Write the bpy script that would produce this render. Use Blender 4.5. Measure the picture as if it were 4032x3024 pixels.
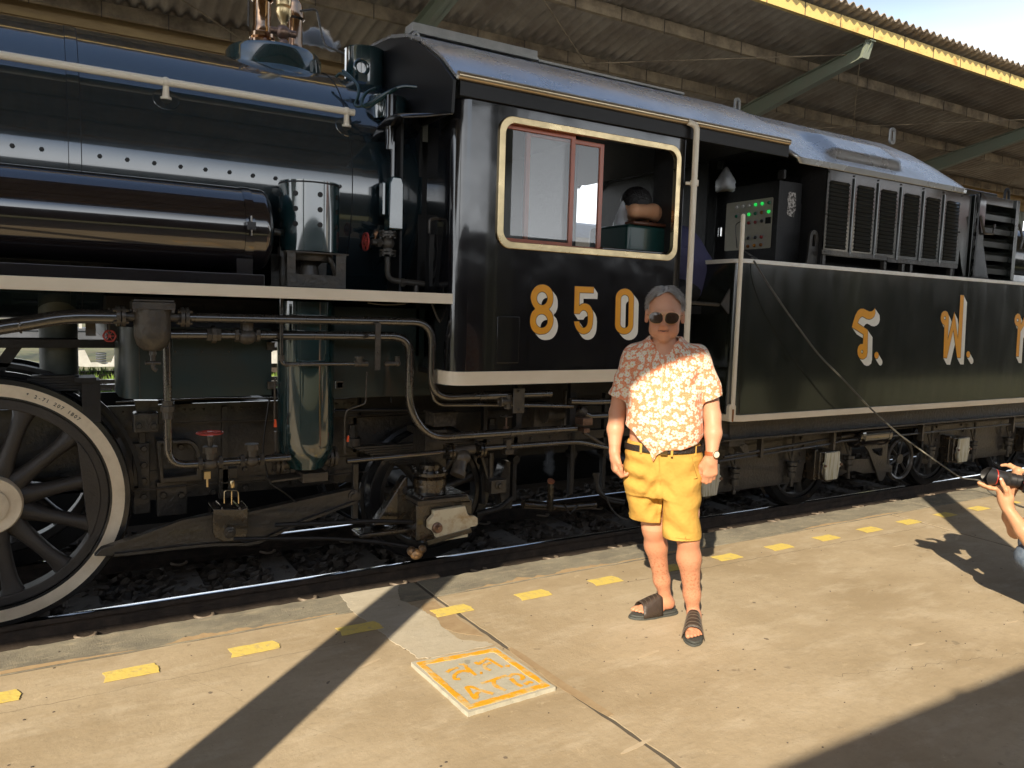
import bpy, bmesh, math, random
import numpy as np
from mathutils import Vector, Matrix
from mathutils.geometry import delaunay_2d_cdt
random.seed(7); np.random.seed(7)
PI = math.pi
for o in list(bpy.data.objects): bpy.data.objects.remove(o)
SC = bpy.context.scene
COL = SC.collection
sin, cos, rad = math.sin, math.cos, math.radians

# ------------------------------------------------------------------ camera
FPX = 3028.0; CX, CY = 2016.0, 1512.0; H = 1.60
_X = np.array([5079., 138., -FPX]); _D = 32000.
_a = (138*_D - FPX*FPX)/5079
_U = np.array([-_a, _D, FPX]); _X /= np.linalg.norm(_X); _U /= np.linalg.norm(_U)
_U -= _X*_U.dot(_X); _U /= np.linalg.norm(_U); _Y = np.cross(_U, _X)
cam_d = bpy.data.cameras.new('camera'); cam = bpy.data.objects.new('camera', cam_d); COL.objects.link(cam)
SC.camera = cam
cam_d.sensor_fit = 'HORIZONTAL'; cam_d.sensor_width = 36.0; cam_d.lens = 36.0*FPX/4032.0
cam_d.clip_start = 0.05; cam_d.clip_end = 2000
Rm = Matrix((tuple(_X), tuple(_Y), tuple(_U))).to_4x4()
cam.matrix_world = Matrix.Translation((0, 0, H)) @ Rm

# ------------------------------------------------------------------ sun, sky, exposure
SUN_AZ, SUN_EL = 46.5, 30.0          # shadows run towards azimuth 46.5 deg right of +y
sd = bpy.data.lights.new('sun', 'SUN'); sd.energy = 2.35; sd.angle = rad(0.5); sd.color = (1.0, 0.86, 0.66)
sun = bpy.data.objects.new('sun', sd); COL.objects.link(sun)
ldir = Vector((sin(rad(SUN_AZ))*cos(rad(SUN_EL)), cos(rad(SUN_AZ))*cos(rad(SUN_EL)), -sin(rad(SUN_EL))))
sun.rotation_euler = ldir.to_track_quat('-Z', 'Y').to_euler(); sun.location = (-6, -8, 9)
W = bpy.data.worlds.new('World'); SC.world = W; W.use_nodes = True
nt = W.node_tree; nd = nt.nodes; lk = nt.links; nd.clear()
sky = nd.new('ShaderNodeTexSky'); sky.sky_type = 'NISHITA'; sky.sun_disc = False
sky.sun_elevation = rad(SUN_EL); sky.sun_rotation = rad(180+SUN_AZ); sky.air_density = 1.0; sky.dust_density = 1.2; sky.ozone_density = 2.0
tc = nd.new('ShaderNodeTexCoord'); mp_ = nd.new('ShaderNodeMapping'); mp_.inputs['Scale'].default_value = (1.0, 1.0, 2.6)
mp_.inputs['Location'].default_value = (0.35, 0.1, 0.2)
cn = nd.new('ShaderNodeTexNoise'); cn.inputs['Scale'].default_value = 2.1; cn.inputs['Detail'].default_value = 7; cn.inputs['Roughness'].default_value = 0.55
cr = nd.new('ShaderNodeValToRGB'); cr.color_ramp.elements[0].position = 0.42; cr.color_ramp.elements[1].position = 0.64
mx = nd.new('ShaderNodeMix'); mx.data_type = 'RGBA'
mx.inputs[7].default_value = (1.2, 1.3, 1.45, 1)      # sunlit cloud
hsv = nd.new('ShaderNodeHueSaturation'); hsv.inputs['Saturation'].default_value = 0.92; hsv.inputs['Value'].default_value = 0.42
bg = nd.new('ShaderNodeBackground'); bg.inputs['Strength'].default_value = 0.15
ow = nd.new('ShaderNodeOutputWorld')
lk.new(tc.outputs['Generated'], mp_.inputs['Vector']); lk.new(mp_.outputs[0], cn.inputs['Vector']); lk.new(cn.outputs['Fac'], cr.inputs[0])
lk.new(sky.outputs[0], hsv.inputs['Color']); lk.new(hsv.outputs[0], mx.inputs[6]); 
sz_ = nd.new('ShaderNodeSeparateXYZ'); lk.new(tc.outputs['Generated'], sz_.inputs[0])
el_ = nd.new('ShaderNodeMapRange'); el_.inputs['From Min'].default_value = .95; el_.inputs['From Max'].default_value = .45; lk.new(sz_.outputs[2], el_.inputs['Value'])
cm_ = nd.new('ShaderNodeMath'); cm_.operation = 'MULTIPLY'; lk.new(cr.outputs[0], cm_.inputs[0]); lk.new(el_.outputs[0], cm_.inputs[1])

hz0 = nd.new('ShaderNodeMapRange'); hz0.inputs['From Min'].default_value = .36; hz0.inputs['From Max'].default_value = .10; hz0.inputs['To Max'].default_value = .92; lk.new(sz_.outputs[2], hz0.inputs['Value'])
lk.new(cm_.outputs[0], mx.inputs[0])
mh = nd.new('ShaderNodeMix'); mh.data_type = 'RGBA'; mh.inputs[7].default_value = (5.6, 5.8, 6.0, 1); lk.new(hz0.outputs[0], mh.inputs[0]); lk.new(mx.outputs[2], mh.inputs[6]); lk.new(mh.outputs[2], bg.inputs['Color'])
lk.new(bg.outputs[0], ow.inputs['Surface'])
SC.view_settings.view_transform = 'Standard'; SC.view_settings.look = 'None'; SC.view_settings.gamma = 1.0
SC.view_settings.exposure = 1.82; SC.view_settings.use_curve_mapping = False
SC.render.engine = 'CYCLES'
SC.cycles.max_bounces = 8; SC.cycles.diffuse_bounces = 4; SC.cycles.glossy_bounces = 4; SC.cycles.transparent_max_bounces = 12
SC.cycles.volume_step_rate = 2.0; SC.cycles.volume_max_steps = 64

# ------------------------------------------------------------------ measuring: a pixel of the photograph on a known plane of the place
CR = dict(a1=(0,0,.49729),a2=(900,0,.49729),a3=(0,600,.49729),a4=(900,600,.49729),a5=(0,1100,.49729),a6=(400,1400,.49729),a7=(1300,1400,.5425),a8=(0,1800,.49729),b1=(1800,300,.49729),b2=(2600,300,.40687),b3=(3132,600,.40687),b4=(2700,1400,.60271),b5=(2300,1050,.45201),b6=(2300,1750,.51221),b7=(1500,2200,.40687),b8=(1500,0,1.14467),c1=(3300,1100,.33092),c2=(2050,1080,.22604),c3=(3532,1720,.42194),c4=(1880,980,.31348),c5=(2700,600,.3919),c6=(2500,1100,.15069),c7=(900,0,.20344),c8=(1600,2500,.29385),v=(0,0,4032/2212.),d1=(2300,0,.783),d2=(0,0,1.03978),d3=(0,1250,.76853),d4=(3700,650,.30127))
def ray(n, a, b):
    o = CR[n]; s = np.array([o[0]+a*o[2]-CX, CY-(o[1]+b*o[2]), -FPX]); return s@_X, s@_Y, s@_U
def PY(n, a, b, y):
    r = ray(n, a, b); t = y/r[1]; return Vector((r[0]*t, y, H+r[2]*t))
def PZ(n, a, b, z):
    r = ray(n, a, b); t = (z-H)/r[2]; return Vector((r[0]*t, r[1]*t, z))
def PX(n, a, b, x):
    r = ray(n, a, b); t = x/r[0]; return Vector((x, r[1]*t, H+r[2]*t))

# ------------------------------------------------------------------ materials
MATS = {}
def mat(name, col, rough=0.5, metal=0.0, coat=0.0, coat_ior=1.5, noise=0.0, nscale=6.0, col2=None, bump=0.0, bscale=30.0, wav=0.0, wscale=2.5, rvar=0.0, spec=0.5, alpha=1.0, trans=0.0, emit=None, estr=0.0, stretch=(1,1,1), sss=0.0, lo=0.35, hi=0.65, bdist=0.01):
    if name in MATS: return MATS[name]
    m = bpy.data.materials.new(name); m.use_nodes = True; t = m.node_tree; n = t.nodes; L = t.links
    b = n['Principled BSDF']; MATS[name] = m
    b.inputs['Base Color'].default_value = (*col, 1); b.inputs['Roughness'].default_value = rough; b.inputs['Metallic'].default_value = metal
    b.inputs['Coat Weight'].default_value = coat; b.inputs['Coat Roughness'].default_value = 0.05; b.inputs['Coat IOR'].default_value = coat_ior; b.inputs['Specular IOR Level'].default_value = spec
    if alpha < 1: b.inputs['Alpha'].default_value = alpha
    if trans: b.inputs['Transmission Weight'].default_value = trans
    if sss: b.inputs['Subsurface Weight'].default_value = sss; b.inputs['Subsurface Radius'].default_value = (0.8, 0.3, 0.15); b.inputs['Subsurface Scale'].default_value = 0.012
    if emit: b.inputs['Emission Color'].default_value = (*emit, 1); b.inputs['Emission Strength'].default_value = estr
    tcn = n.new('ShaderNodeTexCoord'); mpn = n.new('ShaderNodeMapping'); mpn.inputs['Scale'].default_value = stretch
    L.new(tcn.outputs['Object'], mpn.inputs['Vector'])
    if noise or rvar:
        nz = n.new('ShaderNodeTexNoise'); nz.inputs['Scale'].default_value = nscale; nz.inputs['Detail'].default_value = 8; nz.inputs['Roughness'].default_value = 0.65
        L.new(mpn.outputs[0], nz.inputs['Vector'])
        mr = n.new('ShaderNodeMapRange'); mr.inputs['From Min'].default_value = lo; mr.inputs['From Max'].default_value = hi
        L.new(nz.outputs['Fac'], mr.inputs['Value'])
        if noise:
            mxn = n.new('ShaderNodeMix'); mxn.data_type = 'RGBA'; mxn.inputs[6].default_value = (*col, 1)
            c2 = col2 if col2 else tuple(c*0.5 for c in col); mxn.inputs[7].default_value = (*c2, 1)
            mm = n.new('ShaderNodeMath'); mm.operation = 'MULTIPLY'; mm.inputs[1].default_value = noise
            L.new(mr.outputs[0], mm.inputs[0]); L.new(mm.outputs[0], mxn.inputs[0]); L.new(mxn.outputs[2], b.inputs['Base Color'])
        if rvar:
            r2 = n.new('ShaderNodeMapRange'); r2.inputs['From Min'].default_value = 0.3; r2.inputs['From Max'].default_value = 0.7
            r2.inputs['To Min'].default_value = max(0.02, rough-rvar); r2.inputs['To Max'].default_value = min(1, rough+rvar)
            L.new(nz.outputs['Fac'], r2.inputs['Value']); L.new(r2.outputs[0], b.inputs['Roughness'])
    last = None
    if wav:
        w = n.new('ShaderNodeTexNoise'); w.inputs['Scale'].default_value = wscale; w.inputs['Detail'].default_value = 2.5; L.new(mpn.outputs[0], w.inputs['Vector'])
        bp = n.new('ShaderNodeBump'); bp.inputs['Strength'].default_value = 1.0; bp.inputs['Distance'].default_value = wav; L.new(w.outputs['Fac'], bp.inputs['Height']); last = bp
    if bump:
        w = n.new('ShaderNodeTexNoise'); w.inputs['Scale'].default_value = bscale; w.inputs['Detail'].default_value = 6; L.new(mpn.outputs[0], w.inputs['Vector'])
        bp = n.new('ShaderNodeBump'); bp.inputs['Strength'].default_value = bump; bp.inputs['Distance'].default_value = bdist; L.new(w.outputs['Fac'], bp.inputs['Height'])
        if last: L.new(last.outputs[0], bp.inputs['Normal'])
        last = bp
    if last: L.new(last.outputs[0], b.inputs['Normal'])
    return m
def gloss(name, col, wav=0.02, wscale=1.6, rough=0.12, **k): return mat(name, col, rough=rough, coat=1.0, coat_ior=1.85, wav=wav, wscale=wscale, rvar=0.06, nscale=5, **k)
M_BOIL = gloss('boiler_paint', (.010, .020, .026), wav=0.006, wscale=1.3, rough=0.2)
M_BLACK = gloss('cab_black_paint', (.008, .008, .010), wav=0.016, wscale=1.9, rough=0.14)
M_BLACK.node_tree.nodes['Principled BSDF'].inputs['Coat IOR'].default_value = 1.55; M_TEND_IOR = 1.6
M_TEND = gloss('tender_black_paint', (.010, .013, .010), wav=0.022, wscale=1.3, rough=0.2, noise=.5, col2=(.017, .018, .014), stretch=(1.8, 1.8, .55))
M_TEND.node_tree.nodes['Principled BSDF'].inputs['Coat Roughness'].default_value = .10
M_TANK = gloss('reservoir_paint', (.012, .010, .012), wav=0.003, wscale=2.0, rough=0.16)
M_GREEN = gloss('dark_green_paint', (.008, .030, .034), wav=0.006, wscale=3, rough=0.2)
M_GBOX = mat('dull_green_paint', (.010, .030, .034), rough=0.33, coat=0.2, noise=0.8, nscale=3, col2=(.028, .028, .022), wav=0.006, wscale=3)
M_PIPE = mat('black_pipe_paint', (.026, .023, .021), rough=0.24, coat=0.9, coat_ior=1.9, noise=0.6, nscale=9, col2=(.05, .042, .034), bump=0.25, bscale=60, rvar=0.1)
M_CAST = mat('painted_casting', (.040, .035, .030), rough=0.42, coat=0.2, noise=0.8, nscale=14, col2=(.085, .07, .052), bump=0.5, bscale=45, rvar=0.12)
M_FRAME = mat('grimy_frame', (.024, .023, .022), rough=0.42, coat=.25, noise=0.9, nscale=7, col2=(.065, .054, .042), bump=0.6, bscale=38, rvar=0.15)
M_DARK = mat('soot_and_shade_black', (.008, .008, .009), rough=0.55, noise=0.5, nscale=6, col2=(.02, .018, .016), bump=0.4, bscale=30)  # also paints shade on the platform face and the added dark plates
M_OIL = mat('oily_casting', (.014, .012, .010), rough=0.2, coat=0.8, noise=0.8, nscale=16, col2=(.09, .055, .022), bump=0.9, bscale=30, rvar=0.15, lo=.45, hi=.75)
M_SPOKE = mat('wheel_grey', (.036, .033, .032), rough=0.45, noise=0.6, nscale=6, col2=(.06, .052, .045), bump=0.3, bscale=50)
M_TYRE = mat('tyre_black', (.020, .020, .021), rough=0.25, coat=0.3, bump=0.2, bscale=30)
M_CREAM = mat('cream_paint', (.82, .74, .60), rough=0.38, noise=0.45, nscale=5, col2=(.66, .57, .43), bump=0.15, bscale=25, stretch=(.5, 1, 1))
M_WHITE = mat('white_paint', (.84, .82, .76), rough=0.4, noise=0.35, nscale=8, col2=(.5, .46, .38), bump=0.15, bscale=40)
M_TWHITE = mat('wheel_white', (.84, .74, .58), rough=0.4, noise=0.6, nscale=9, col2=(.60, .50, .36), bump=0.15, bscale=30)
M_BRASS = mat('brass', (.74, .58, .33), rough=0.3, metal=1, noise=0.5, nscale=9, col2=(.52, .41, .24), wav=0.002, wscale=10, rvar=0.06)
M_COPPER = mat('copper_brass', (.62, .43, .27), rough=0.16, metal=1, noise=0.8, nscale=8, col2=(.42, .25, .16), wav=0.003, wscale=12, rvar=0.08)
M_BRONZE = mat('bronze', (.30, .20, .15), rough=0.35, metal=0.8, noise=0.8, nscale=14, col2=(.16, .10, .08), bump=0.4, bscale=40)
M_SILVER = mat('silver_roof_paint', (.60, .61, .62), rough=0.27, metal=0.7, noise=0.5, nscale=2.5, col2=(.40, .40, .39), wav=0.012, wscale=1.4, rvar=0.06)
M_GALV = mat('galvanised', (.48, .47, .44), rough=0.4, metal=0.5, noise=0.4, nscale=10, bump=0.1, bscale=30)
M_RED = mat('red_wheel_paint', (.42, .045, .035), rough=0.45, noise=0.7, nscale=25, col2=(.22, .05, .04), bump=0.3, bscale=60)
M_ORANGE = mat('orange_grip', (.75, .10, .03), rough=0.4)
M_WOOD = mat('varnished_wood', (.42, .11, .05), rough=0.35, coat=0.3, noise=0.6, nscale=5, col2=(.28, .07, .035), stretch=(6, 6, 1), bump=0.2, bscale=20)
M_RUBBER = mat('green_cable_rubber', (.012, .035, .034), rough=0.3, coat=0.3)
M_LETTER = mat('letter_orange', (.84, .38, .022), rough=0.35, noise=0.25, nscale=12, col2=(.62, .24, .02))
M_LINE = mat('letter_outline', (.030, .006, .006), rough=0.4)
M_LWHITE = mat('letter_white', (.86, .83, .74), rough=0.35, noise=0.2, nscale=10, col2=(.6, .56, .48))
M_GLASS = mat('window_glass', (.9, .95, .93), rough=0.0, alpha=0.22, coat=1, coat_ior=2.2, spec=1)
M_GLASS.node_tree.nodes['Principled BSDF'].inputs['Coat Roughness'].default_value = 0.0
M_GLASS.node_tree.nodes['Principled BSDF'].inputs['Base Color'].default_value = (.06, .065, .062, 1)

# ------------------------------------------------------------------ mesh helpers
def G(v=None, f=None): return ([tuple(p) for p in (v or [])], [tuple(q) for q in (f or [])])
def J(*gs):
    V, F = [], []
    for g in gs:
        k = len(V); V += g[0]; F += [tuple(i+k for i in f) for f in g[1]]
    return V, F
def xf(g, M): return ([tuple(M @ Vector(p)) for p in g[0]], g[1])
def mv(g, d): return ([(p[0]+d[0], p[1]+d[1], p[2]+d[2]) for p in g[0]], g[1])
def box(x0, x1, y0, y1, z0, z1):
    v = [(x, y, z) for z in (z0, z1) for y in (y0, y1) for x in (x0, x1)]
    return v, [(0,2,3,1), (4,5,7,6), (0,1,5,4), (2,6,7,3), (0,4,6,2), (1,3,7,5)]
def prism(poly, ax, a, b):
    """closed outline poly of 2-D points swept along an axis from a to b"""
    n = len(poly)
    def mk(p, t):
        return {'x': (t, p[0], p[1]), 'y': (p[0], t, p[1]), 'z': (p[0], p[1], t)}[ax]
    v = [mk(p, a) for p in poly]+[mk(p, b) for p in poly]
    f = [tuple(range(n)), tuple(range(2*n-1, n-1, -1))]+[(i, i+n, (i+1) % n+n, (i+1) % n) for i in range(n)]
    return v, f
def frame_of(d):
    d = Vector(d).normalized(); u = Vector((0, 0, 1)) if abs(d.z) < .9 else Vector((1, 0, 0))
    s = d.cross(u).normalized(); return s, d.cross(s).normalized(), d
def lathe(prof, c, axis, n=24, cap=True):
    """prof: list of (radius, height along axis)"""
    s, t, d = frame_of(axis); c = Vector(c); V = []; F = []
    for r, h in prof:
        for i in range(n):
            a = 2*PI*i/n; V.append(tuple(c+d*h+s*(r*cos(a))+t*(r*sin(a))))
    for k in range(len(prof)-1):
        for i in range(n):
            j = (i+1) % n; F.append((k*n+i, k*n+j, (k+1)*n+j, (k+1)*n+i))
    if cap:
        F.append(tuple(range(n-1, -1, -1))); F.append(tuple((len(prof)-1)*n+i for i in range(n)))
    return V, F
def cyl(p0, p1, r, r1=None, n=20):
    p0, p1 = Vector(p0), Vector(p1); return lathe([(r, 0), (r if r1 is None else r1, (p1-p0).length)], p0, p1-p0, n)
def smooth_path(pts, bend, k=6):
    pts = [Vector(p) for p in pts]
    if len(pts) < 3 or not bend: return pts
    out = [pts[0]]
    for i in range(1, len(pts)-1):
        a, b, c = pts[i-1], pts[i], pts[i+1]; d0 = a-b; d1 = c-b
        r = min(bend, d0.length*.49, d1.length*.49); q0 = b+d0.normalized()*r; q1 = b+d1.normalized()*r
        for j in range(k+1):
            t = j/k; out.append(q0*(1-t)**2+b*2*t*(1-t)+q1*t*t)
    return out+[pts[-1]]
def tube(pts, r, n=12, bend=0.0, cap=True, closed=False):
    P = smooth_path(pts, bend) if not closed else [Vector(p) for p in pts]
    m = len(P); V = []; F = []; s = None
    for i in range(m):
        if closed: d = P[(i+1) % m]-P[i-1]
        else: d = P[min(i+1, m-1)]-P[max(i-1, 0)]
        d = d.normalized() if d.length > 1e-9 else Vector((1, 0, 0))
        if s is None: s, t, _ = frame_of(d)
        else:
            s = (s-d*s.dot(d)); s = s.normalized() if s.length > 1e-6 else frame_of(d)[0]; t = d.cross(s)
        rr = r[i] if isinstance(r, (list, tuple)) else r
        for j in range(n):
            a = 2*PI*j/n; V.append(tuple(P[i]+s*(rr*cos(a))+t*(rr*sin(a))))
    for i in range(m if closed else m-1):
        for j in range(n):
            k = (j+1) % n; i2 = (i+1) % m; F.append((i*n+j, i*n+k, i2*n+k, i2*n+j))
    if cap and not closed: F.append(tuple(range(n-1, -1, -1))); F.append(tuple((m-1)*n+j for j in range(n)))
    return V, F
def torus(c, axis, R, r, n=32, m=8):
    s, t, d = frame_of(axis); c = Vector(c)
    return tube([c+s*(R*cos(2*PI*i/n))+t*(R*sin(2*PI*i/n)) for i in range(n)], r, m, closed=True)
def ball(c, r, n=16, m=10, sc=(1, 1, 1)):
    V = [(c[0], c[1], c[2]-r*sc[2])]; F = []
    for k in range(1, m):
        a = PI*k/m-PI/2
        for i in range(n):
            b = 2*PI*i/n; V.append((c[0]+r*sc[0]*cos(a)*cos(b), c[1]+r*sc[1]*cos(a)*sin(b), c[2]+r*sc[2]*sin(a)))
    V.append((c[0], c[1], c[2]+r*sc[2])); e = len(V)-1
    for i in range(n):
        j = (i+1) % n; F.append((0, 1+j, 1+i)); F.append((e, e-n+i, e-n+j))
        for k in range(m-2): F.append((1+k*n+i, 1+k*n+j, 1+(k+1)*n+j, 1+(k+1)*n+i))
    return V, F
def hexb(p, axis, r, h, dome=False):
    g = lathe([(r, 0), (r, h*.85), (r*.82, h)], p, axis, 6)
    return J(g, lathe([(r*.5, h), (r*.5, h*1.35)], p, axis, 8)) if dome else g
def disc_bolts(c, axis, R, n, r, h, ph=0):
    s, t, d = frame_of(axis); c = Vector(c)
    return J(*[hexb(c+s*(R*cos(2*PI*i/n+ph))+t*(R*sin(2*PI*i/n+ph)), axis, r, h) for i in range(n)])
def strip(pts, w, y):      # flat ribbon in an x-z plane
    V = []; F = []
    for i, p in enumerate(pts):
        a = Vector(pts[max(i-1, 0)]); b = Vector(pts[min(i+1, len(pts)-1)]); d = (b-a).normalized(); nn = Vector((-d.y, d.x))
        V += [(p[0]+nn.x*w, y, p[1]+nn.y*w), (p[0]-nn.x*w, y, p[1]-nn.y*w)]
    for i in range(len(pts)-1): F.append((2*i, 2*i+1, 2*i+3, 2*i+2))
    return V, F
def rrect(x0, x1, z0, z1, r, k=6):
    P = []
    for cx, cz, a0 in ((x1-r, z1-r, 0), (x0+r, z1-r, 90), (x0+r, z0+r, 180), (x1-r, z0+r, 270)):
        for i in range(k+1):
            a = rad(a0+90*i/k); P.append((cx+r*cos(a), cz+r*sin(a)))
    return P
def ring_prism(outer, inner, ax, a, b):
    n = len(outer); assert n == len(inner)
    def mk(p, t): return {'x': (t, p[0], p[1]), 'y': (p[0], t, p[1]), 'z': (p[0], p[1], t)}[ax]
    V = [mk(p, a) for p in outer]+[mk(p, a) for p in inner]+[mk(p, b) for p in outer]+[mk(p, b) for p in inner]; F = []
    for i in range(n):
        j = (i+1) % n
        F += [(i, j, n+j, n+i), (2*n+i, 3*n+i, 3*n+j, 2*n+j), (i, 2*n+i, 2*n+j, j), (n+i, n+j, 3*n+j, 3*n+i)]
    return V, F
def mesh_of(name, g, m=None, smooth=35, fix=True):
    me = bpy.data.meshes.new(name); me.from_pydata([tuple(p) for p in g[0]], [], g[1])
    if fix:
        bm = bmesh.new(); bm.from_mesh(me); bmesh.ops.recalc_face_normals(bm, faces=bm.faces); bm.to_mesh(me); bm.free()
    if smooth:
        me.shade_smooth()
        if smooth < 180: me.set_sharp_from_angle(angle=rad(smooth))
    if m: me.materials.append(m)
    return me
def add(name, g, m, parent=None, smooth=35, bevel=0, fix=True, label=None, kind=None, wn=False):
    o = bpy.data.objects.new(name, g if isinstance(g, bpy.types.Mesh) else mesh_of(name, g, m, smooth, fix)); COL.objects.link(o)
    if parent: o.parent = parent; o.location = -WL.get(parent.name, Vector((0, 0, 0)))
    if bevel:
        b = o.modifiers.new('bevel', 'BEVEL'); b.width = bevel; b.segments = 2; b.limit_method = 'ANGLE'; b.angle_limit = rad(40); b.harden_normals = True
    if label: o['label'] = label
    if kind: o['kind'] = kind
    return o
WL = {}      # where each Empty stands; parts are modelled in world metres and shifted back to it
def thing(name, label, cat, group=None, loc=(0, 0, 0)):
    o = bpy.data.objects.new(name, None); COL.objects.link(o); o.location = loc; WL[o.name] = Vector(loc); o['label'] = label; o['category'] = cat
    if group: o['group'] = group
    return o
def tag(o, label, cat, group=None):
    o['label'] = label; o['category'] = cat
    if group: o['group'] = group
    return o
def struct(name, g, m, parent=None, **k):
    o = add(name, g, m, parent, **k)
    if not parent: o['kind'] = 'structure'
    return o
# ================================================================== THE GROUND, TRACK AND PLATFORM
YE = 4.04                       # near platform edge (faces the track)
def conc(name, base, c2, c3, rough=0.8, bump=.35, crack=False, s=1.0):
    m = bpy.data.materials.new(name); m.use_nodes = True; t = m.node_tree; n = t.nodes; L = t.links; b = n['Principled BSDF']; MATS[name] = m
    b.inputs['Roughness'].default_value = rough; b.inputs['Specular IOR Level'].default_value = .35
    tc = n.new('ShaderNodeTexCoord')
    def noise(sc, det, ro=.6, st=(1, 1, 1)):
        mp = n.new('ShaderNodeMapping'); mp.inputs['Scale'].default_value = st; L.new(tc.outputs['Object'], mp.inputs[0])
        z = n.new('ShaderNodeTexNoise'); z.inputs['Scale'].default_value = sc*s; z.inputs['Detail'].default_value = det; z.inputs['Roughness'].default_value = ro; L.new(mp.outputs[0], z.inputs['Vector']); return z.outputs['Fac']
    def ramp(f, a, c):
        r = n.new('ShaderNodeMapRange'); r.inputs['From Min'].default_value = a; r.inputs['From Max'].default_value = c; L.new(f, r.inputs['Value']); return r.outputs[0]
    def mixc(f, c1, c2, k=1.0):
        x = n.new('ShaderNodeMix'); x.data_type = 'RGBA'
        mm = n.new('ShaderNodeMath'); mm.operation = 'MULTIPLY'; mm.inputs[1].default_value = k; L.new(f, mm.inputs[0]); L.new(mm.outputs[0], x.inputs[0])
        for s_, c in ((6, c1), (7, c2)):
            if isinstance(c, tuple): x.inputs[s_].default_value = (*c, 1)
            else: L.new(c, x.inputs[s_])
        return x.outputs[2]
    c = mixc(ramp(noise(1.1, 9, .62, (.8, 1.1, 1)), .38, .62), base, c2, .9)
    c = mixc(ramp(noise(3.7, 10, .7, (.6, 1.3, 1)), .50, .70), c, c3, .6)
    c = mixc(ramp(noise(24, 8, .75, (.5, 1.2, 1)), .50, .74), c, tuple(x*.62 for x in base), .5)
    c = mixc(ramp(noise(9, 6, .8), .60, .68), c, tuple(min(.8, x*1.25) for x in base), .55)
    c = mixc(ramp(noise(13, 3, .5), .70, .74), c, tuple(x*.45 for x in base), .6)
    c = mixc(ramp(noise(70, 4), .66, .72), c, tuple(x*.3 for x in base), .55)
    c = mixc(ramp(noise(55, 3), .68, .74), c, tuple(min(.8, x*1.5) for x in base), .4)
    L.new(c, b.inputs['Base Color'])
    bp = n.new('ShaderNodeBump'); bp.inputs['Strength'].default_value = bump; bp.inputs['Distance'].default_value = .006; L.new(noise(38, 9, .7), bp.inputs['Height'])
    b2 = n.new('ShaderNodeBump'); b2.inputs['Strength'].default_value = .5; b2.inputs['Distance'].default_value = .012; L.new(noise(4, 5), b2.inputs['Height']); L.new(b2.outputs[0], bp.inputs['Normal'])
    L.new(bp.outputs[0], b.inputs['Normal']); return m
M_JNT = mat('joint_filler', (.10, .085, .065), rough=1)
M_CONC = conc('tan_concrete', (.455, .37, .25), (.335, .26, .16), (.56, .48, .355))
M_COPE = conc('coarse_grey_concrete', (.29, .265, .20), (.18, .165, .13), (.46, .40, .28), rough=.9, bump=1.0, s=3.4)
M_PATCH = conc('grey_cement_patch', (.50, .46, .37), (.42, .36, .26), (.58, .54, .44), rough=.75, bump=.2)
M_FAR = conc('pale_concrete', (.42, .41, .38), (.34, .33, .30), (.48, .46, .42))
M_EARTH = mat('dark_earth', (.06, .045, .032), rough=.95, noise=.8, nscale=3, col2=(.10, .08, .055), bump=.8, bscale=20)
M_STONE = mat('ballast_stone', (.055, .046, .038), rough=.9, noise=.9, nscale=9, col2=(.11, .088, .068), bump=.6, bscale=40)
M_STONE2 = mat('lit_ballast_stone', (.32, .25, .18), rough=.9, noise=.9, nscale=9, col2=(.2, .15, .11), bump=.6, bscale=40)  # paler copy of the ballast, with sunlight put into the edge stones' colour
M_RAILS = mat('rail_side_rust', (.085, .064, .048), rough=.75, noise=.8, nscale=12, col2=(.03, .024, .02), bump=.5, bscale=40)
M_RTOP = mat('polished_rail_top', (.55, .57, .60), rough=.13, metal=1, noise=.3, nscale=4, rvar=.05, stretch=(.3, 4, 1))
M_YEL = mat('yellow_road_paint', (.72, .56, .14), rough=.6, noise=.85, nscale=26, col2=(.52, .40, .20), bump=.3, bscale=50, lo=.52, hi=.68)
M_CRACK = mat('joint_dirt', (.085, .065, .045), rough=1)
M_GRASS0 = mat('lineside_soil', (.10, .12, .04), rough=.95, noise=.9, nscale=2, col2=(.16, .13, .07))

struct('ground', prism([(-160, -120), (200, -120), (200, 260), (-160, 260)], 'z', -1.0, -.42), M_GRASS0)
# near platform: two rows (body slab, coping), cut by cross joints into real blocks with open joints
XJ = [-13.4, -8.3, -3.3, 1.80, 5.35, 9.9, 14.5, 19.2, 24.0, 29.0]
plat = struct('platform', box(-13.4, 29, -.9, YE-.012, -.42, -.004), M_JNT)
def jag(a, b, n, amp, fx=None):
    return [(a[0]+(b[0]-a[0])*i/n+(random.uniform(-amp, amp) if 0 < i < n else 0)*(fx == 'x'), a[1]+(b[1]-a[1])*i/n+(random.uniform(-amp, amp) if 0 < i < n else 0)*(fx == 'y')) for i in range(n+1)]
XJ[4] = 5.99; XC = list(XJ); XC[4] = 6.57
def jx(i, y): return XJ[i]+({3: -.0436, 4: .03}.get(i, 0))*(y-3.77)          # joints lean slightly
for i in range(len(XJ)-1):
    g_ = .012
    L0 = (jx(i, -.9)+g_, -.9); L1 = (jx(i, 3.766)+g_, 3.766); R0_ = (jx(i+1, -.9)-g_, -.9); R1_ = (jx(i+1, 3.766)-g_, 3.766)
    poly = [L0]+jag(R0_, R1_, 90, .004, 'x')+jag(R1_, L1, 70, .003, 'y')[1:]+jag(L1, L0, 90, .004, 'x')[1:-1]
    add('slab', prism(poly, 'z', -.30, 0.0), M_CONC, plat, smooth=0)
    poly = jag((XC[i]+g_, 3.780), (XC[i+1]-g_, 3.780), 70, .003, 'y')+jag((XC[i+1]-g_, YE), (XC[i]+g_, YE), 130, .008, 'y')
    add('coping', prism(poly, 'z', -.36, 0.0 if i != 3 else .001), M_COPE, plat, smooth=0)
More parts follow.
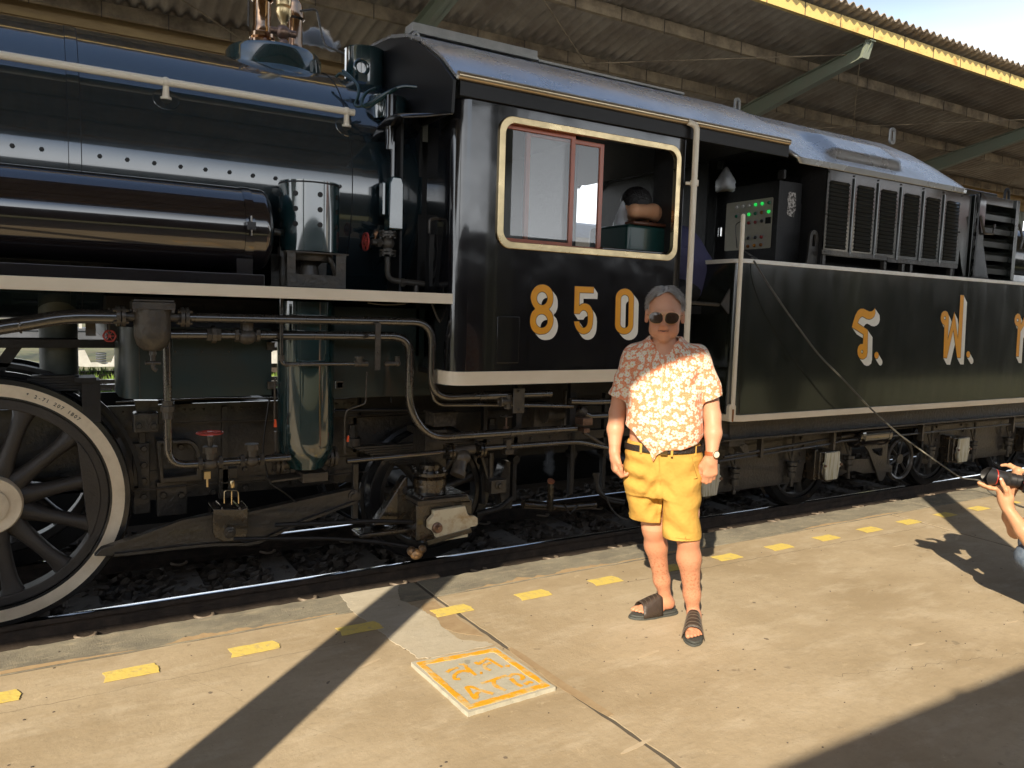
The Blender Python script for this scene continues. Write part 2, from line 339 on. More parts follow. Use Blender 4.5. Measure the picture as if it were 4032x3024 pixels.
def crack(x0, y0, x1, y1, n=60, amp=.012, w=.0016):
    P = jag((x0, y0), (x1, y1), n, amp, 'y' if abs(x1-x0) > abs(y1-y0) else 'x'); V = []; F = []
    for k, (x, y) in enumerate(P): ww = w*random.uniform(.4, 1.3); V += [(x, y-ww, .0008), (x, y+ww, .0008)]
    for k in range(len(P)-1): F.append((2*k, 2*k+1, 2*k+3, 2*k+2))
    add('crack', (V, F), M_JNT, plat, smooth=0)
crack(2.9, 3.47, 5.9, 3.41, 90, .007); crack(-1.2, 3.40, 1.2, 3.43, 60, .006, .0010); crack(3.0, 2.1, 4.4, 1.72, 50, .02, .0009); crack(.45, 3.42, .9, 2.6, 40, .01, .0007)
# yellow dashes, one every 0.52 m, with worn ragged ends
for k in range(-10, 45):
    x = .77+.5125*k+.0; 
    if x < -4: continue
    w = .215 if k < 3 else .20
    A = [(x-w/2, 3.50), (x+w/2, 3.50), (x+w/2+random.uniform(0, .012), 3.55), (x+w/2-.012, 3.60), (x-w/2, 3.60), (x-w/2+.01, 3.55)]
    B = []
    for i in range(len(A)):
        a, b = A[i], A[(i+1) % len(A)]
        for j in range(6): B.append((a[0]+(b[0]-a[0])*j/6+random.uniform(-.0025, .0025), a[1]+(b[1]-a[1])*j/6+random.uniform(-.0025, .0025)))
    add('yellow_dash', prism(B, 'z', .0035, .0050), M_YEL, plat, smooth=0)
# grey cement patch between the edge and the painted cover
pp = [(1.345, 4.034), (1.69, 4.034), (1.65, 3.95), (1.61, 3.81), (1.645, 3.68), (1.66, 3.60), (1.68, 3.50), (1.655, 3.38), (1.67, 3.20), (1.77, 3.13), (1.79, 3.08), (1.47, 3.095), (1.41, 3.11), (1.40, 3.20), (1.375, 3.32), (1.365, 3.44), (1.35, 3.57), (1.325, 3.78), (1.335, 3.92)]
PPt = []
for i in range(len(pp)):
    a, b = pp[i], pp[(i+1) % len(pp)]
    for j in range(7): PPt.append((a[0]+(b[0]-a[0])*j/7+random.uniform(-.006, .006), min(4.032, a[1]+(b[1]-a[1])*j/7+random.uniform(-.006, .006))))
add('cement_patch', prism(PPt, 'z', .0005, .0028), M_PATCH, plat, smooth=0)
# stains: thin mineral washes lying beside joints and along the coping
M_STAIN = mat('brown_stain', (.31, .215, .12), rough=.85, noise=.7, nscale=14, col2=(.42, .32, .19))
def blot(name, pts, m, z=.0012, amp=.012, k=7):
    Q = []
    for i in range(len(pts)):
        a, b = pts[i], pts[(i+1) % len(pts)]
        for j in range(k): Q.append((a[0]+(b[0]-a[0])*j/k+random.uniform(-amp, amp), a[1]+(b[1]-a[1])*j/k+random.uniform(-amp, amp)))
    add(name, prism(Q, 'z', z-.001, z), m, plat, smooth=0)
blot('stain', [(1.68, 3.70), (1.775, 3.72), (1.79, 3.20), (1.70, 3.28), (1.61, 3.46)], M_STAIN, amp=.008)
blot('stain', [(1.825, 3.02), (1.855, 3.02), (1.90, 2.30), (1.87, 2.30), (1.83, 2.6)], M_STAIN, amp=.004)
M_STAIN2 = mat('ochre_wash', (.46, .33, .18), rough=.85, noise=.9, nscale=20, col2=(.36, .25, .14))
for x0, x1, hgt in ((-1.6, .30, .035), (.42, 1.25, .06), (2.0, 3.1, .085), (3.1, 3.9, .04), (4.9, 6.2, .03)):
    m_ = 60; h_ = hgt*.4; up = []
    for i in range(1, m_): h_ = max(.004, min(hgt, h_+random.uniform(-.22, .22)*hgt)); e_ = min(i, m_-i)/8; up.append((x1-(x1-x0)*i/m_, 3.786+h_*min(1, e_)))
    blot('stain', [(x0+(x1-x0)*i/m_, 3.784) for i in range(m_+1)]+up, M_STAIN2, z=.0022, amp=.0, k=1)
# raised painted cover with its border and lettering
SIGN = [PZ('b7', 290, 1000, .018), PZ('b7', 840, 1490, .018), PZ('b7', 1690, 1240, .018), PZ('b7', 1115, 850, .018)]
M_SIGN = conc('sign_white', (.50, .48, .39), (.42, .40, .32), (.56, .53, .43), rough=.7, bump=.2)
cover = thing('drain_cover', 'raised white concrete cover with yellow painted border and lettering', 'cover', loc=(1.58, 2.83, 0))
sp = []
for i in range(4):
    a, b = SIGN[i], SIGN[(i+1) % 4]
    for j in range(12): sp.append((a.x+(b.x-a.x)*j/12+random.uniform(-.002, .002), a.y+(b.y-a.y)*j/12+random.uniform(-.002, .002)))
add('slab', prism(sp, 'z', -.01, .018), M_SIGN, cover, smooth=0)
M_SYEL = mat('cover_yellow', (.74, .36, .02), rough=.6, noise=1.0, nscale=16, col2=(.60, .44, .20), lo=.5, hi=.60, bump=.3, bscale=50)
cx_ = sum(p.x for p in SIGN)/4; cy_ = sum(p.y for p in SIGN)/4
def inset(k): return [(cx_+(p.x-cx_)*k, cy_+(p.y-cy_)*k) for p in SIGN]
def dens(P, n=14, amp=.003):
    o = []
    for i in range(len(P)):
        a, b = P[i], P[(i+1) % len(P)]
        for j in range(n): o.append((a[0]+(b[0]-a[0])*j/n+random.uniform(-amp, amp), a[1]+(b[1]-a[1])*j/n+random.uniform(-amp, amp)))
    return o
add('border', ring_prism(dens(inset(.93)), dens(inset(.80)), 'z', .0182, .0205), M_SYEL, cover, smooth=0)
STR = [[(700,400),(790,400),(800,440),(930,545)], [(690,440),(600,465),(540,510)], [(850,500),(740,480),(640,540),(640,600),(720,595)],
       [(920,370),(970,400),(1030,350),(1100,310)], [(1095,325),(1290,440)], [(1130,380),(1050,400),(1045,450),(1130,480)],
       [(1165,795),(980,745),(870,700),(800,700),(870,800),(920,860),(950,850),(930,800),(980,765)], [(1000,655),(1130,620),(1270,570),(1350,550)], [(1170,600),(1170,680),(1330,750)],
       [(1370,570),(1440,525),(1530,535),(1570,580),(1530,610)], [(1400,590),(1470,660),(1550,695)], [(1590,670),(1640,630),(1695,650)], [(1325,420),(1385,422)], [(985,515),(1020,515)]]
def sstroke(ps, w):
    P = [PZ('c8', a, b, .018) for a, b in ps]; P = smooth_path(P, .03, 4) if len(P) > 2 else P
    V = []; F = []
    for i, p in enumerate(P):
        d = (P[min(i+1, len(P)-1)]-P[max(i-1, 0)]).normalized(); q = Vector((-d.y, d.x, 0)); ww = w*random.uniform(.75, 1.2)
        V += [tuple(p+q*ww+Vector((0, 0, .0022+.0002*random.random()))), tuple(p-q*ww+Vector((0, 0, .0022)))]
    for i in range(len(P)-1): F.append((2*i, 2*i+1, 2*i+3, 2*i+2))
    return V, F
for s_ in STR: add('letter_stroke', sstroke(s_, .0095), M_SYEL, cover, smooth=0)

# ballast
RC = 5.32; RZ = -.15
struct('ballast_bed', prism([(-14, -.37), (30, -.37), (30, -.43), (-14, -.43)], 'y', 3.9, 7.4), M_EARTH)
def stones(n, fx, fy, fz, s0, s1):
    V = []; F = []
    for _ in range(n):
        c = Vector((fx(), fy(), 0)); c.z = fz(c); r = random.uniform(s0, s1); k = len(V)
        ang = random.random()*6; q = Matrix.Rotation(ang, 3, Vector((random.random(), random.random(), random.random()+.1)).normalized())
        for p in ((1,0,0),(-1,0,0),(0,1,0),(0,-1,0),(0,0,1),(0,0,-1),(.62,.62,.5),(-.6,.62,-.5),(.6,-.6,-.5),(-.62,-.6,.5)):
            w = q @ Vector(p); w = Vector((w.x*1.1, w.y*.9, w.z*.75))*r*random.uniform(.75, 1.15); V.append(tuple(c+w))
        for f in ((0,6,4),(0,2,6),(6,2,4),(2,7,1),(2,1,9),(2,9,4),(9,1,3),(9,3,4),(4,3,0),(3,8,0),(8,5,0),(0,5,2),(5,7,2),(5,1,7),(5,3,1),(8,3,5)): F.append(tuple(k+i for i in f))
    return V, F
def hz(c): return -.325+random.uniform(-.02, .035)-(.05 if abs(c.y-4.79) < .12 else 0)
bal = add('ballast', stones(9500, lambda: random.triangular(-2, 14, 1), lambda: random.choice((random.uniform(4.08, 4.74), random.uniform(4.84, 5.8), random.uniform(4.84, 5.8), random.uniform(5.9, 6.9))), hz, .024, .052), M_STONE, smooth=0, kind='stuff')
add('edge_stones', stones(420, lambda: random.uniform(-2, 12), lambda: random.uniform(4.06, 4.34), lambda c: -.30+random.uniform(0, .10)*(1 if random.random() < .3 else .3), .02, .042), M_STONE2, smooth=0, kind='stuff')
_gl = []
for _ in range(260):
    x = random.uniform(-1, 8); y = random.uniform(1.5, 4.0); _gl.append((x, y))
add('grit', J(*[mv(ball((0, 0, 0), random.uniform(.0018, .0055), 6, 4, (1.2, .9, .5)), (x, y, .0015)) for x, y in _gl]), M_STONE, smooth=0, kind='stuff')
M_SLP = mat('concrete_sleeper', (.075, .06, .045), rough=.9, noise=.8, nscale=8, col2=(.12, .10, .08), bump=.5, bscale=40)
M_CLIP = mat('rail_clip', (.30, .24, .18), rough=.6, noise=.5, nscale=20)
def railprof(y, z):
    return [(y-.032, z-.004), (y-.028, z), (y+.028, z), (y+.032, z-.004), (y+.032, z-.028), (y+.008, z-.038), (y+.008, z-.098), (y+.055, z-.118), (y+.055, z-.128), (y-.055, z-.128), (y-.055, z-.118), (y-.008, z-.098), (y-.008, z-.038), (y-.032, z-.028)]
slp = thing('sleeper', 'grey concrete sleepers under the near locomotive track', 'sleeper') if False else None
sme = None
for i in range(-6, 22):
    x = .12+.62*i
    if sme is None: sme = mesh_of('sleeper', prism([(-.115, -.325), (.115, -.325), (.095, -.285), (-.095, -.285)], 'y', 4.38, 6.26), M_SLP, 30)
    s_ = bpy.data.objects.new('sleeper', sme); COL.objects.link(s_); s_.location = (x, 0, 0); tag(s_, 'grey concrete sleeper half buried in dark ballast under the engine', 'sleeper', 'sleepers of the near track')
    s_['kind'] = 'thing'
for y, lb in ((4.79, 'near rail of the engine track with a bright polished top'), (5.85, 'far rail of the engine track glinting behind the wheels')):
    for a, b in ((-14, 3.88), (3.884, 14), (14.004, 30)):
        pr = railprof(y, RZ)
        g = prism(pr, 'x', a, b); r_ = add('rail', g, M_RAILS, smooth=25); r_['kind'] = 'structure'
        add('rail_head', prism([(y-.026, RZ+.0004), (y-.024, RZ+.0012), (y+.024, RZ+.0012), (y+.026, RZ+.0004)], 'x', a, b), M_RTOP, r_)
        if a == -14:
            for i in range(-6, 7):
                x = .12+.62*i
                for s2 in (-1, 1):
                    add('rail_clip', tube([(x-.05, y+s2*.045, -.262), (x-.05, y+s2*.10, -.25), (x+.0, y+s2*.115, -.262), (x+.05, y+s2*.10, -.25), (x+.05, y+s2*.045, -.262)], .009, 6, .03), M_CLIP, r_)
        if a == 3.884:
            for i in range(7, 16):
                x = .12+.62*i
                for s2 in (-1,):
                    add('rail_clip', tube([(x-.05, y+s2*.045, -.262), (x-.05, y+s2*.10, -.25), (x+.0, y+s2*.115, -.262), (x+.05, y+s2*.10, -.25), (x+.05, y+s2*.045, -.262)], .009, 6, .03), M_CLIP, r_)

# ================================================================== THE FAR PLATFORM AND ITS CANOPY
fpl = struct('far_platform', box(-30, 60, 7.36, 12.2, -.42, 0.0), M_FAR); add('face_shade', box(-30, 60, 7.34, 7.358, -.42, -.01), M_DARK, fpl)  # near-black sheet over the pale face paints in its shade
M_SHEET = mat('weathered_cement_sheet', (.35, .30, .235), rough=.85, noise=.9, nscale=2.2, col2=(.24, .195, .15), bump=.4, bscale=30, lo=.4, hi=.6)
M_SHEETTOP = M_SHEET
M_PURL = mat('rusty_purlin', (.34, .26, .16), rough=.7, noise=.9, nscale=4, col2=(.10, .07, .042), bump=.3, bscale=25)
M_FASC = mat('yellow_rusty_fascia', (.60, .42, .14), rough=.7, noise=.75, nscale=5, col2=(.44, .17, .05), bump=.3, bscale=25, lo=.55, hi=.66)
M_ARM = mat('grey_green_steel', (.19, .22, .165), rough=.6, noise=.8, nscale=5, col2=(.20, .20, .15), bump=.3, bscale=30)
SL = .19
def zr(y): return 5.20-SL*(y-6.0)
can = thing('canopy', 'brown corrugated station canopy over the far platform beyond the engine', 'canopy', loc=(3.4, 9.5, 0))
def corr(x0, x1, y0, y1, zf, ph=.146, amp=.027, ny=1, th=.008):
    n = int((x1-x0)/ph*6); V = []; F = []
    for side in (0, 1):
        for j in range(ny+1):
            y = y0+(y1-y0)*j/ny
            for i in range(n+1):
                x = x0+(x1-x0)*i/n; V.append((x, y, zf(y)+amp*cos(2*PI*x/ph)+side*th))
    m = n+1
    for side in (0, 1):
        o = side*m*(ny+1)
        for j in range(ny):
            for i in range(n): F.append((o+j*m+i, o+j*m+i+1, o+(j+1)*m+i+1, o+(j+1)*m+i))
    for i in range(n): F.append((i, i+1, m*(ny+1)+i+1, m*(ny+1)+i)); a = ny*m; F.append((a+i, a+i+1, m*(ny+1)+a+i+1, m*(ny+1)+a+i))
    return V, F
for (xa, xb) in [(-6+5.0*k, -6+5.0*(k+1)+.12) for k in range(9)]:
    for (ya, yb, dz) in ((5.98, 7.28, .014), (7.16, 8.42, .007), (8.30, 9.42, 0)):
        add('roof_sheet', corr(xa, xb, ya, yb, lambda y, d=dz+random.uniform(0, .003): zr(y)+.020+d), M_SHEET, can, smooth=60, fix=False)
    add('roof_sheet', corr(xa, xb, 9.55, 13.2, lambda y: 4.54+.19*(y-9.5)), M_SHEET, can, smooth=60, fix=False)
def zsec(y, zt, dep=.13, fl=.055, t=.012):      # purlin outline in the y-z plane, back of the web towards the track
    return [(y, zt), (y+fl, zt-.19*fl), (y+fl, zt-t), (y+t, zt-t), (y+t, zt-dep+t), (y+fl, zt-dep+t), (y+fl, zt-dep), (y, zt-dep)]
def purlin(y, zt, m, dep=.13, nm='purlin', seg=.62, rng=(-6, 39)):
    add(nm, prism(zsec(y, zt, dep), 'x', rng[0], rng[1]), m, can, smooth=0)
purlin(6.12, zr(6.12)-.014, M_FASC, .14, 'edge_beam'); purlin(7.05, zr(7.05)-.014, M_PURL); purlin(8.08, zr(8.08)-.014, M_PURL); purlin(9.12, zr(9.12)-.014, M_PURL)
hk = []
for y in (6.12, 7.05, 8.08, 9.12):
    for i in range(62): x = -2+.625*i; hk.append(box(x, x+.008, y-.006, y-.001, zr(y)-.17, zr(y)-.012))
add('hook_bolts', J(*hk), M_RAILS, can, smooth=0, kind='stuff')
M_GUT = mat('lit_brown_gutter', (.50, .34, .15), rough=.6, noise=.9, nscale=2.5, col2=(.22, .13, .06), bump=.2, stretch=(.25, 2, 2))
add('gutter', prism([(9.30, 4.52), (9.34, 4.55), (9.34, 4.40), (9.66, 4.40), (9.66, 4.55), (9.70, 4.52), (9.70, 4.36), (9.30, 4.36)], 'x', -8, 39), M_GUT, can, smooth=0)
add('gutter_beam', prism([(9.33, 4.355), (9.67, 4.355), (9.67, 4.25), (9.60, 4.25), (9.60, 4.33), (9.40, 4.33), (9.40, 4.20), (9.33, 4.20)], 'x', -8, 39), M_GUT, can, smooth=0)
for k in range(-1, 6):
    x = 8.66+5.2*(k-1)
    y0, y1 = 6.14, 9.34; t0, t1 = zr(y0)-.16, zr(y1)-.16; b0, b1 = t0-.19, t1-.26
    if k in (1, 2, 0, 3): t0 = t0
    w = .055; tf = .012
    prof = [(y0, t0), (y1, t1), (y1, b1), (y0+.10, b0)]
    a_ = add('cantilever_arm', J(prism(prof, 'x', x-.006, x+.006), prism([(y0, t0), (y1, t1), (y1, t1-tf), (y0, t0-tf)], 'x', x-w, x+w), prism([(y0+.09, b0+tf), (y1, b1+tf), (y1, b1), (y0+.10, b0)], 'x', x-w, x+w),
            prism([(y0-.008, t0+.14), (y0+.02, t0+.14), (y0+.13, b0-.005), (y0+.09, b0-.005)], 'x', x-w-.01, x+w+.01)), M_ARM, can, smooth=0)
    add('back_arm', J(prism([(9.66, t1), (12.9, t1+.62), (12.9, t1+.44), (9.66, b1)], 'x', x-.01, x+.01), prism([(9.66, t1), (12.9, t1+.62), (12.9, t1+.608), (9.66, t1-.012)], 'x', x-w, x+w)), M_ARM, can, smooth=0)
    add('column', J(box(x-.10, x+.10, 9.40, 9.415, 0, 4.24), box(x-.10, x+.10, 9.585, 9.60, 0, 4.24), box(x-.006, x+.006, 9.40, 9.60, 0, 4.24)), M_ARM, can, smooth=0)
    add('knee_brace', tube([(x+.03, 9.40, 3.70), (x+.03, 8.30, 4.44)], .035, 6), M_ARM, can)
    add('tie_rod', tube([(x, 6.5, 4.93), (x-5.2, 9.0, 4.42)], .008, 5), M_PURL, can); add('tie_rod', tube([(x-5.2, 6.3, 5.0), (x-1.6, 9.0, 4.45)], .008, 5), M_PURL, can)
    add('tube_lamp', J(box(x+.9, x+1.0, 8.6, 9.5, 3.95, 4.0),), M_WHITE, can) if k == 2 else None

# ================================================================== BACKGROUND BEYOND THE FAR PLATFORM
M_GR = mat('bright_grass', (.11, .22, .03), rough=.9, noise=.9, nscale=5, col2=(.20, .26, .05))
def blades(n, x0, x1, y0, y1, z, h0, h1):
    V = []; F = []
    for _ in range(n):
        x, y = random.uniform(x0, x1), random.uniform(y0, y1); h = random.uniform(h0, h1); a = random.random()*PI; w = .02+.03*random.random(); k = len(V)
        V += [(x-w*cos(a), y-w*sin(a), z), (x+w*cos(a), y+w*sin(a), z), (x+random.uniform(-.1, .1), y+random.uniform(-.1, .1), z+h)]; F.append((k, k+1, k+2))
    return V, F
add('grass', blades(13000, -5, 7.2, 12.4, 24, -.42, .08, .28), M_GR, smooth=0, kind='stuff', fix=False)
for y in (17.6, 18.66):
    r_ = struct('far_rail', prism(railprof(y, -.12), 'x', -20, 60), M_RAILS, smooth=25); add('rail_head', box(-20, 60, y-.026, y+.026, -.1196, -.1188), M_RTOP, r_)
M_WAG = mat('wagon_grey', (.10, .11, .13), rough=.5, noise=.6, nscale=4); M_WAGL = mat('wagon_light', (.55, .55, .52), rough=.5, noise=.5, nscale=5)
def wagon(x, lab):
    w = thing('flat_wagon', lab, 'wagon', 'flat wagons on the distant siding', (x, 22, -.1))
    add('underframe', J(box(x-6, x+6, 20.9, 21.0, .50, .86), box(x-6, x+6, 20.86, 21.0, .84, .90), box(x-6, x+6, 20.86, 21.0, .46, .51), box(x-6, x+6, 21.0, 23.2, .8, .86)), M_WAG, w, smooth=0)
    add('deck_rail', J(box(x-6, x+6, 20.9, 20.94, 1.18, 1.24), *[box(x-6+.75*i, x-5.94+.75*i, 20.9, 20.94, .86, 1.2) for i in range(17)]), M_WAGL, w, smooth=0)
    for s in (-1, 1):
        c = x+s*4.2
        add('bogie', J(prism([(c-1.1, .18), (c-.9, .36), (c-.35, .40), (c-.22, .08), (c+.22, .08), (c+.35, .40), (c+.9, .36), (c+1.1, .18), (c+1.1, .02), (c+.75, .02), (c+.3, -.02), (c-.3, -.02), (c-.75, .02), (c-1.1, .02)], 'y', 20.95, 21.06)), M_WAGL, w, smooth=0)
        for t in (-.8, .8): add('wheel', cyl((c+t, 21.1, .16), (c+t, 21.22, .16), .40, n=20), M_RAILS, w)
        add('spring', J(*[torus((c, 20.98, .12+.06*i), (0, 0, 1), .10, .02, 12, 5) for i in range(4)]), M_WAG, w)
wagon(-3.2, 'grey flat wagon with white railings seen through the driving wheel gap'); wagon(10.2, 'grey flat wagon with white railings further right behind the tender')
for y in (21.35, 22.41): struct('far_rail', prism(railprof(y, -.24), 'x', -20, 40), M_RAILS, smooth=25)
def leafmat(name, c, c2): return mat(name, c, rough=.6, noise=.9, nscale=1.5, col2=c2, spec=.3)
M_LEAF = leafmat('leaf_green', (.10, .17, .025), (.04, .085, .015)); M_LEAF2 = leafmat('leaf_yellow_green', (.22, .26, .03), (.09, .15, .02)); M_BARK = mat('bark', (.11, .085, .06), rough=.9, noise=.8, nscale=12)
def tree(x, y, h, r, lab, m, n=2600, z0=-.4, name='tree', ls=.16):
    t = thing(name, lab, 'tree', 'trees beyond the tracks', (x, y, z0))
    limbs = [tube([(x, y, z0), (x+.1, y, z0+h*.3), (x-.05, y+.1, z0+h*.6)], [.16, .12, .06], 8)]
    for k in range(7):
        a = k*2.4; limbs.append(tube([(x, y, z0+h*(.3+.05*k)), (x+cos(a)*r*.6, y+sin(a)*r*.6, z0+h*(.5+.06*k))], [.06, .02], 6))
    add('trunk', J(*limbs), M_BARK, t)
    cl = [(x+random.gauss(0, r*.45), y+random.gauss(0, r*.45), z0+h*random.uniform(.42, .95), random.uniform(.25, .5)*r) for _ in range(16)]; V = []; F = []
    for _ in range(n):
        c = random.choice(cl); d = Vector((random.gauss(0, 1), random.gauss(0, 1), random.gauss(0, .8))).normalized()*c[3]*random.uniform(.6, 1.05)
        p = Vector(c[:3])+d; q = Matrix.Rotation(random.random()*6.3, 3, Vector((random.gauss(0, 1), random.gauss(0, 1), random.gauss(0, 1))).normalized()); k = len(V); s = ls*random.uniform(.6, 1.3)
        for u in ((-.5, 0, 0), (0, -.28, .05), (.5, 0, 0), (0, .28, .05)): V.append(tuple(p+q @ Vector(u)*s))
        F.append((k, k+1, k+2, k+3))
    add('crown', (V, F), m, t, smooth=0, fix=False)
tree(-5, 27, 5.5, 2.6, 'bushy yellow green tree behind the grey wagon, left of the wheel', M_LEAF2); tree(.5, 28, 5, 2.6, 'green tree behind the wagon, seen above the driving wheel', M_LEAF2); tree(6, 29, 5.5, 2.8, 'green tree hidden mostly behind the firebox', M_LEAF)
tree(26, 27, 6, 3, 'yellow green tree behind the tender far right', M_LEAF2); tree(33, 30, 6.5, 3.2, 'tall green tree in the far right distance', M_LEAF)

M_CC = mat('far_coach_cream', (.60, .57, .50), rough=.4, noise=.3, nscale=3); M_CB = mat('far_coach_black', (.02, .02, .022), rough=.3)
fc = thing('railcar', 'cream and black railcar on the far track seen through the cab window', 'railcar', loc=(15, 15, -.15))
add('lower_body', box(7.6, 24, 13.5, 16.2, .5, 1.55), M_CB, fc); add('upper_body', box(7.6, 24, 13.5, 16.2, 1.552, 3.2), M_CC, fc); add('roof', prism([(13.45, 3.2), (13.8, 3.5), (14.5, 3.65), (15.2, 3.65), (15.9, 3.5), (16.25, 3.2)], 'x', 7.55, 24.05), M_GALV, fc)
for i in range(12): add('window', prism(rrect(7.9+1.34*i, 9.05+1.34*i, 1.95, 2.75, .12), 'y', 13.485, 13.497), M_CB, fc)
for i in range(9): add('grille', box(8.0+1.7*i, 8.9+1.7*i, 13.48, 13.497, 1.1, 1.35), M_GALV, fc)
for x_ in (9.2, 11.2, 20.4, 22.4): add('wheel', cyl((x_, 13.7, .28), (x_, 13.85, .28), .42, n=24), M_RAILS, fc)
add('underframe', box(7.8, 23.8, 13.6, 16.0, .2, .5), M_CB, fc)
# ================================================================== OUR OWN CANOPY (behind and above the camera) AND WHAT STANDS BEHIND
own = thing('canopy', 'corrugated canopy over the near platform held by slim steel columns', 'canopy', loc=(1, 1.1, 0))
YB, ZB = -.55, (4.58+.55)/1.192        # back eave: puts the shade line where the photograph has it
def zo(y): return 4.0+(ZB-4.0)*(1.1-y)/(1.1-YB) if y < 1.1 else 4.0+.76*(y-1.1)/2.8
own_x = [(-16+5*k, -16+5*(k+1)) for k in range(11)]
for xa, xb in own_x:
    add('roof_sheet', corr(xa, xb, YB, 1.0, lambda y: zo(y), ny=1), M_SHEET, own, smooth=60, fix=False)
    add('roof_sheet', corr(xa, xb, 1.2, 3.9, lambda y: zo(y), ny=1), M_SHEET, own, smooth=60, fix=False)
add('gutter', prism([(.95, 3.94), (1.25, 3.94), (1.25, 4.04), (.95, 4.04)], 'x', -16, 39), M_GUT, own, smooth=0)
for y in (YB+.02, 0., 2.2, 3.1, 3.80): add('purlin', prism([(y, zo(y)-.03), (y+.05, zo(y)-.03), (y+.05, zo(y)-.15), (y, zo(y)-.15)], 'x', -16, 39), M_PURL, own, smooth=0)
def gx(y): return 1.83+(y-4.0)*math.tan(rad(SUN_AZ))     # x of the left column shadow's axis traced back along the sun
for k in range(-3, 7):
    x = gx(1.1)+5.2*k
    add('column', J(box(x-.10, x+.10, 1.0, 1.012, 0, 3.93), box(x-.10, x+.10, 1.188, 1.2, 0, 3.93), box(x-.006, x+.006, 1.0, 1.2, 0, 3.93), box(x-.16, x+.16, .94, 1.26, 0, .02)), M_ARM, own, smooth=0)
    add('cantilever_arm', prism([(YB+.05, zo(YB)-.16), (1.1, 3.88), (3.8, zo(3.8)-.16), (3.8, zo(3.8)-.28), (1.1, 3.66), (YB+.05, zo(YB)-.30)], 'x', x-.05, x+.05), M_ARM, own, smooth=0)
# added open wagon, unseen; its top edge gives the shade across the near ground
M_COACH = mat('wagon_side', (.05, .052, .045), rough=.6, noise=.7, nscale=4, col2=(.09, .06, .04)); M_CWIN = mat('dark_window', (.02, .025, .03), rough=.06)
YC = -1.45; ZC = (1.74-YC)/1.192
coach = thing('shade_wagon', 'added dark open goods wagon, unseen behind the viewer, shading the near ground', 'wagon', loc=(4, YC-1.3, -.15))
CX0, CX1 = -15.0, 27.0
add('body', J(box(CX0, CX1, YC-.06, YC, .75, ZC), box(CX0, CX1, YC-2.6, YC-2.54, .75, ZC-.05), box(CX0, CX0+.06, YC-2.54, YC-.06, .75, ZC-.05), box(CX1-.06, CX1, YC-2.54, YC-.06, .75, ZC-.05), box(CX0, CX1, YC-2.54, YC-.06, .75, .80)), M_COACH, coach)
for i in range(29): x = CX0+.2+1.48*i; add('side_stake', box(x, x+.08, YC+.001, YC+.05, .72, ZC-.03), M_COACH, coach)
for x in (-12, -3, 12, 24):
    for t in (-.9, .9): add('wheel', cyl((x+t, YC-.75, .27), (x+t, YC-.62, .27), .42, n=24), M_RAILS, coach)
add('sole_bar', box(CX0, CX1, YC-2.5, YC-.15, .50, .75), M_DARK, coach)
M_BLDW = mat('white_render', (.66, .64, .60), rough=.8, noise=.4, nscale=1); M_BLDR = mat('tile_roof', (.25, .10, .07), rough=.8)
bld = thing('station_building', 'white rendered building beyond the tracks on the viewer\'s side', 'building', loc=(38, -16, -.4))
add('wall', box(30, 48, -20, -13, -.4, 6.2), M_BLDW, bld); add('roof', prism([(-20.6, 6.2), (-12.4, 6.2), (-16.5, 8.4)], 'x', 29.5, 48.5), M_BLDR, bld)
for i in range(5):
    for z in (1.0, 3.8): add('window', box(31.2+3.5*i, 33.0+3.5*i, -12.99, -12.96, z, z+1.5), M_CWIN, bld)
for i, (x, y) in enumerate(((14, -26), (21, -22), (27, -30), (5, -32), (-8, -30), (40, -30), (52, -18), (60, -8))):
    t_ = tree(x, y, random.uniform(3.8, 5.2), 3.4, ['broad dark green tree on the viewer\'s side of the tracks', 'tall green tree behind the added goods wagon', 'full green tree between the added goods wagon and the white building', 'dense tree opposite the driving wheels', 'round tree at the far left behind the viewer', 'tree standing behind the white building', 'green tree to the right of the white building', 'last green tree along the line on the right'][i], M_LEAF, n=1500, ls=.34)

# old damp marks, gum and scuffs on the slabs
M_DAMP = mat('damp_mark', (.29, .215, .125), rough=.8, noise=.9, nscale=9, col2=(.40, .31, .19)); M_SCUF = mat('pale_scuff', (.52, .43, .30), rough=.8, noise=.9, nscale=20, col2=(.48, .38, .25)); M_GUM = mat('old_gum', (.20, .16, .115), rough=.8)
def speck(x, y, rx, ry, m, nm, ang=0.0, z=.0009):
    n = 22; P = [];  r_ = 1
    for i in range(n): r_ = max(.55, min(1.2, r_+random.uniform(-.22, .22))); a = 2*PI*i/n; px, py_ = rx*r_*cos(a), ry*r_*sin(a); P.append((x+px*cos(ang)-py_*sin(ang), y+px*sin(ang)+py_*cos(ang)))
    add(nm, prism(P, 'z', z-.0007, z), m, plat, smooth=0)
for k in range(14): speck(random.uniform(.1, 6.5), random.uniform(1.8, 3.45), random.uniform(.006, .014), random.uniform(.005, .011), M_GUM, 'gum_spot', random.random()*3, .0011+.00001*k)
for k in range(10): speck(random.uniform(.6, 6), random.uniform(1.9, 3.4), random.uniform(.03, .09), random.uniform(.004, .012), M_SCUF, 'scuff', random.uniform(-.4, .4), .0016+.00001*k)
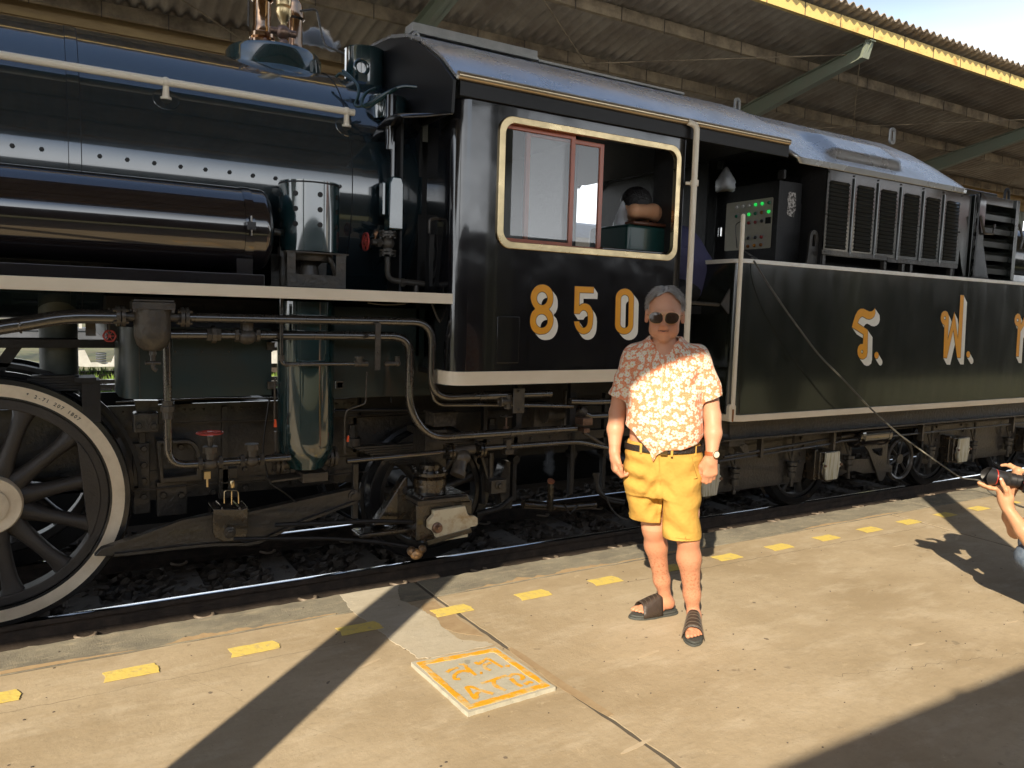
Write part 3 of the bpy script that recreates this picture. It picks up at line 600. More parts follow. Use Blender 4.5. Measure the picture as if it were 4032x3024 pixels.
# ================================================================== THE LOCOMOTIVE
L = thing('steam_locomotive', 'black and dark green steam locomotive numbered 850 standing at the platform', 'locomotive', loc=(0, 5.32, RZ))
BY, BZ, BR = 5.32, 2.30, .832
YC_ = 4.02                                             # plane of the cab and tender sides
def A(name, g, m, parent=None, **k): return add(name, g, m, parent or L, **k)
def cylx(x0, x1, y, z, r, n=96): return cyl((x0, y, z), (x1, y, z), r, n=n)
def capx(x0, x1, y, z, r, dome=.05, n=48):             # tank with dished ends
    pr = [(0.001, 0)]+[(r*sin(PI/2*i/7), dome*(1-cos(PI/2*i/7))) for i in range(1, 8)]; ln = x1-x0
    pr = pr+[(p[0], ln-p[1]) for p in reversed(pr)]
    return lathe(pr, (x0, y, z), (1, 0, 0), n, cap=False)
# boiler with its clothing joints
A('boiler', J(cylx(-3.2, 1.60, BY, BZ, BR, 128), cylx(1.60, 2.0, BY, BZ, BR-.004, 128)), M_BOIL, smooth=40)
xs0 = PY('a1', 535, 800, 4.49).x; xs1 = PY('a1', 632, 800, 4.49).x
A('boiler_band', cylx(xs0, xs1, BY, BZ, BR+.004, 128), M_BOIL)
for x in (xs0-.003, xs1): A('boiler_seam', cylx(x, x+.004, BY, BZ, BR+.0015, 128), M_DARK)
xb0 = PY('a2', 985, 1100, 4.49).x; xb1 = PY('a2', 1065, 1100, 4.49).x
A('boiler_band', cylx(xb0, xb1, BY, BZ, BR+.005, 128), M_BOIL); A('boiler_seam', cylx(xb0-.004, xb0, BY, BZ, BR+.002, 128), M_DARK)
bolt_me = None
for n_, a, b in (('a1',97,1155),('a1',330,1182),('a1',790,1237),('a1',1008,1265),('a1',1222,1292),('a1',1430,1320),('a1',1627,1343),('a1',1818,1364),('a1',2002,1392),('a1',2181,1413),('a2',193,1390),('a2',372,1412),('a2',880,1477)):
    p = PY(n_, a, b, 4.49); ang = math.asin((p.z-BZ)/BR); y = BY-BR*cos(ang)
    p = PY(n_, a, b, y); A('bolt', hexb((p.x, y+.002, p.z), (0, -cos(ang), sin(ang)), .0115, .012), M_DARK)
# handrail, standing off the boiler on turned pillars
hrY = 4.57; h0 = PY('a1', 0, 430, hrY); h1 = PY('a2', 995, 897, hrY); hz_ = (h0.z+h1.z)/2
A('handrail', J(tube([(-3.2, hrY, hz_), (h1.x, hrY, hz_)], .0205, 16)), M_CREAM)
for n_, a, b in (('a1', 1313, 640), ('a2', 935, 880)):
    x = PY(n_, a, b, hrY).x
    for k in (0,):
        ang = rad(26); q = Vector((x, BY-BR*cos(ang), BZ+BR*sin(ang)))
        t = A('handrail_pillar', J(ball((x, hrY, hz_), .026, 16, 10), cyl(q, (x, hrY, hz_), .019, .014, 14), lathe([(.028, 0), (.028, .012), (.02, .016)], q, Vector((x, hrY, hz_))-q, 16)), M_CREAM)
        A('pillar_washer', lathe([(.001, .0), (.068, .0), (.064, .007), (.001, .008)], q-Vector((0, -.004, 0)), (0, -cos(ang), sin(ang)), 28), M_BOIL)
# safety valve base plate and valves
bx = PY('c7', 900, 1000, 5.25).x
A('dome_base', J(lathe([(.30, 0), (.30, .15), (.285, .175), (.22, .19), (.001, .192)], (bx, 5.28, 3.04), (0, 0, 1), 48), lathe([(.40, -.02), (.36, .02), (.31, .05), (.30, .06)], (bx, 5.28, 3.02), (0, 0, 1), 48)), M_GREEN)
def valve(x, y, z, s=1.0, kind='pop'):
    v = A('safety_valve', lathe([(.085, 0), (.085, .03), (.065, .04), (.078, .05), (.078, .075), (.062, .085), (.058, .12), (.055, .125), (.055, .27), (.068, .285), (.068, .315), (.06, .33), (.056, .37), (.035, .41), (.02, .42), (.02, .45), (.001, .455)], (x, y, z), (0, 0, 1), 28), M_COPPER)
    A('valve_flange', J(lathe([(.10, 0), (.10, .022)], (x, y, z-.02), (0, 0, 1), 8), disc_bolts((x, y, z+.0), (0, 0, 1), .085, 6, .012, .03)), M_BRONZE, v)
    A('valve_lever', tube([(x-.09, y-.03, z+.10), (x-.085, y-.03, z+.30), (x-.06, y-.02, z+.47), (x+.02, y, z+.47)], .008, 6, .02), M_CAST, v)
zb = 3.235
xv1 = PY('c7', 660, 600, 5.20).x; xv2 = PY('c7', 1270, 600, 5.36).x; xw = PY('c7', 1050, 400, 5.12).x
valve(xv1, 5.22, zb); valve(xv2, 5.36, zb-.02)
wh = A('whistle', J(lathe([(.018, 0), (.018, .10), (.03, .12), (.048, .16), (.050, .185), (.03, .19)], (xw, 5.10, zb+.03), (0, 0, 1), 24), lathe([(.045, 0), (.048, .02), (.048, .26), (.02, .28)], (xw, 5.10, zb+.235), (0, 0, 1), 24)), M_BRASS)
A('whistle_valve', J(ball((xw-.01, 5.08, zb+.07), .045), cyl((xw-.09, 5.08, zb+.07), (xw+.07, 5.08, zb+.07), .022), ball((xw-.01, 5.06, zb-.01), .035)), M_BRONZE, wh)
A('whistle_rod', tube([PY('c7', 1390, 215, 5.3), PY('c7', 1700, 175, 5.3), PY('c7', 1800, 650, 5.3), PY('c7', 1870, 890, 5.3), PY('a2', 1030, 470, 5.2), PY('a2', 1250, 540, 5.1)], .007, 6, .03), M_CAST, wh)
# running board with its white edge, valance and the reservoir on its shelf
RT = 1.690
xr1 = PY('a4', 1815, 1120, 4.06).x
A('running_board', box(-3.2, xr1, 4.075, 4.62, RT-.012, RT), M_DARK)
A('running_board_edge', box(-3.2, xr1, 4.060, 4.0745, RT-.058, RT+.002), M_CREAM, bevel=.002)
A('reservoir_shelf', box(-3.2, PY('a3', 2095, 945, 4.12).x, 4.12, 4.50, RT+.001, RT+.062), M_TANK, bevel=.004)
TY = 4.33; a1_, a2_ = math.atan(.1415), math.atan(.0411); TR = TY/cos((a1_+a2_)/2)*sin((a1_-a2_)/2); TZ = 1.6+TY*math.tan((a1_+a2_)/2)
xt = PY('a3', 2150, 560, TY).x
tank = A('air_reservoir', capx(-3.2, xt, TY, TZ, TR, .075, 64), M_TANK)
xt2 = PY('a3', 1985, 560, TY-TR).x
for x in (xt2, ): A('tank_strap', J(cylx(x-.022, x+.022, TY, TZ, TR+.004, 64), box(x-.022, x+.022, TY-TR-.022, TY-TR+.0, TZ-.02, TZ+.02), cyl((x, TY-TR-.014, TZ-.05), (x, TY-TR-.014, TZ+.05), .006, n=8)), M_TANK, tank)
A('tank_strap', cylx(xt2-1.15, xt2-1.11, TY, TZ, TR+.004, 64), M_TANK, tank)
A('tank_foot', box(xt2-.06, xt2+.02, 4.16, 4.40, RT+.06, RT+.14), M_TANK, tank)
A('tank_pipe', J(tube([(xt-.02, TY, TZ), (xt+.06, TY, TZ), (xt+.06, TY, RT-.02)], .019, 12, .05), cyl((xt+.06, TY, TZ-.13), (xt+.06, TY, TZ-.08), .028, n=8)), M_CAST, tank)
# the perforated sheet-metal drum and its stand
dx0 = PY('a4', 400, 500, 4.33).x; dx1 = PY('a4', 870, 500, 4.33).x; dc = (dx0+dx1)/2; dr = (dx1-dx0)/2*.985
dz0 = PY('a4', 640, 775, 4.15).z; dz1 = PY('a4', 640, 215, 4.18).z; DY = 4.33
def drum():
    n = 72; rows = 28; V = []; F = []
    for j in range(rows+1):
        for i in range(n):
            a = 2*PI*i/n; V.append((dc+dr*sin(a), DY-dr*cos(a), dz0+(dz1-dz0)*j/rows))
    for j in range(rows):
        for i in range(n):
            F.append((j*n+i, j*n+(i+1) % n, (j+1)*n+(i+1) % n, (j+1)*n+i))
    return V, F
dm = A('perforated_drum', drum(), M_GREEN, smooth=60)
hb = []
for k in range(3):
    z = dz0+(dz1-dz0)*(.80-.213*k)
    for a in (-82, -42, 4, 46, 88, 130, 175, 220): hb.append(a); A('vent_hole', lathe([(.001, .0), (.0145, .0), (.0145, .0015), (.001, .0015)], (dc+(dr+.0005)*sin(rad(a)), DY-(dr+.0005)*cos(rad(a)), z), (sin(rad(a)), -cos(rad(a)), 0), 14), M_DARK, dm) if abs(a) < 95 else None
A('drum_lid', lathe([(.001, 0), (dr-.002, 0), (dr+.002, -.006), (dr+.002, -.012)], (dc, DY, dz1-.004), (0, 0, 1), 48), M_DARK, dm)
A('drum_inner', J(lathe([(dr*.75, 0), (dr*.8, .02), (dr*.8, .05)], (dc, DY, dz0-.05), (0, 0, 1), 32), lathe([(dr*.35, 0), (dr*.3, .06), (dr*.6, .11)], (dc, DY, RT+.07), (0, 0, 1), 24), tube([(dc+.07, DY-.1, dz0), (dc+.09, DY-.12, dz0-.05), (dc+.12, DY-.1, RT+.08)], .014, 8, .03)), M_CAST, dm)
sx0 = PY('a4', 460, 900, 4.16).x; sx1 = PY('a4', 925, 900, 4.16).x; sz = PY('a4', 470, 775, 4.15).z
A('drum_stand', J(box(sx0, sx1, 4.15, 4.158, RT, RT+.075), box(sx0, sx0+.045, 4.15, 4.158, RT+.07, sz), box(sx1-.055, sx1, 4.15, 4.158, RT+.07, sz), box(sx0, sx1, 4.15, 4.52, RT+.001, RT+.01), box(sx0, sx1, 4.50, 4.51, RT, sz), box(sx0-.01, sx1+.015, 4.145, 4.2, sz-.008, sz)), M_CAST, bevel=.002)
# feed cock column on the firebox side
cxp = PY('a4', 1290, 200, 4.42)
A('sight_column', J(prism([(cxp.x-.045, 2.06), (cxp.x+.045, 2.06), (cxp.x+.045, 2.33), (cxp.x+.03, 2.37), (cxp.x-.03, 2.37), (cxp.x-.045, 2.33)], 'y', 4.33, 4.42), box(cxp.x-.075, cxp.x-.05, 4.37, 4.43, 2.14, 2.34)), M_GREEN, bevel=.01)
A('steam_pipe', J(tube([(cxp.x, 4.40, 2.36), (cxp.x, 4.40, 2.58)], .016, 12), tube([(cxp.x-.01, 4.42, 2.55), (cxp.x-.01, 4.42, 2.85)], .030, 16), cyl((cxp.x-.01, 4.42, 2.535), (cxp.x-.01, 4.42, 2.56), .034)), M_BLACK)
zc_ = PY('a4', 1270, 720, 4.36).z; xc_ = PY('a4', 1265, 720, 4.36).x
vb = A('globe_valve', J(ball((xc_, 4.37, zc_), .040), cyl((xc_, 4.37, zc_-.055), (xc_, 4.37, zc_+.055), .026), *[cyl((xc_, 4.37, zc_+s), (xc_, 4.37, zc_+s+.012), .052, n=24) for s in (-.068, -.050, .040, .056)], cyl((xc_-.10, 4.37, zc_), (xc_, 4.37, zc_), .018), cyl((xc_-.07, 4.37, zc_), (xc_-.045, 4.37, zc_), .028, n=6), disc_bolts((xc_, 4.37, zc_-.078), (0, 0, 1), .042, 6, .008, .04), disc_bolts((xc_, 4.37, zc_+.03), (0, 0, 1), .042, 6, .008, .045)), M_CAST)
def handwheel(c, axis, R, parent=None, m=M_RED, n=6, r=None):
    s, t, d = frame_of(axis); c = Vector(c); r = r or R*.13
    g = [tube([c+s*(R*cos(2*PI*i/36))*(1+.04*cos(2*PI*i/36*n))+t*(R*sin(2*PI*i/36))*(1+.04*cos(2*PI*i/36*n)) for i in range(36)], r, 8, closed=True), cyl(c-d*r*1.4, c+d*r*1.4, R*.26, n=12)]
    for i in range(n): a = 2*PI*i/n; g.append(tube([c, c+s*(R*cos(a))+t*(R*sin(a))], r*.6, 6))
    return A('valve_wheel', J(*g), m, parent)
hwx = PY('a4', 1085, 715, 4.37); handwheel((hwx.x, 4.37, zc_), (1, 0, 0), .050, vb)
A('drain_elbow', J(tube([(xc_, 4.37, zc_-.08), (xc_, 4.37, RT+.075), (xc_+.24, 4.37, RT+.06)], .018, 12, .05), cyl((xc_+.08, 4.37, RT+.063), (xc_+.11, 4.37, RT+.062), .027, n=8), cyl((xc_+.19, 4.37, RT+.0), (xc_+.19, 4.37, RT+.05), .016)), M_CAST)
# turret covers, lifting eye and green cables in front of the cab
p = PY('a2', 1325, 650, 4.55)
A('turret_cover', J(lathe([(.115, 0), (.115, .13), (.118, .135), (.118, .14), (.108, .14), (.106, .02), (.001, .02)], (p.x, 4.68, 2.76), (0, 0, 1), 40, cap=False)), M_GREEN)
p = PY('a2', 1050, 500, 5.1)
A('turret_cover', lathe([(.13, 0), (.13, .26), (.133, .265), (.122, .266), (.12, .02), (.001, .02)], (p.x+.03, 5.12, 3.04), (0, 0, 1), 40, cap=False), M_GREEN)
p = PY('a2', 1052, 535, 4.72); A('lifting_eye', J(torus((p.x, 4.72, p.z), (0, 1, 0), .042, .011, 28, 10), box(p.x-.03, p.x+.03, 4.69, 4.75, p.z-.09, p.z-.045)), M_GREEN)
cab_p = lambda *pts: [PY('a2', a, b, y) for a, b, y in pts]
A('cable', J(tube(cab_p((905,560,4.75),(960,600,4.7),(1030,680,4.62),(1030,760,4.58),(990,850,4.56),(1100,830,4.5),(1240,740,4.45),(1370,680,4.42),(1490,690,4.40)), .0095, 8, .04), tube(cab_p((1160,700,4.55),(1090,730,4.52),(1055,790,4.5),(1055,840,4.48),(1110,850,4.46),(1180,800,4.44),(1330,700,4.42)), .0095, 8, .04), tube(cab_p((850,610,4.78),(880,580,4.76),(915,590,4.74),(1000,640,4.66)), .009, 8, .02)), M_RUBBER)
# cab -----------------------------------------------------------------
XF = 1.98; XB = 3.735; RXE = 4.74
roofp = [(3.985, 2.905), (4.06, 2.965), (4.178, 3.06), (4.358, 3.17), (4.51, 3.25), (4.689, 3.325), (4.965, 3.395), (5.34, 3.435)]
fullp = roofp+[(10.64-y, z) for y, z in reversed(roofp[:-1])]
def thick(P, t): return P+[(y, z-t) for y, z in reversed(P)]
A('cab_roof', prism(thick(fullp, .02), 'x', XF-.01, RXE), M_SILVER, smooth=40)
fr = [(4.00, 2.70)]+[(y, z-.03) for y, z in roofp]+[(10.64-y, z-.03) for y, z in reversed(roofp[:-1])]+[(6.64, 2.70)]
A('cab_front', prism(fr, 'x', XF-.03, XF-.012), mat('satin_black', (.008, .008, .009), rough=.42, spec=.35), smooth=0)
A('cab_front_lower', J(box(XF+.0, XF+.02, 4.50, 6.2, 1.3, 2.72)), M_DARK)
# curved visor over the front window
vp = [(4.00, 2.700), (4.10, 2.735), (4.25, 2.745), (4.40, 2.72), (4.52, 2.66)]
V = []; F = []
for i, (y, z) in enumerate(vp):
    V += [(XF-.02, y, z), (XF-.17, y+.01, z-.035), (XF-.30, y+.04, z-.055)]
for i in range(len(vp)-1):
    for j in range(2): F.append((3*i+j, 3*i+j+1, 3*i+j+4, 3*i+j+3))
o_ = A('window_visor', (V, F), M_BLACK, smooth=60); s_ = o_.modifiers.new('solid', 'SOLIDIFY'); s_.thickness = .01
# long rain strip box on the roof
p0 = PY('b8', 100, 110, 4.72); p1 = PY('b8', 528, 210, 4.72)
A('roof_conduit', J(box(p0.x, p1.x, 4.68, 4.80, 3.345, 3.40), box(p0.x+.02, p1.x, 4.665, 4.69, 3.335, 3.352)), M_GALV, bevel=.003)
A('roof_flange', box(p1.x, p1.x+1.35, 4.66, 4.75, 3.325, 3.34), M_GALV)
for a, b in ((120, 125), (828, 297)):
    q = PY('b8', a, b, 4.66); A('roof_eye', tube([(q.x-.025, 4.66, q.z-.07), (q.x-.025, 4.66, q.z+.0), (q.x, 4.66, q.z+.03), (q.x+.025, 4.66, q.z), (q.x+.025, 4.66, q.z-.07)], .009, 8, .02), M_GALV)
q = PY('b2', 745, 300, 4.66)
A('roof_eye', ring_prism(rrect(q.x-.032, q.x+.032, q.z-.075, q.z+.075, .03), rrect(q.x-.016, q.x+.016, q.z-.05, q.z+.055, .015), 'y', 4.655, 4.672), M_GALV)
# brass-lined rain gutter and fascia
A('gutter', tube([(XF, 3.985, 2.905), (RXE-.02, 3.985, 2.905)], .024, 16), mat('gutter_metal', (.62, .50, .34), rough=.25, metal=.8, noise=.4, nscale=4))
A('eaves_fascia', prism([(3.995, 2.90), (3.999, 2.80), (4.02, 2.80), (4.02, 2.90)], 'x', XF+.02, RXE), MATS['satin_black'], bevel=.004)
# side sheet: rounded front corner, cut-out window, dropping to the cream sill
wx0, wx1, wz0, wz1 = 2.30, 3.655, 2.0, 2.712
def sheet_with_hole(x0, x1, z0, z1, inner, y0, y1):
    n = len(inner); outer = []
    cx, cz = (wx0+wx1)/2, (wz0+wz1)/2
    for (x, z) in inner:
        dx, dz = x-cx, z-cz; k = min(((x1-cx) if dx > 0 else (cx-x0))/max(abs(dx), 1e-6), ((z1-cz) if dz > 0 else (cz-z0))/max(abs(dz), 1e-6)); outer.append((cx+dx*k, cz+dz*k))
    # add exact corners
    for c in ((x0, z0), (x0, z1), (x1, z0), (x1, z1)):
        j = min(range(n), key=lambda i: (outer[i][0]-c[0])**2+(outer[i][1]-c[1])**2); outer[j] = c
    return ring_prism(outer, inner, 'y', y0, y1)
win_in = rrect(wx0, wx1, wz0, wz1, .06, 8)
A('cab_side', sheet_with_hole(2.09, XB, 1.235, 2.86, win_in, YC_, YC_+.012), M_BLACK, smooth=0)
cor = [(2.09-.09*sin(PI/2*i/10), YC_+.09-.09*cos(PI/2*i/10)) for i in range(11)]+[(2.0, 4.42)]
corn = cor+[(x+.012*(1 if i > 4 else 0.5), y+.012) for i, (x, y) in reversed(list(enumerate(cor)))]
A('cab_corner', prism(corn, 'z', 1.235, 2.80), M_BLACK, smooth=50)
A('cab_floor', box(2.0, 4.2, 4.10, 6.5, 1.20, 1.232), M_DARK)
A('cab_ceiling', box(2.0, 4.7, 4.10, 6.5, 2.895, 2.90), M_DARK)
A('cab_far_side', J(box(2.0, 2.6, 6.6, 6.62, 1.2, 2.9), box(3.4, 3.8, 6.6, 6.62, 1.2, 2.9), box(2.0, 3.8, 6.6, 6.62, 1.2, 2.0)), M_DARK)
A('cab_side_door_frame', J(box(XB-.03, XB, YC_+.013, 4.30, 1.24, 2.86), box(3.45, 3.47, 4.9, 6.5, 1.3, 2.9)), M_DARK)
A('hatch', prism(rrect(PY('c4', 250, 850, YC_).x, PY('c4', 525, 850, YC_).x, PY('c4', 255, 1435, YC_).z, PY('c4', 255, 845, YC_).z, .008), 'y', YC_-.007, YC_-.001), M_BLACK, bevel=.003)
sill = [(2.10-.115*sin(PI/2*i/8), YC_+.105-.115*cos(PI/2*i/8)) for i in range(9)]
sl = [(XB+.02, YC_-.010)]+sill+[(1.985, 4.30), (2.0, 4.30)]+[(x+.012, y+.012) for x, y in reversed(sill)]+[(XB+.02, YC_+.004)]
A('cab_sill', prism(sl, 'z', 1.155, 1.236), M_CREAM, smooth=50)
wf = A('window_frame', ring_prism(rrect(2.27, 3.69, 1.972, 2.742, .09, 8), rrect(2.312, 3.65, 2.014, 2.702, .065, 8), 'y', YC_-.016, YC_+.02), M_BRASS, bevel=.004)
ys = YC_+.03
def sash(x0, x1, z0, z1, y, w=.030):
    s_ = A('window_sash', J(box(x0, x0+w, y, y+.022, z0, z1), box(x1-w, x1, y, y+.022, z0, z1), box(x0+w, x1-w, y, y+.022, z1-w*.9, z1), box(x0+w, x1-w, y, y+.022, z0, z0+w*.9)), M_WOOD, bevel=.002)
    A('pane', box(x0+w-.002, x1-w+.002, y+.009, y+.012, z0+w*.9, z1-w*.9), M_GLASS, s_)
sash(2.300, 2.842, 2.012, 2.706, ys); sash(2.50, 3.09, 2.000, 2.690, ys+.03)
A('window_ledge', box(3.09, 3.66, YC_+.03, YC_+.12, 2.0, 2.035), M_TANK, bevel=.01)
A('downpipe', J(tube([(3.70, 3.975, 2.90), (3.765, 3.955, 2.88), (3.768, 3.955, 1.45), (3.775, 3.955, 1.15)], .021, 14, .06), cyl((3.768, 3.955, 2.482), (3.768, 3.955, 2.52), .028), cyl((3.72, 3.99, 2.50), (3.768, 3.96, 2.50), .011)), M_CREAM)
# handrail, conduits and gloom between boiler and cab
g = []
for a in (1640, 1655, 1700, 1740, 1790): g.append(tube([PY('a4', a, -420, 4.35), PY('a4', a+6, 600, 4.35), PY('a4', a-15, 1000, 4.38)], .007 if a != 1655 else .012, 8, .1))
A('cab_front_pipes', J(*g, tube([PY('a4', 1590, 640, 4.25), PY('a4', 1590, 530, 4.25), PY('a4', 1660, 520, 4.25), PY('a4', 1690, 560, 4.25), PY('a4', 1715, 680, 4.25)], .009, 8, .02)), M_CAST)
A('gloom_plate', box(1.80, 1.815, 4.36, 4.55, RT, 2.72), M_DARK)  # dark sheet put in for the shade in front of the cab
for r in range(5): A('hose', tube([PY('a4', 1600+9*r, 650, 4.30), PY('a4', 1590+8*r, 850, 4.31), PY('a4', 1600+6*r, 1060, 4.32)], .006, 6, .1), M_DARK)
# cab interior: seat, control box, far window light
A('seat_back', J(box(3.38, 3.78, 4.16, 4.62, 1.95, 2.22)), mat('green_vinyl', (.010, .045, .040), rough=.35, coat=.2), bevel=.03)
A('arm_rest', box(3.42, 3.80, 4.15, 4.26, 2.215, 2.240), mat('dark_wood', (.09, .03, .015), rough=.4), bevel=.01)
A('cab_backhead', J(box(2.05, 2.5, 4.8, 5.8, 1.3, 2.7), cyl((2.5, 5.1, 2.4), (2.62, 5.1, 2.4), .1), cyl((2.5, 5.4, 2.2), (2.62, 5.4, 2.2), .08)), M_DARK)
# ---------------------------------------------------------------- number on the cab side
def pip(p, poly):
    c = False; n = len(poly)
    for i in range(n):
        a = poly[i]; b = poly[i-1]
        if (a[1] > p[1]) != (b[1] > p[1]) and p[0] < (b[0]-a[0])*(p[1]-a[1])/(b[1]-a[1])+a[0]: c = not c
    return c
def region(polys, pred, y):
    vs = []; fs = []
    for P in polys:
        k = len(vs); vs += [Vector(p) for p in P]; fs.append(list(range(k, k+len(P))))
    r = delaunay_2d_cdt(vs, [], fs, 0, 1e-5); V = [(p.x, y, p.y) for p in r[0]]; F = []
    for f in r[2]:
        c = (sum(r[0][i].x for i in f)/len(f), sum(r[0][i].y for i in f)/len(f))
        if pred(c): F.append(tuple(f))
    return V, F
def ell(c, rx, ry, n=36, sk=0): return [(c[0]+rx*cos(2*PI*i/n)+sk*sin(2*PI*i/n), c[1]-ry*sin(2*PI*i/n)) for i in range(n)]
def spl(P, k=4):      # closed smooth outline
    o = []
    n = len(P)
    for i in range(n):
        p0, p1, p2, p3 = P[i-1], P[i], P[(i+1) % n], P[(i+2) % n]
        for j in range(k):
            t = j/k; o.append(tuple(.5*((2*p1[d])+(-p0[d]+p2[d])*t+(2*p0[d]-5*p1[d]+4*p2[d]-p3[d])*t*t+(-p0[d]+3*p1[d]-3*p2[d]+p3[d])*t**3) for d in (0, 1)))
    return o
def glyph(name, crop, outs, holes, off, parent, yb, ow):
    """outs, holes: outlines traced in picture pixels, mapped onto the side sheet"""
    m = lambda P: [(q.x, q.z) for q in (PY(crop, a, b, yb) for a, b in P)]
    O = [m(P) for P in outs]; Hh = [m(P) for P in holes]
    b0 = PY(crop, outs[0][0][0], outs[0][0][1], yb); b1 = PY(crop, outs[0][0][0]+off[0], outs[0][0][1]+off[1], yb); dx, dz = b1.x-b0.x, b1.z-b0.z
    inO = lambda p: any(pip(p, P) for P in O); inH = lambda p: any(pip(p, P) for P in Hh)
    N = 14
    def shad(p):
        for i in range(N+1):
            t = i/N; q = (p[0]-dx*t, p[1]-dz*t)
            if inO(q) and not inH(q): return True
        return False
    polys = []
    for P in O+Hh:
        for i in range(0, len(P)):
            a, b = P[i], P[(i+1) % len(P)]
            if abs((b[0]-a[0])*dz-(b[1]-a[1])*dx) > 1e-7: polys.append([a, b, (b[0]+dx, b[1]+dz), (a[0]+dx, a[1]+dz)])
        polys += [P, [(x+dx, z+dz) for x, z in P]]
    lt = A(name+'_shadow', region(polys, shad, yb-.0012), M_LWHITE, parent, smooth=0)
    polys = []; 
    def band(P):
        out = []
        for i in range(len(P)):
            a, b = P[i], P[(i+1) % len(P)]; d = Vector((b[0]-a[0], b[1]-a[1]))
            if d.length < 1e-7: continue
            d.normalize(); nn = Vector((-d.y, d.x))*ow; e = d*ow*.6
            out.append([(a[0]+nn.x-e.x, a[1]+nn.y-e.y), (b[0]+nn.x+e.x, b[1]+nn.y+e.y), (b[0]-nn.x+e.x, b[1]-nn.y+e.y), (a[0]-nn.x-e.x, a[1]-nn.y-e.y)])
        return out
    bands = [q for P in O+Hh for q in band(P)]
    A(name+'_outline', region(bands, lambda p: any(pip(p, q) for q in bands), yb-.0024), M_LINE, parent, smooth=0)
    A(name, region(O+Hh, lambda p: inO(p) and not inH(p), yb-.0036), M_LETTER, parent, smooth=0)
e8t = [(560,400),(545,300),(500,230),(435,190),(368,180),(295,195),(235,240),(190,310),(172,400),(185,480),(215,550),(248,603),(200,650),(172,720),(160,800),(165,880),(195,960),(245,1015),(310,1040),(365,1042),(430,1030),(490,990),(540,910),(562,820),(558,740),(535,670),(487,608),(525,560),(552,490)]
glyph('digit', 'c2', [spl(e8t, 3)], [ell((370, 420), 95, 118, 32), ell((362, 812), 105, 122, 32)], (85, 105), L, YC_, .0035)
e5 = [(940,208),(1270,222),(1265,325),(1022,318),(1015,555),(1045,528),(1080,512),(1115,507),(1155,516),(1195,540),(1228,585),(1250,650),(1258,720),(1254,800),(1248,870),(1232,935),(1195,995),(1150,1028),(1100,1040),(1050,1032),(1005,1003),(965,950),(940,890),(925,822),(1015,820),(1022,865),(1045,908),(1070,930),(1100,934),(1130,915),(1155,875),(1165,830),(1168,770),(1167,710),(1155,665),(1125,632),(1090,622),(1058,634),(1035,660),(1022,686),(926,683)]
glyph('digit', 'c2', [e5], [], (72, 108), L, YC_, .0035)
def cap0(xl, xr, yt, yb, sk=0):
    rx = (xr-xl)/2; cx = (xl+xr)/2; ry = rx*1.05
    return [(cx+rx*cos(PI*i/12)+sk, yt+ry-ry*sin(PI*i/12)) for i in range(13)]+[(cx-rx*cos(PI*i/12)-sk, yb-ry+ry*sin(PI*i/12)) for i in range(13)]
glyph('digit', 'c2', [cap0(1645, 1960, 250, 1042, 6)], [cap0(1735, 1876, 355, 940, 5)], (88, 108), L, YC_, .0035)
# ---------------------------------------------------------------- driving wheels
WX, WZ, WR = -.305, .517, .665
def wheel(xc, zc, R, yf, nsp, hubr, name, spokes=True, white=True, cw=None, parent=L, t=.12, seg=72, m=M_SPOKE):
    w = A(name, J(ring_prism([(xc+(R*.84)*cos(2*PI*i/seg), zc+(R*.84)*sin(2*PI*i/seg)) for i in range(seg)], [(xc+R*.76*cos(2*PI*i/seg), zc+R*.76*sin(2*PI*i/seg)) for i in range(seg)], 'y', yf+.012, yf+t)), m, parent, bevel=.006)
    A('tyre', lathe([(R*.84, .004), (R*.84, 0), (R*.845, -.004), (R*1.0-.004, -.004), (R, .004), (R+.006, .10), (R+.028, .112), (R+.028, .132), (R*.84, .132)], (xc, yf, zc), (0, 1, 0), 96, cap=False), M_TYRE, w, smooth=30)
    if white:
        A('white_rim', lathe([(R*.86, -.0055), (R*.955, -.0055)], (xc, yf, zc), (0, 1, 0), 96, cap=False), M_TWHITE, w, smooth=0)
    A('hub', lathe([(.001, -.05), (hubr*.55, -.05), (hubr*.6, -.045), (hubr*.6, -.035), (hubr*.95, -.035), (hubr, -.02), (hubr, .06)], (xc, yf, zc), (0, 1, 0), 48, cap=False), M_TWHITE if white else m, w)
    for i in range(nsp):
        a = 2*PI*(i+.35)/nsp; d = Vector((cos(a), 0, sin(a))); q = Vector((-sin(a), 0, cos(a)))
        V = []; F = []; K = 9
        for k in range(K):
            f_ = k/(K-1); r = hubr*.8+(R*.79-hubr*.8)*f_; wd = (.034+.030*abs(2*f_-1)**3+.012*(1-f_))*(R/.665)**.5; dp = .035+.01*(1-f_); y = yf+.055
            c = Vector((xc, y, zc))+d*r
            for j in range(8): b = 2*PI*j/8; V.append(tuple(c+q*(wd*cos(b))+Vector((0, dp*sin(b), 0))))
        for k in range(K-1):
            for j in range(8): F.append((k*8+j, k*8+(j+1) % 8, (k+1)*8+(j+1) % 8, (k+1)*8+j))
        if spokes: A('spoke', (V, F), m, w, smooth=60)
    return w
dw = wheel(WX, WZ, WR, 4.745, 12, .155, 'driving_wheel')
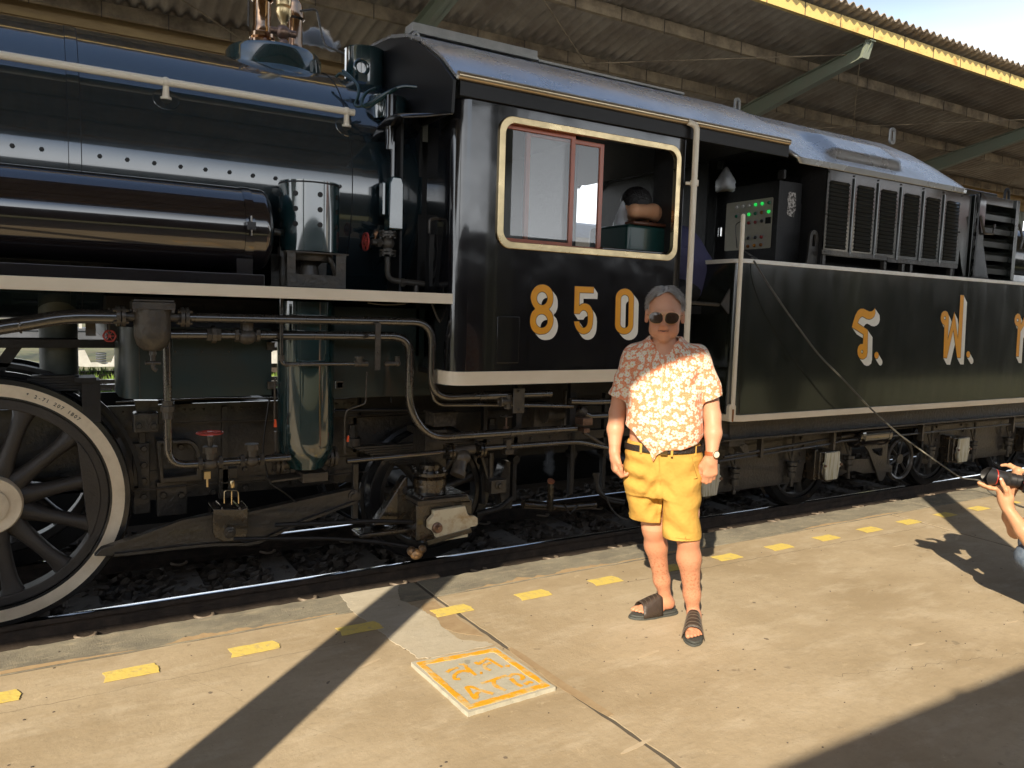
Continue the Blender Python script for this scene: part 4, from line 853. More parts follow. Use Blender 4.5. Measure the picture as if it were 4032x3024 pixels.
# crescent balance weight
a0, a1 = rad(38), rad(-28); cp = []
for i in range(13): a = a0+(a1-a0)*i/12; cp.append((WX+WR*.775*cos(a), WZ+WR*.775*sin(a)))
A('balance_weight', prism(cp, 'y', 4.748, 4.82), M_SPOKE, dw, bevel=.006)
def flat_text(s, c, R, y, size, a0, step, m, parent):
    for i, ch in enumerate(s):
        if ch == ' ': continue
        cu = bpy.data.curves.new('txt', 'FONT'); cu.body = ch; cu.size = size; cu.align_x = 'CENTER'; cu.align_y = 'CENTER'; cu.extrude = .0005; cu.offset = size*.02
        ob = bpy.data.objects.new('tmp', cu); COL.objects.link(ob); dg = bpy.context.evaluated_depsgraph_get(); me = bpy.data.meshes.new_from_object(ob.evaluated_get(dg)); bpy.data.objects.remove(ob)
        me.materials.clear(); me.materials.append(m); a = a0-step*i
        me.transform(Matrix.Translation((c[0]+R*cos(a), y, c[1]+R*sin(a))) @ Matrix.Rotation(-(a-PI/2), 4, 'Y') @ Matrix.Rotation(PI/2, 4, 'X')); add('stamped_mark', me, None, parent)
flat_text('* 2-71 207 1B07', (WX, WZ), WR*.905, 4.7388, .026, rad(72), rad(1.85), M_DARK, dw)
# other drivers, out of sight to the left but seen from a step aside, and the wheels of the far side
far = wheel(WX, WZ, WR, 5.78, 12, .15, 'driving_wheel', white=False)
A('axle', cyl((WX, 4.80, WZ), (WX, 5.85, WZ), .085), M_DARK)
wheel(WX-1.52, WZ, WR, 4.745, 12, .155, 'driving_wheel')
A('side_rod', J(prism([(WX-1.52, WZ+.05), (WX-.02, WZ+.05), (WX-.02, WZ-.05), (WX-1.52, WZ-.05)], 'y', 4.66, 4.70)), M_SPOKE) if False else None
# wheel splasher arc behind the top of the driver
n = 40; R0 = WR+.05
A('splasher', ring_prism([(WX+(R0+.022)*cos(PI*i/n), WZ+(R0+.022)*sin(PI*i/n)) for i in range(n+1)], [(WX+R0*cos(PI*i/n), WZ+R0*sin(PI*i/n)) for i in range(n+1)], 'y', 4.86, 4.92), M_DARK, smooth=50)
# main frames: two plates with cut openings, pedestals, bolts
def fr_plate(y): return J(box(-3.2, 1.75, y, y+.03, .60, .99), box(.26, 1.75, y, y+.03, .42, .60), box(-3.2, -.9, y, y+.03, .42, .6), box(1.72, 4.3, y, y+.03, .62, .86))
A('main_frame', fr_plate(4.93), M_FRAME, bevel=.003); A('main_frame', fr_plate(5.68), M_DARK)
for b_ in ((.62, .72, 1.04), (1.14, 1.2, .98), (-.9, -.8, .9), (1.7, 1.8, 1.05)): A('frame_stretcher', box(b_[0], b_[1], 4.965, 5.675, .45, b_[2]), M_DARK)
A('firebox_mudring', J(box(.25, 2.0, 4.62, 6.0, 1.38, 1.62)), M_DARK)
for a0_, b0_, a1_2, b1_, y in (('a5', 1055, 1260, 1215, 4.62), ('a8', 1230, 1505, 450, 4.86)): pass
q0 = PY('a5', 1055, 1060, 4.70); q1 = PY('a5', 1262, 1212, 4.70)
A('bracket', box(q0.x, q1.x, 4.70, 4.80, q1.z, q0.z), M_FRAME, bevel=.012)
for a in (1100, 1220): q = PY('a5', a, 1160, 4.70); A('bolt', J(hexb(q, (0, -1, 0), .017, .02), lathe([(.024, 0), (.024, .004)], q, (0, -1, 0), 20)), M_FRAME)
A('bracket', prism([(q.x, q.z) for q in (PY('a5', a, b, 4.74) for a, b in ((1065, 960), (1255, 960), (1240, 1060), (1085, 1060)))], 'y', 4.74, 4.80), M_FRAME)
q0 = PY('a8', 1050, -80, 4.90); q1 = PY('a8', 1190, 440, 4.90); A('pedestal', box(q0.x, q1.x, 4.895, 4.93, q1.z, q0.z+.02), M_FRAME, bevel=.004)
for b in (-70, 60, 185, 310): q = PY('a8', 1138, b, 4.895); A('bolt', J(hexb(q, (0, -1, 0), .019, .022), lathe([(.027, 0), (.027, .004)], q, (0, -1, 0), 20)), M_FRAME)
q0 = PY('a8', 1240, 200, 4.88); q1 = PY('a8', 1480, 445, 4.88); A('pedestal', box(q0.x, q1.x, 4.87, 4.93, q1.z, q0.z), M_FRAME, bevel=.004)
for a in (1290, 1435): q = PY('a8', a, 300, 4.87); A('bolt', hexb(q, (0, -1, 0), .021, .026), M_FRAME)
for a, b in ((625, 720), (1005, 915), (1135, 900), (880, 1075), (1140, 1040)): q = PY('a6', a, b, 4.93); A('bolt', hexb(q, (0, -1, 0), .019, .024), M_FRAME)
q0 = PY('a6', 930, 900, 4.9); q1 = PY('a6', 1080, 1120, 4.9); A('pedestal', box(q0.x, q1.x, 4.90, 4.93, q1.z, q0.z), M_FRAME, bevel=.003)
fo = [(q.x, q.z) for q in (PY('a6', a, b, 4.84) for a, b in ((430,670),(690,665),(745,690),(780,740),(795,985),(465,1010)))]
fi = [(q.x, q.z) for q in (PY('a6', a, b, 4.84) for a, b in ((470,700),(680,690),(715,710),(745,760),(750,935),(490,965)))]
A('guide_frame', ring_prism(fo, fi, 'y', 4.82, 4.93), M_FRAME, bevel=.006)
# compensating beam, hanger block, links
bm_ = [(q.x, q.z) for q in (PY('a6', a, b, 4.60) for a, b in ((-60,1590),(0,1530),(300,1430),(640,1310),(880,1255),(1160,1235),(1560,1150),(1960,1060),(2010,1060),(2050,1095),(2050,1140),(2010,1165),(1600,1320),(1250,1480),(1160,1500),(880,1505),(600,1530),(100,1590)))]
beam = A('equalising_beam', prism(bm_, 'y', 4.60, 4.66), M_FRAME, bevel=.006)
def off(P, k): c = (sum(p[0] for p in P)/len(P), sum(p[1] for p in P)/len(P)); return [(c[0]+(p[0]-c[0])*k, c[1]+(p[1]-c[1])*k) for p in P]
top = [(q.x, q.z) for q in (PY('a6', a, b, 4.585) for a, b in ((100,1500),(640,1300),(880,1258),(1160,1238),(1960,1062),(1960,1082),(1160,1262),(880,1280),(640,1325),(100,1520)))]
bot = [(q.x, q.z) for q in (PY('a6', a, b, 4.585) for a, b in ((100,1570),(600,1512),(880,1485),(1160,1480),(1250,1462),(1600,1300),(2010,1150),(2010,1168),(1600,1322),(1250,1484),(1160,1502),(880,1507),(600,1532),(100,1592)))]
A('beam_flange', prism(bot, 'y', 4.575, 4.60), M_FRAME, beam)
A('beam_flange', prism(top, 'y', 4.575, 4.60), M_FRAME, beam)
q = PY('a6', 2000, 1115, 4.58); A('pin', J(lathe([(.032, 0), (.032, .012), (.018, .014), (.018, .028)], (q.x, 4.60, q.z), (0, -1, 0), 20)), M_CAST, beam)
hb_ = [(q.x, q.z) for q in (PY('a6', a, b, 4.54) for a, b in ((885,1215),(945,1215),(955,1190),(965,1215),(1085,1215),(1095,1190),(1110,1215),(1160,1200),(1160,1400),(1140,1450),(1090,1475),(960,1475),(900,1445),(880,1400)))]
A('beam_hanger', prism(hb_, 'y', 4.54, 4.72), M_OIL, bevel=.008)
q = PY('a6', 1015, 1400, 4.54); A('pin', J(lathe([(.034, 0), (.034, .006), (.022, .008), (.022, .024), (.010, .026), (.010, .036)], (q.x, 4.54, q.z), (0, -1, 0), 24)), M_FRAME)
g = [(972, 1170), (972, 1080), (990, 1068), (1070, 1070), (1082, 1085), (1085, 1170)]
A('oil_cup', J(tube([PY('a6', a, b, 4.56) for a, b in g], .0035, 6), lathe([(.012, 0), (.014, .01), (.014, .04), (.011, .045)], PY('a6', 1036, 1045, 4.56), (0, 0, 1), 10), cyl(PY('a6', 1030, 1180, 4.56), PY('a6', 1030, 1075, 4.56), .003, n=6)), M_BRASS)
# ash pan / green boxes
def gbox(c, pts, y0, y1, m=M_GBOX): return A('ash_pan', prism([(q.x, q.z) for q in (PY(c, a, b, y0) for a, b in pts)], 'y', y0, y1), m, bevel=.004)
zt_, zb_ = 1.46, 1.083
x0g = PY('a5', 1105, 700, 4.45).x; x1g = PY('a5', 2150, 700, 4.45).x; xl = PY('a5', 928, 700, 4.6).x
A('ash_pan', prism([(x0g, 4.45), (x0g-.03, 4.455), (x0g-.07, 4.50), (x0g-.09, 4.60), (x0g-.09, 4.9), (x1g, 4.9), (x1g, 4.45)], 'z', zb_, zt_), M_GBOX, smooth=50)
A('panel_seam', box(x0g-.002, x0g+.001, 4.446, 4.452, zb_, zt_), M_CAST)
q0 = PY('a5', 1365, 480, 4.44); q1 = PY('a5', 1845, 598, 4.44); A('patch_plate', box(q0.x, q1.x, 4.442, 4.45, q1.z, 1.42), M_GBOX, bevel=.002)
for a, b in ((1388, 572), (1597, 572), (1810, 572)): A('rivet', ball(PY('a5', a, b, 4.441), .006, 8, 6), M_CAST)
x2 = 1.44; x3 = PY('a7', 735, 200, 4.5).x
A('ash_pan', prism([(x2, 4.50), (x3, 4.50), (x3, 4.9), (x2, 4.9)], 'z', 1.045, 1.60), M_GBOX, bevel=.004)
for a, b, c_, d_ in (('a5', 2145, 530, 1), ('a5', 2150, 840, 1), ('a6', 1885, 230, 1), ('a7', 65, 215, 1)):
    q = PY(a, b, c_, 4.44); A('latch', J(box(q.x-.022, q.x+.018, 4.425, 4.45, q.z-.02, q.z+.022), box(q.x-.025, q.x+.02, 4.415, 4.43, q.z+.018, q.z+.024)), M_CAST, bevel=.002)
A('pillar', cyl((.03, 5.0, .95), (.03, 5.0, 1.62), .095, n=24), mat('mottled_grey_green', (.09, .10, .08), rough=.5, noise=.9, nscale=14, col2=(.05, .06, .05)))
A('spring_pack', J(*[box(-.20+.02*i, .22-.02*i, 4.80, 4.90, 1.10+.014*i, 1.112+.014*i) for i in range(6)], box(.13, .22, 4.74, 4.92, .93, 1.16), box(.10, .20, 4.72, 4.9, 1.15, 1.175)), M_DARK)
A('valve_gear_bracket', J(tube([(-.62, 4.9, 1.36), (.12, 4.9, 1.36)], .024, 10), prism([(-.21, 1.33), (-.14, 1.33), (-.32, 1.05), (-.39, 1.05)], 'y', 4.86, 4.90), box(-.62, -.56, 4.86, 4.9, 1.0, 1.36), box(-.5, .30, 4.84, 4.9, 1.33, 1.375)), M_DARK)
# vertical green cylinder (feed pump / strainer body)
gx0 = PY('a6', 1400, 300, 4.40).x; gx1 = PY('a6', 1842, 300, 4.40).x; gc = (gx0+gx1)/2; gr = (gx1-gx0)/2*.985
gz = PY('a6', 1600, 700, 4.28).z
V = []; F = []; n = 64
lev = [(1.62, 1, 1), (1.35, 1, 1), (.82, 1, 1), (.77, .985, .97), (.73, .90, .9), (.70, .80, .8), (.668, .66, .72), (.66, .64, .70)]
for z, sx, sy in lev:
    for i in range(n): a = 2*PI*i/n; V.append((gc+gr*sx*cos(a), 4.42+gr*sy*sin(a), z))
for k in range(len(lev)-1):
    for i in range(n): F.append((k*n+i, k*n+(i+1) % n, (k+1)*n+(i+1) % n, (k+1)*n+i))
F.append(tuple(range((len(lev)-1)*n, len(lev)*n)))
gcy = A('strainer_cylinder', (V, F), M_GREEN, smooth=50)
q0 = PY('a6', 1590, 935, 4.34); q1 = PY('a6', 1790, 990, 4.34); A('foot_block', box(q0.x, q1.x, 4.33, 4.5, q1.z, q0.z), M_CAST, gcy, bevel=.004)
A('foot_plate', prism([(q0.x-.17, .605), (q1.x, .62), (q1.x-.02, .61), (q0.x-.17, .595)], 'y', 4.36, 4.5), M_CAST, gcy)
ax_z = PY('a6', 1480, 845, 4.42).z
for s, x in ((-1, gx0+.005), (1, gx1-.005)):
    A('flange', J(cyl((x-.022, 4.42, ax_z+(.0 if s < 0 else .015)), (x-.006, 4.42, ax_z+(.0 if s < 0 else .015)), .062, n=28), cyl((x+.004, 4.42, ax_z+(0 if s < 0 else .015)), (x+.02, 4.42, ax_z+(0 if s < 0 else .015)), .062, n=28), disc_bolts((x-.034, 4.42, ax_z+(0 if s < 0 else .015)), (1, 0, 0), .05, 6, .008, .066), cyl((x-.01, 4.42, ax_z), (x+(.08 if s < 0 else -.08), 4.42, ax_z), .04)), M_CAST, gcy)
# big pipe runs ---------------------------------------------------------
def run(c, pts, y, r, bend=.06, m=M_PIPE, name='pipe', n=16): return A(name, tube([PY(c, a, b, y if len(t) == 0 else t[0]) for a, b, *t in pts], r, n, bend), m)
YP1 = 4.19
zu = PY('a4', 500, 1322, YP1).z
run('a5', [(-900, 560), (0, 378), (200, 350), (520, 292), (920, 296)], YP1, .034, .12)
A('pipe_collar', torus(PY('a5', 155, 362, YP1), (1, 0, .15), .034, .006, 20, 6), M_PIPE)
x_s = PY('a5', 1070, 300, YP1).x; x_e = PY('a4', 1400, 1330, YP1).x; xd = PY('a4', 1610, 1600, YP1).x; zd = PY('a7', 900, 300, 4.19).z
A('pipe', tube([(PY('a5', 920, 300, YP1).x, YP1, zu), (PY('a5', 1080, 300, YP1).x, YP1, zu)], .022, 14), M_PIPE)
A('pipe', tube([(PY('a5', 1330, 300, YP1).x, YP1, zu), (xd, YP1, zu), (xd, YP1, zd), (PY('a7', 1600, 295, 4.19).x, YP1, zd)], .0235, 16, .13), M_PIPE)
for a in (3, ): A('pipe_collar', cyl((PY('a7', 1080, 300, YP1).x, YP1, zd), (PY('a7', 1230, 300, YP1).x, YP1, zd), .028), M_PIPE)
# second run, with union and check valve
YP2 = 4.27; z2 = PY('a4', 800, 1450, YP2).z; xk = PY('a7', 575, 200, YP2).x; z3 = PY('a7', 1000, 578, YP2).z
A('pipe', tube([(PY('a5', 1350, 440, YP2).x, YP2, z2), (xk, YP2, z2), (xk, YP2, PY('a7', 575, 400, YP2).z), (PY('a7', 720, 575, YP2).x, YP2, z3), (PY('a7', 1780, 545, YP2).x, YP2, z3)], .026, 16, .12), M_PIPE)
A('pipe_collar', cyl((PY('a7', 1300, 560, YP2).x, YP2, z3), (PY('a7', 1320, 560, YP2).x, YP2, z3), .030), M_PIPE)
xu = PY('a5', 1690, 440, YP2).x
A('pipe_union', J(cyl((xu-.035, YP2, z2), (xu+.035, YP2, z2), .036, n=6), cyl((xu-.012, YP2, z2), (xu+.012, YP2, z2), .047, n=8)), M_CAST, bevel=.003)
xv = PY('a5', 1955, 440, YP2).x
A('check_valve', J(cyl((xv-.065, YP2, z2), (xv-.045, YP2, z2), .038, n=8), cyl((xv+.045, YP2, z2), (xv+.065, YP2, z2), .038, n=8), ball((xv, YP2, z2-.008), .052, 20, 12, (1.0, .9, .85)), cyl((xv, YP2, z2), (xv, YP2, z2+.07), .035, n=8)), M_CAST, bevel=.002)
# strainer pot
px0 = PY('a5', 1060, 400, 4.19).x; px1 = PY('a5', 1350, 400, 4.19).x; pc = (px0+px1)/2; pr = (px1-px0)/2
zt0 = PY('a5', 1200, 160, 4.12).z; zt1 = PY('a5', 1200, 240, 4.12).z; zb0 = PY('a5', 1200, 575, 4.12).z
pot = A('oil_separator', lathe([(.001, 0), (pr*.5, .004), (pr*.85, .03), (pr, .07), (pr*1.02, .10), (pr*1.02, zt1-zb0)], (pc, 4.19, zb0), (0, 0, 1), 40), M_CAST)
A('lid', J(box(px0-.01, px1+.015, 4.11, 4.28, zt1, zt0-.012), box(px0-.005, px1+.01, 4.115, 4.275, zt0-.010, zt0), *[hexb((px, py_, zt1-.014), (0, 0, 1), .009, .05) for px in (px0+.0, px1+.005) for py_ in (4.12, 4.27)]), M_CAST, pot, bevel=.003)
q = PY('a5', 1205, 600, 4.19)
A('drain_cock', J(cyl((pc, 4.19, zb0-.05), (pc, 4.19, zb0+.01), .013, n=8), cyl((pc, 4.19, zb0-.02), (pc, 4.19, zb0), .019, n=6), cyl((pc-.035, 4.19, zb0-.058), (pc+.035, 4.19, zb0-.058), .009), tube([(pc, 4.19, zb0-.06), (pc, 4.19, zb0-.085), (pc+.018, 4.19, zb0-.098)], .010, 8, .01)), M_CAST, pot)
for a in (955, 1460):
    x = PY('a5', a, 290, YP1).x; A('flange', J(cyl((x-.020, YP1, zu), (x-.003, YP1, zu), .050, n=28), cyl((x+.003, YP1, zu), (x+.020, YP1, zu), .050, n=28), disc_bolts((x-.034, YP1, zu), (1, 0, 0), .040, 4, .009, .068, PI/4)), M_CAST, pot)
    A('pipe_neck', cyl((x, YP1, zu), (pc, YP1, zu), .024), M_CAST, pot)
# vertical drop from the separator to the lower valves
YV = 4.30; xq = PY('a5', 1325, 800, YV).x; zq = PY('a5', 1450, 1468, YV).z
A('pipe', tube([(xq, YV, PY('a5', 1325, 470, YV).z), (xq, YV, zq), (PY('a5', 2212, 1425, YV).x+.06, YV, zq)], .021, 16, .09), M_PIPE)
zc2 = PY('a5', 1320, 1030, YV).z
A('pipe_union', J(cyl((xq, YV, zc2-.05), (xq, YV, zc2+.045), .027, n=8), cyl((xq, YV, zc2-.012), (xq, YV, zc2+.018), .036, n=8)), M_CAST, bevel=.002)
for a, wheel_ in ((1665, True), (1995, False)):
    x = PY('a5', a, 1450, YV).x
    g = J(cyl((x-.062, YV, zq), (x-.040, YV, zq), .035, n=6), cyl((x+.040, YV, zq), (x+.062, YV, zq), .035, n=6), ball((x, YV, zq-.004), .040, 18, 12, (1.05, .9, .85)), cyl((x, YV, zq), (x, YV, zq+.06), .026), cyl((x, YV, zq+.055), (x, YV, zq+.085), .040, n=8), cyl((x, YV, zq+.083), (x, YV, zq+.090), .038, n=20))
    if wheel_: g = J(g, cyl((x, YV, zq+.085), (x, YV, zq+.13), .013), cyl((x, YV, zq+.122), (x, YV, zq+.145), .017, n=6))
    vv = A('stop_valve', g, M_CAST, bevel=.0015)
    if wheel_: handwheel((x, YV, zq+.162), (0, 0, 1), .064, vv, n=5, r=.0055)
x = PY('a5', 1640, 1540, YV).x; A('drain_nipple', J(box(x-.016, x+.016, YV-.01, YV+.02, zq-.085, zq-.045), cyl((x, YV, zq-.13), (x, YV, zq-.08), .006, n=8)), M_BRASS)
q = PY('a5', 868, 448, 4.30); hw2 = handwheel(q, (0, -1, 0), .027, None, n=6, r=.0042); A('valve_spindle', cyl((q.x, 4.30, q.z), (q.x, 4.30, q.z+.14), .004, n=8), M_CAST, hw2)
q = PY('a5', 718, 400, 4.30); A('bracket', box(q.x-.022, q.x+.022, 4.30, 4.31, q.z-.03, q.z+.04), M_CAST)
# lighter pipe by the green cylinder
YL = 4.22
xa = PY('a4', 418, 1500, YL).x; ze = PY('a6', 1600, 68, YL).z
A('pipe', tube([(xa, YL, RT-.05), (xa, YL, ze), (PY('a6', 2020, 65, YL).x, YL, ze)], .0115, 12, .03), M_PIPE)
A('pipe_union', J(cyl((xa, YL, ze+.02), (xa, YL, ze+.05), .016, n=10), cyl((xa+.02, YL, ze), (xa+.035, YL, ze), .016, n=10)), M_CAST)
x = PY('a6', 2040, 65, YL).x
A('small_valve', J(cyl((x-.03, YL, ze), (x+.05, YL, ze), .018, n=8), cyl((x, YL, ze-.01), (x, YL, ze+.04), .020, n=8), cyl((x, YL, ze+.03), (x, YL, ze+.042), .026, n=10)), M_CAST, bevel=.002)
x = PY('a7', 440, 65, YL).x; A('small_valve', J(cyl((x-.04, YL, ze-.002), (x+.03, YL, ze-.002), .014, n=8), ball((x+.04, YL, ze), .02), cyl((x+.04, YL, ze), (x+.04, YL, ze+.04), .016, n=8)), M_CAST)
q0 = PY('a4', 1160, 1350, 4.16); q1 = PY('a7', 365, 105, 4.16); A('pipe_hanger', box(q0.x, q0.x+.032, 4.150, 4.158, q1.z, q0.z), M_CAST, bevel=.001)
for c_, a, b in (('a4', 1185, 1585),): A('rivet', ball(PY(c_, a, b, 4.15), .006, 8, 6), M_CAST)
# thin copper lines with orange tap handles
for P_, y in (([(1372, 180), (1368, 520)], 4.34), ([(1372, 600), (1380, 790)], 4.34)): run('a6', P_, y, .0055, 0, M_CAST, 'thin_pipe', 8)
q = PY('a6', 1375, 600, 4.34); t_ = A('tap', J(cyl((q.x, 4.34, q.z-.05), (q.x, 4.34, q.z+.0), .009, n=8)), M_CAST); q = PY('a6', 1374, 535, 4.33); A('tap_handle', prism([(q.x-.004, q.z+.022), (q.x+.004, q.z+.022), (q.x+.009, q.z-.022), (q.x-.007, q.z-.022)], 'y', 4.325, 4.335), M_ORANGE, t_)
run('a6', [(2100, 130, 4.30), (2090, 380, 4.30), (1940, 430, 4.30), (1925, 500, 4.30), (1925, 780, 4.30)], 4.30, .005, .02, M_CAST, 'thin_pipe', 8)
q = PY('a6', 1925, 700, 4.30); t_ = A('tap', cyl((q.x, 4.30, q.z-.03), (q.x, 4.30, q.z+.03), .009, n=8), M_CAST); q = PY('a6', 1950, 660, 4.29); A('tap_handle', prism([(q.x-.003, q.z+.018), (q.x+.006, q.z+.02), (q.x+.004, q.z-.018), (q.x-.008, q.z-.016)], 'y', 4.285, 4.295), M_ORANGE, t_)
run('a6', [(1330, 330, 4.5), (1290, 600, 4.5), (1275, 780, 4.5), (1330, 1010, 4.45), (1420, 1065, 4.42), (1540, 1160, 4.5)], 4.5, .005, .05, M_DARK, 'wire', 6)
# trailing truck: pipes, Y strainer, spring, journal ---------------------
zy = PY('a7', 500, 722, 4.30).z
A('pipe', tube([(PY('a7', 120, 738, 4.30).x, 4.30, zy-.012), (PY('a7', 830, 712, 4.30).x, 4.30, zy), ], .0165, 14), M_PIPE)
A('pipe', tube([(PY('a7', 1120, 690, 4.30).x, 4.30, zy+.004), (PY('a7', 1800, 660, 4.30).x, 4.30, zy+.0), (PY('a7', 2030, 760, 4.30).x, 4.34, zy-.07)], .019, 14, .08), M_PIPE)
q = PY('a7', 955, 735, 4.28)
ystr = A('y_strainer', J(ball((q.x, 4.28, q.z), .058, 20, 14, (1, 1, .9)), cyl((q.x-.07, 4.29, zy), (q.x+.09, 4.29, zy+.006), .032), cyl((q.x, 4.28, q.z), (q.x-.045, 4.24, q.z-.095), .044), cyl((q.x-.035, 4.245, q.z-.08), (q.x-.05, 4.236, q.z-.108), .050, n=20)), M_CAST)
for a in (865, 1090): x = PY('a7', a, 710, 4.29).x; A('flange', J(cyl((x-.020, 4.29, zy), (x-.003, 4.29, zy), .055, n=24), cyl((x+.004, 4.29, zy), (x+.02, 4.29, zy), .055, n=24), disc_bolts((x-.032, 4.29, zy), (1, 0, 0), .044, 6, .008, .064)), M_OIL, ystr)
zlf = PY('a7', 400, 665, 4.72).z
A('leaf_spring', J(*[box(1.66+.035*i, 2.58-.035*i, 4.72, 4.82, zlf-.016*i, zlf+.012-.016*i) for i in range(9)]), M_FRAME)
q = PY('a7', 185, 560, 4.70); A('spring_nut', J(cyl((q.x, 4.75, q.z-.09), (q.x, 4.75, q.z-.04), .052, n=20), cyl((q.x, 4.75, q.z-.04), (q.x, 4.75, q.z+.01), .035, n=6), cyl((q.x, 4.75, q.z+.01), (q.x, 4.75, q.z+.045), .030, n=6)), M_FRAME)
q = PY('a7', 1190, 510, 4.75); A('spring_nut', J(cyl((q.x, 4.78, q.z-.05), (q.x, 4.78, q.z+.01), .04, n=6), cyl((q.x, 4.78, q.z+.01), (q.x, 4.78, q.z+.05), .033, n=6)), M_FRAME)
q = PY('a7', 180, 850, 4.68); A('spring_link', J(box(q.x-.018, q.x+.018, 4.66, 4.70, PY('a7', 180, 1180, 4.68).z, q.z+.06)), M_FRAME, bevel=.004)
q0 = PY('a7', 690, 600, 4.55); q1 = PY('a7', 840, 830, 4.55)
A('spring_buckle', J(box(q0.x, q1.x, 4.55, 4.86, q1.z, q0.z+.05), *[hexb(PY('a7', a, 805, 4.55), (0, -1, 0), .014, .02) for a in (735, 800)]), M_FRAME, bevel=.004)
q0 = PY('a7', 755, 430, 4.50); q1 = PY('a7', 915, 510, 4.50)
A('lubricator_box', J(box(q0.x, q1.x, 4.50, 4.64, q1.z, q0.z), box(q0.x-.01, q1.x+.01, 4.49, 4.65, q0.z, q0.z+.014)), mat('crusty_lubricator', (.10, .08, .055), rough=.8, noise=1, nscale=30, col2=(.03, .025, .02), bump=1.0, bscale=40), bevel=.003)
tw = wheel(2.23, .33, .455, 4.75, 9, .10, 'trailing_wheel', white=False, m=M_FRAME, t=.1)
A('axle', cyl((2.23, 4.75, .33), (2.23, 5.9, .33), .07), M_DARK)
wheel(2.23, .33, .455, 5.79, 9, .10, 'trailing_wheel', white=False, m=M_FRAME, t=.1)
# centre-bearing drum above the journal box
q = PY('a7', 745, 950, 4.45)
drumb = A('bearing_pad', J(lathe([(.105, 0), (.105, .05), (.112, .052), (.112, .10), (.10, .104), (.12, .125), (.12, .145), (.07, .15), (.07, .19)], (q.x, 4.50, q.z-.05), (0, 0, 1), 32), disc_bolts((q.x, 4.50, q.z+.09), (0, 0, 1), .10, 8, .012, .02)), M_OIL)
q0 = PY('a7', 625, 1055, 4.35); q1 = PY('a7', 990, 1015, 4.35); A('saddle_plate', prism([(q0.x, q0.z), (q1.x, q1.z), (q1.x, q1.z-.02), (q0.x, q0.z-.022)], 'y', 4.33, 4.62), M_CAST, bevel=.002)
zj0, zj1 = .155, .39
A('journal_box', J(box(1.94, 2.34, 4.36, 4.70, zj0-.02, zj1-.02), prism([(1.94, .36), (1.99, .42), (2.30, .41), (2.34, .34)], 'y', 4.36, 4.60), prism([(1.72, .22), (1.93, .52), (1.95, .52), (1.95, .20)], 'y', 4.52, 4.60), box(1.60, 2.0, 4.45, 4.60, .17, .20)), M_OIL, bevel=.015)
lidp = [(q.x, q.z) for q in (PY('a7', a, b, 4.30) for a, b in ((760,1130),(990,1095),(1005,1150),(1020,1168),(1065,1172),(1082,1185),(1082,1230),(1068,1243),(1030,1250),(1010,1270),(1008,1322),(785,1360),(775,1310),(760,1285),(722,1262),(722,1205),(745,1180),(760,1165)))]
M_IVORY = mat('ivory_journal_lid', (.66, .60, .44), rough=.45, noise=.9, nscale=9, col2=(.42, .27, .12), bump=.3, bscale=30, lo=.5, hi=.68)
lid = A('journal_lid', prism(lidp, 'y', 4.315, 4.355), M_IVORY, bevel=.006)
A('lid_bolt', J(lathe([(.036, 0), (.034, .012), (.026, .016), (.026, .03)], PY('a7', 775, 1250, 4.312), (0, -1, 0), 20), hexb(PY('a7', 785, 1250, 4.285), (0, -1, 0), .016, .02)), M_BRONZE, lid)
A('journal_tray', prism([(1.99, .15), (2.30, .19), (2.31, .165), (2.0, .12)], 'y', 4.30, 4.6), M_OIL)
q = PY('a7', 640, 1450, 4.33); A('grease_lump', J(ball((q.x, 4.36, q.z), .045, 12, 8, (1, .8, .8)), ball((q.x-.03, 4.37, q.z+.02), .03, 10, 7), ball((q.x+.035, 4.35, q.z+.03), .028, 10, 7)), mat('grease', (.20, .11, .04), rough=.35, noise=1, nscale=40, col2=(.03, .02, .015), bump=1.2, bscale=60))
run('a7', [(-400, 1230, 4.42), (0, 1215, 4.42), (350, 1200, 4.42), (640, 1210, 4.42)], 4.42, .014, .1, M_DARK, 'brake_rod', 8)
run('a7', [(-700, 1330, 4.40), (0, 1325, 4.40), (330, 1350, 4.40), (620, 1395, 4.40)], 4.40, .012, .1, M_DARK, 'brake_rod', 8)
# rear link with its fork, brackets, lower hangers
q = PY('a7', 1215, 940, 4.55)
A('spring_hanger', J(box(q.x-.06, q.x+.06, 4.53, 4.66, q.z-.055, q.z+.04), cyl((q.x-.03, 4.60, q.z+.04), (q.x-.03, 4.60, PY('a7', 1190, 700, 4.6).z), .02), tube([(q.x-.11, 4.6, q.z+.22), (q.x-.05, 4.6, q.z+.03)], .012, 8), lathe([(.03, 0), (.03, .008), (.017, .01), (.017, .026)], (q.x, 4.53, q.z), (0, -1, 0), 20)), M_FRAME, bevel=.003)
q0 = PY('a7', 1328, 235, 4.14); q1 = PY('a7', 1405, 415, 4.14)
A('bracket_plate', J(box(q0.x, q1.x, 4.13, 4.142, q1.z, q0.z)), M_CAST, bevel=.006); [A('bolt', hexb(PY('a7', 1368, b, 4.13), (0, -1, 0), .010, .012), M_CAST) for b in (260, 395)]
q = PY('a7', 1290, 330, 4.18)
A('cock', J(cyl((q.x-.055, 4.18, q.z+.0), (q.x+.03, 4.18, q.z), .026, n=16), cyl((q.x, 4.18, q.z-.05), (q.x, 4.18, q.z+.04), .024, n=8), torus((q.x-.055, 4.18, q.z), (1, 0, 0), .026, .008, 16, 6)), M_CAST)
run('a7', [(730, 230, 4.28), (760, 330, 4.28), (810, 355, 4.28), (1230, 355, 4.28), (1760, 368, 4.28)], 4.28, .016, .05, M_PIPE)
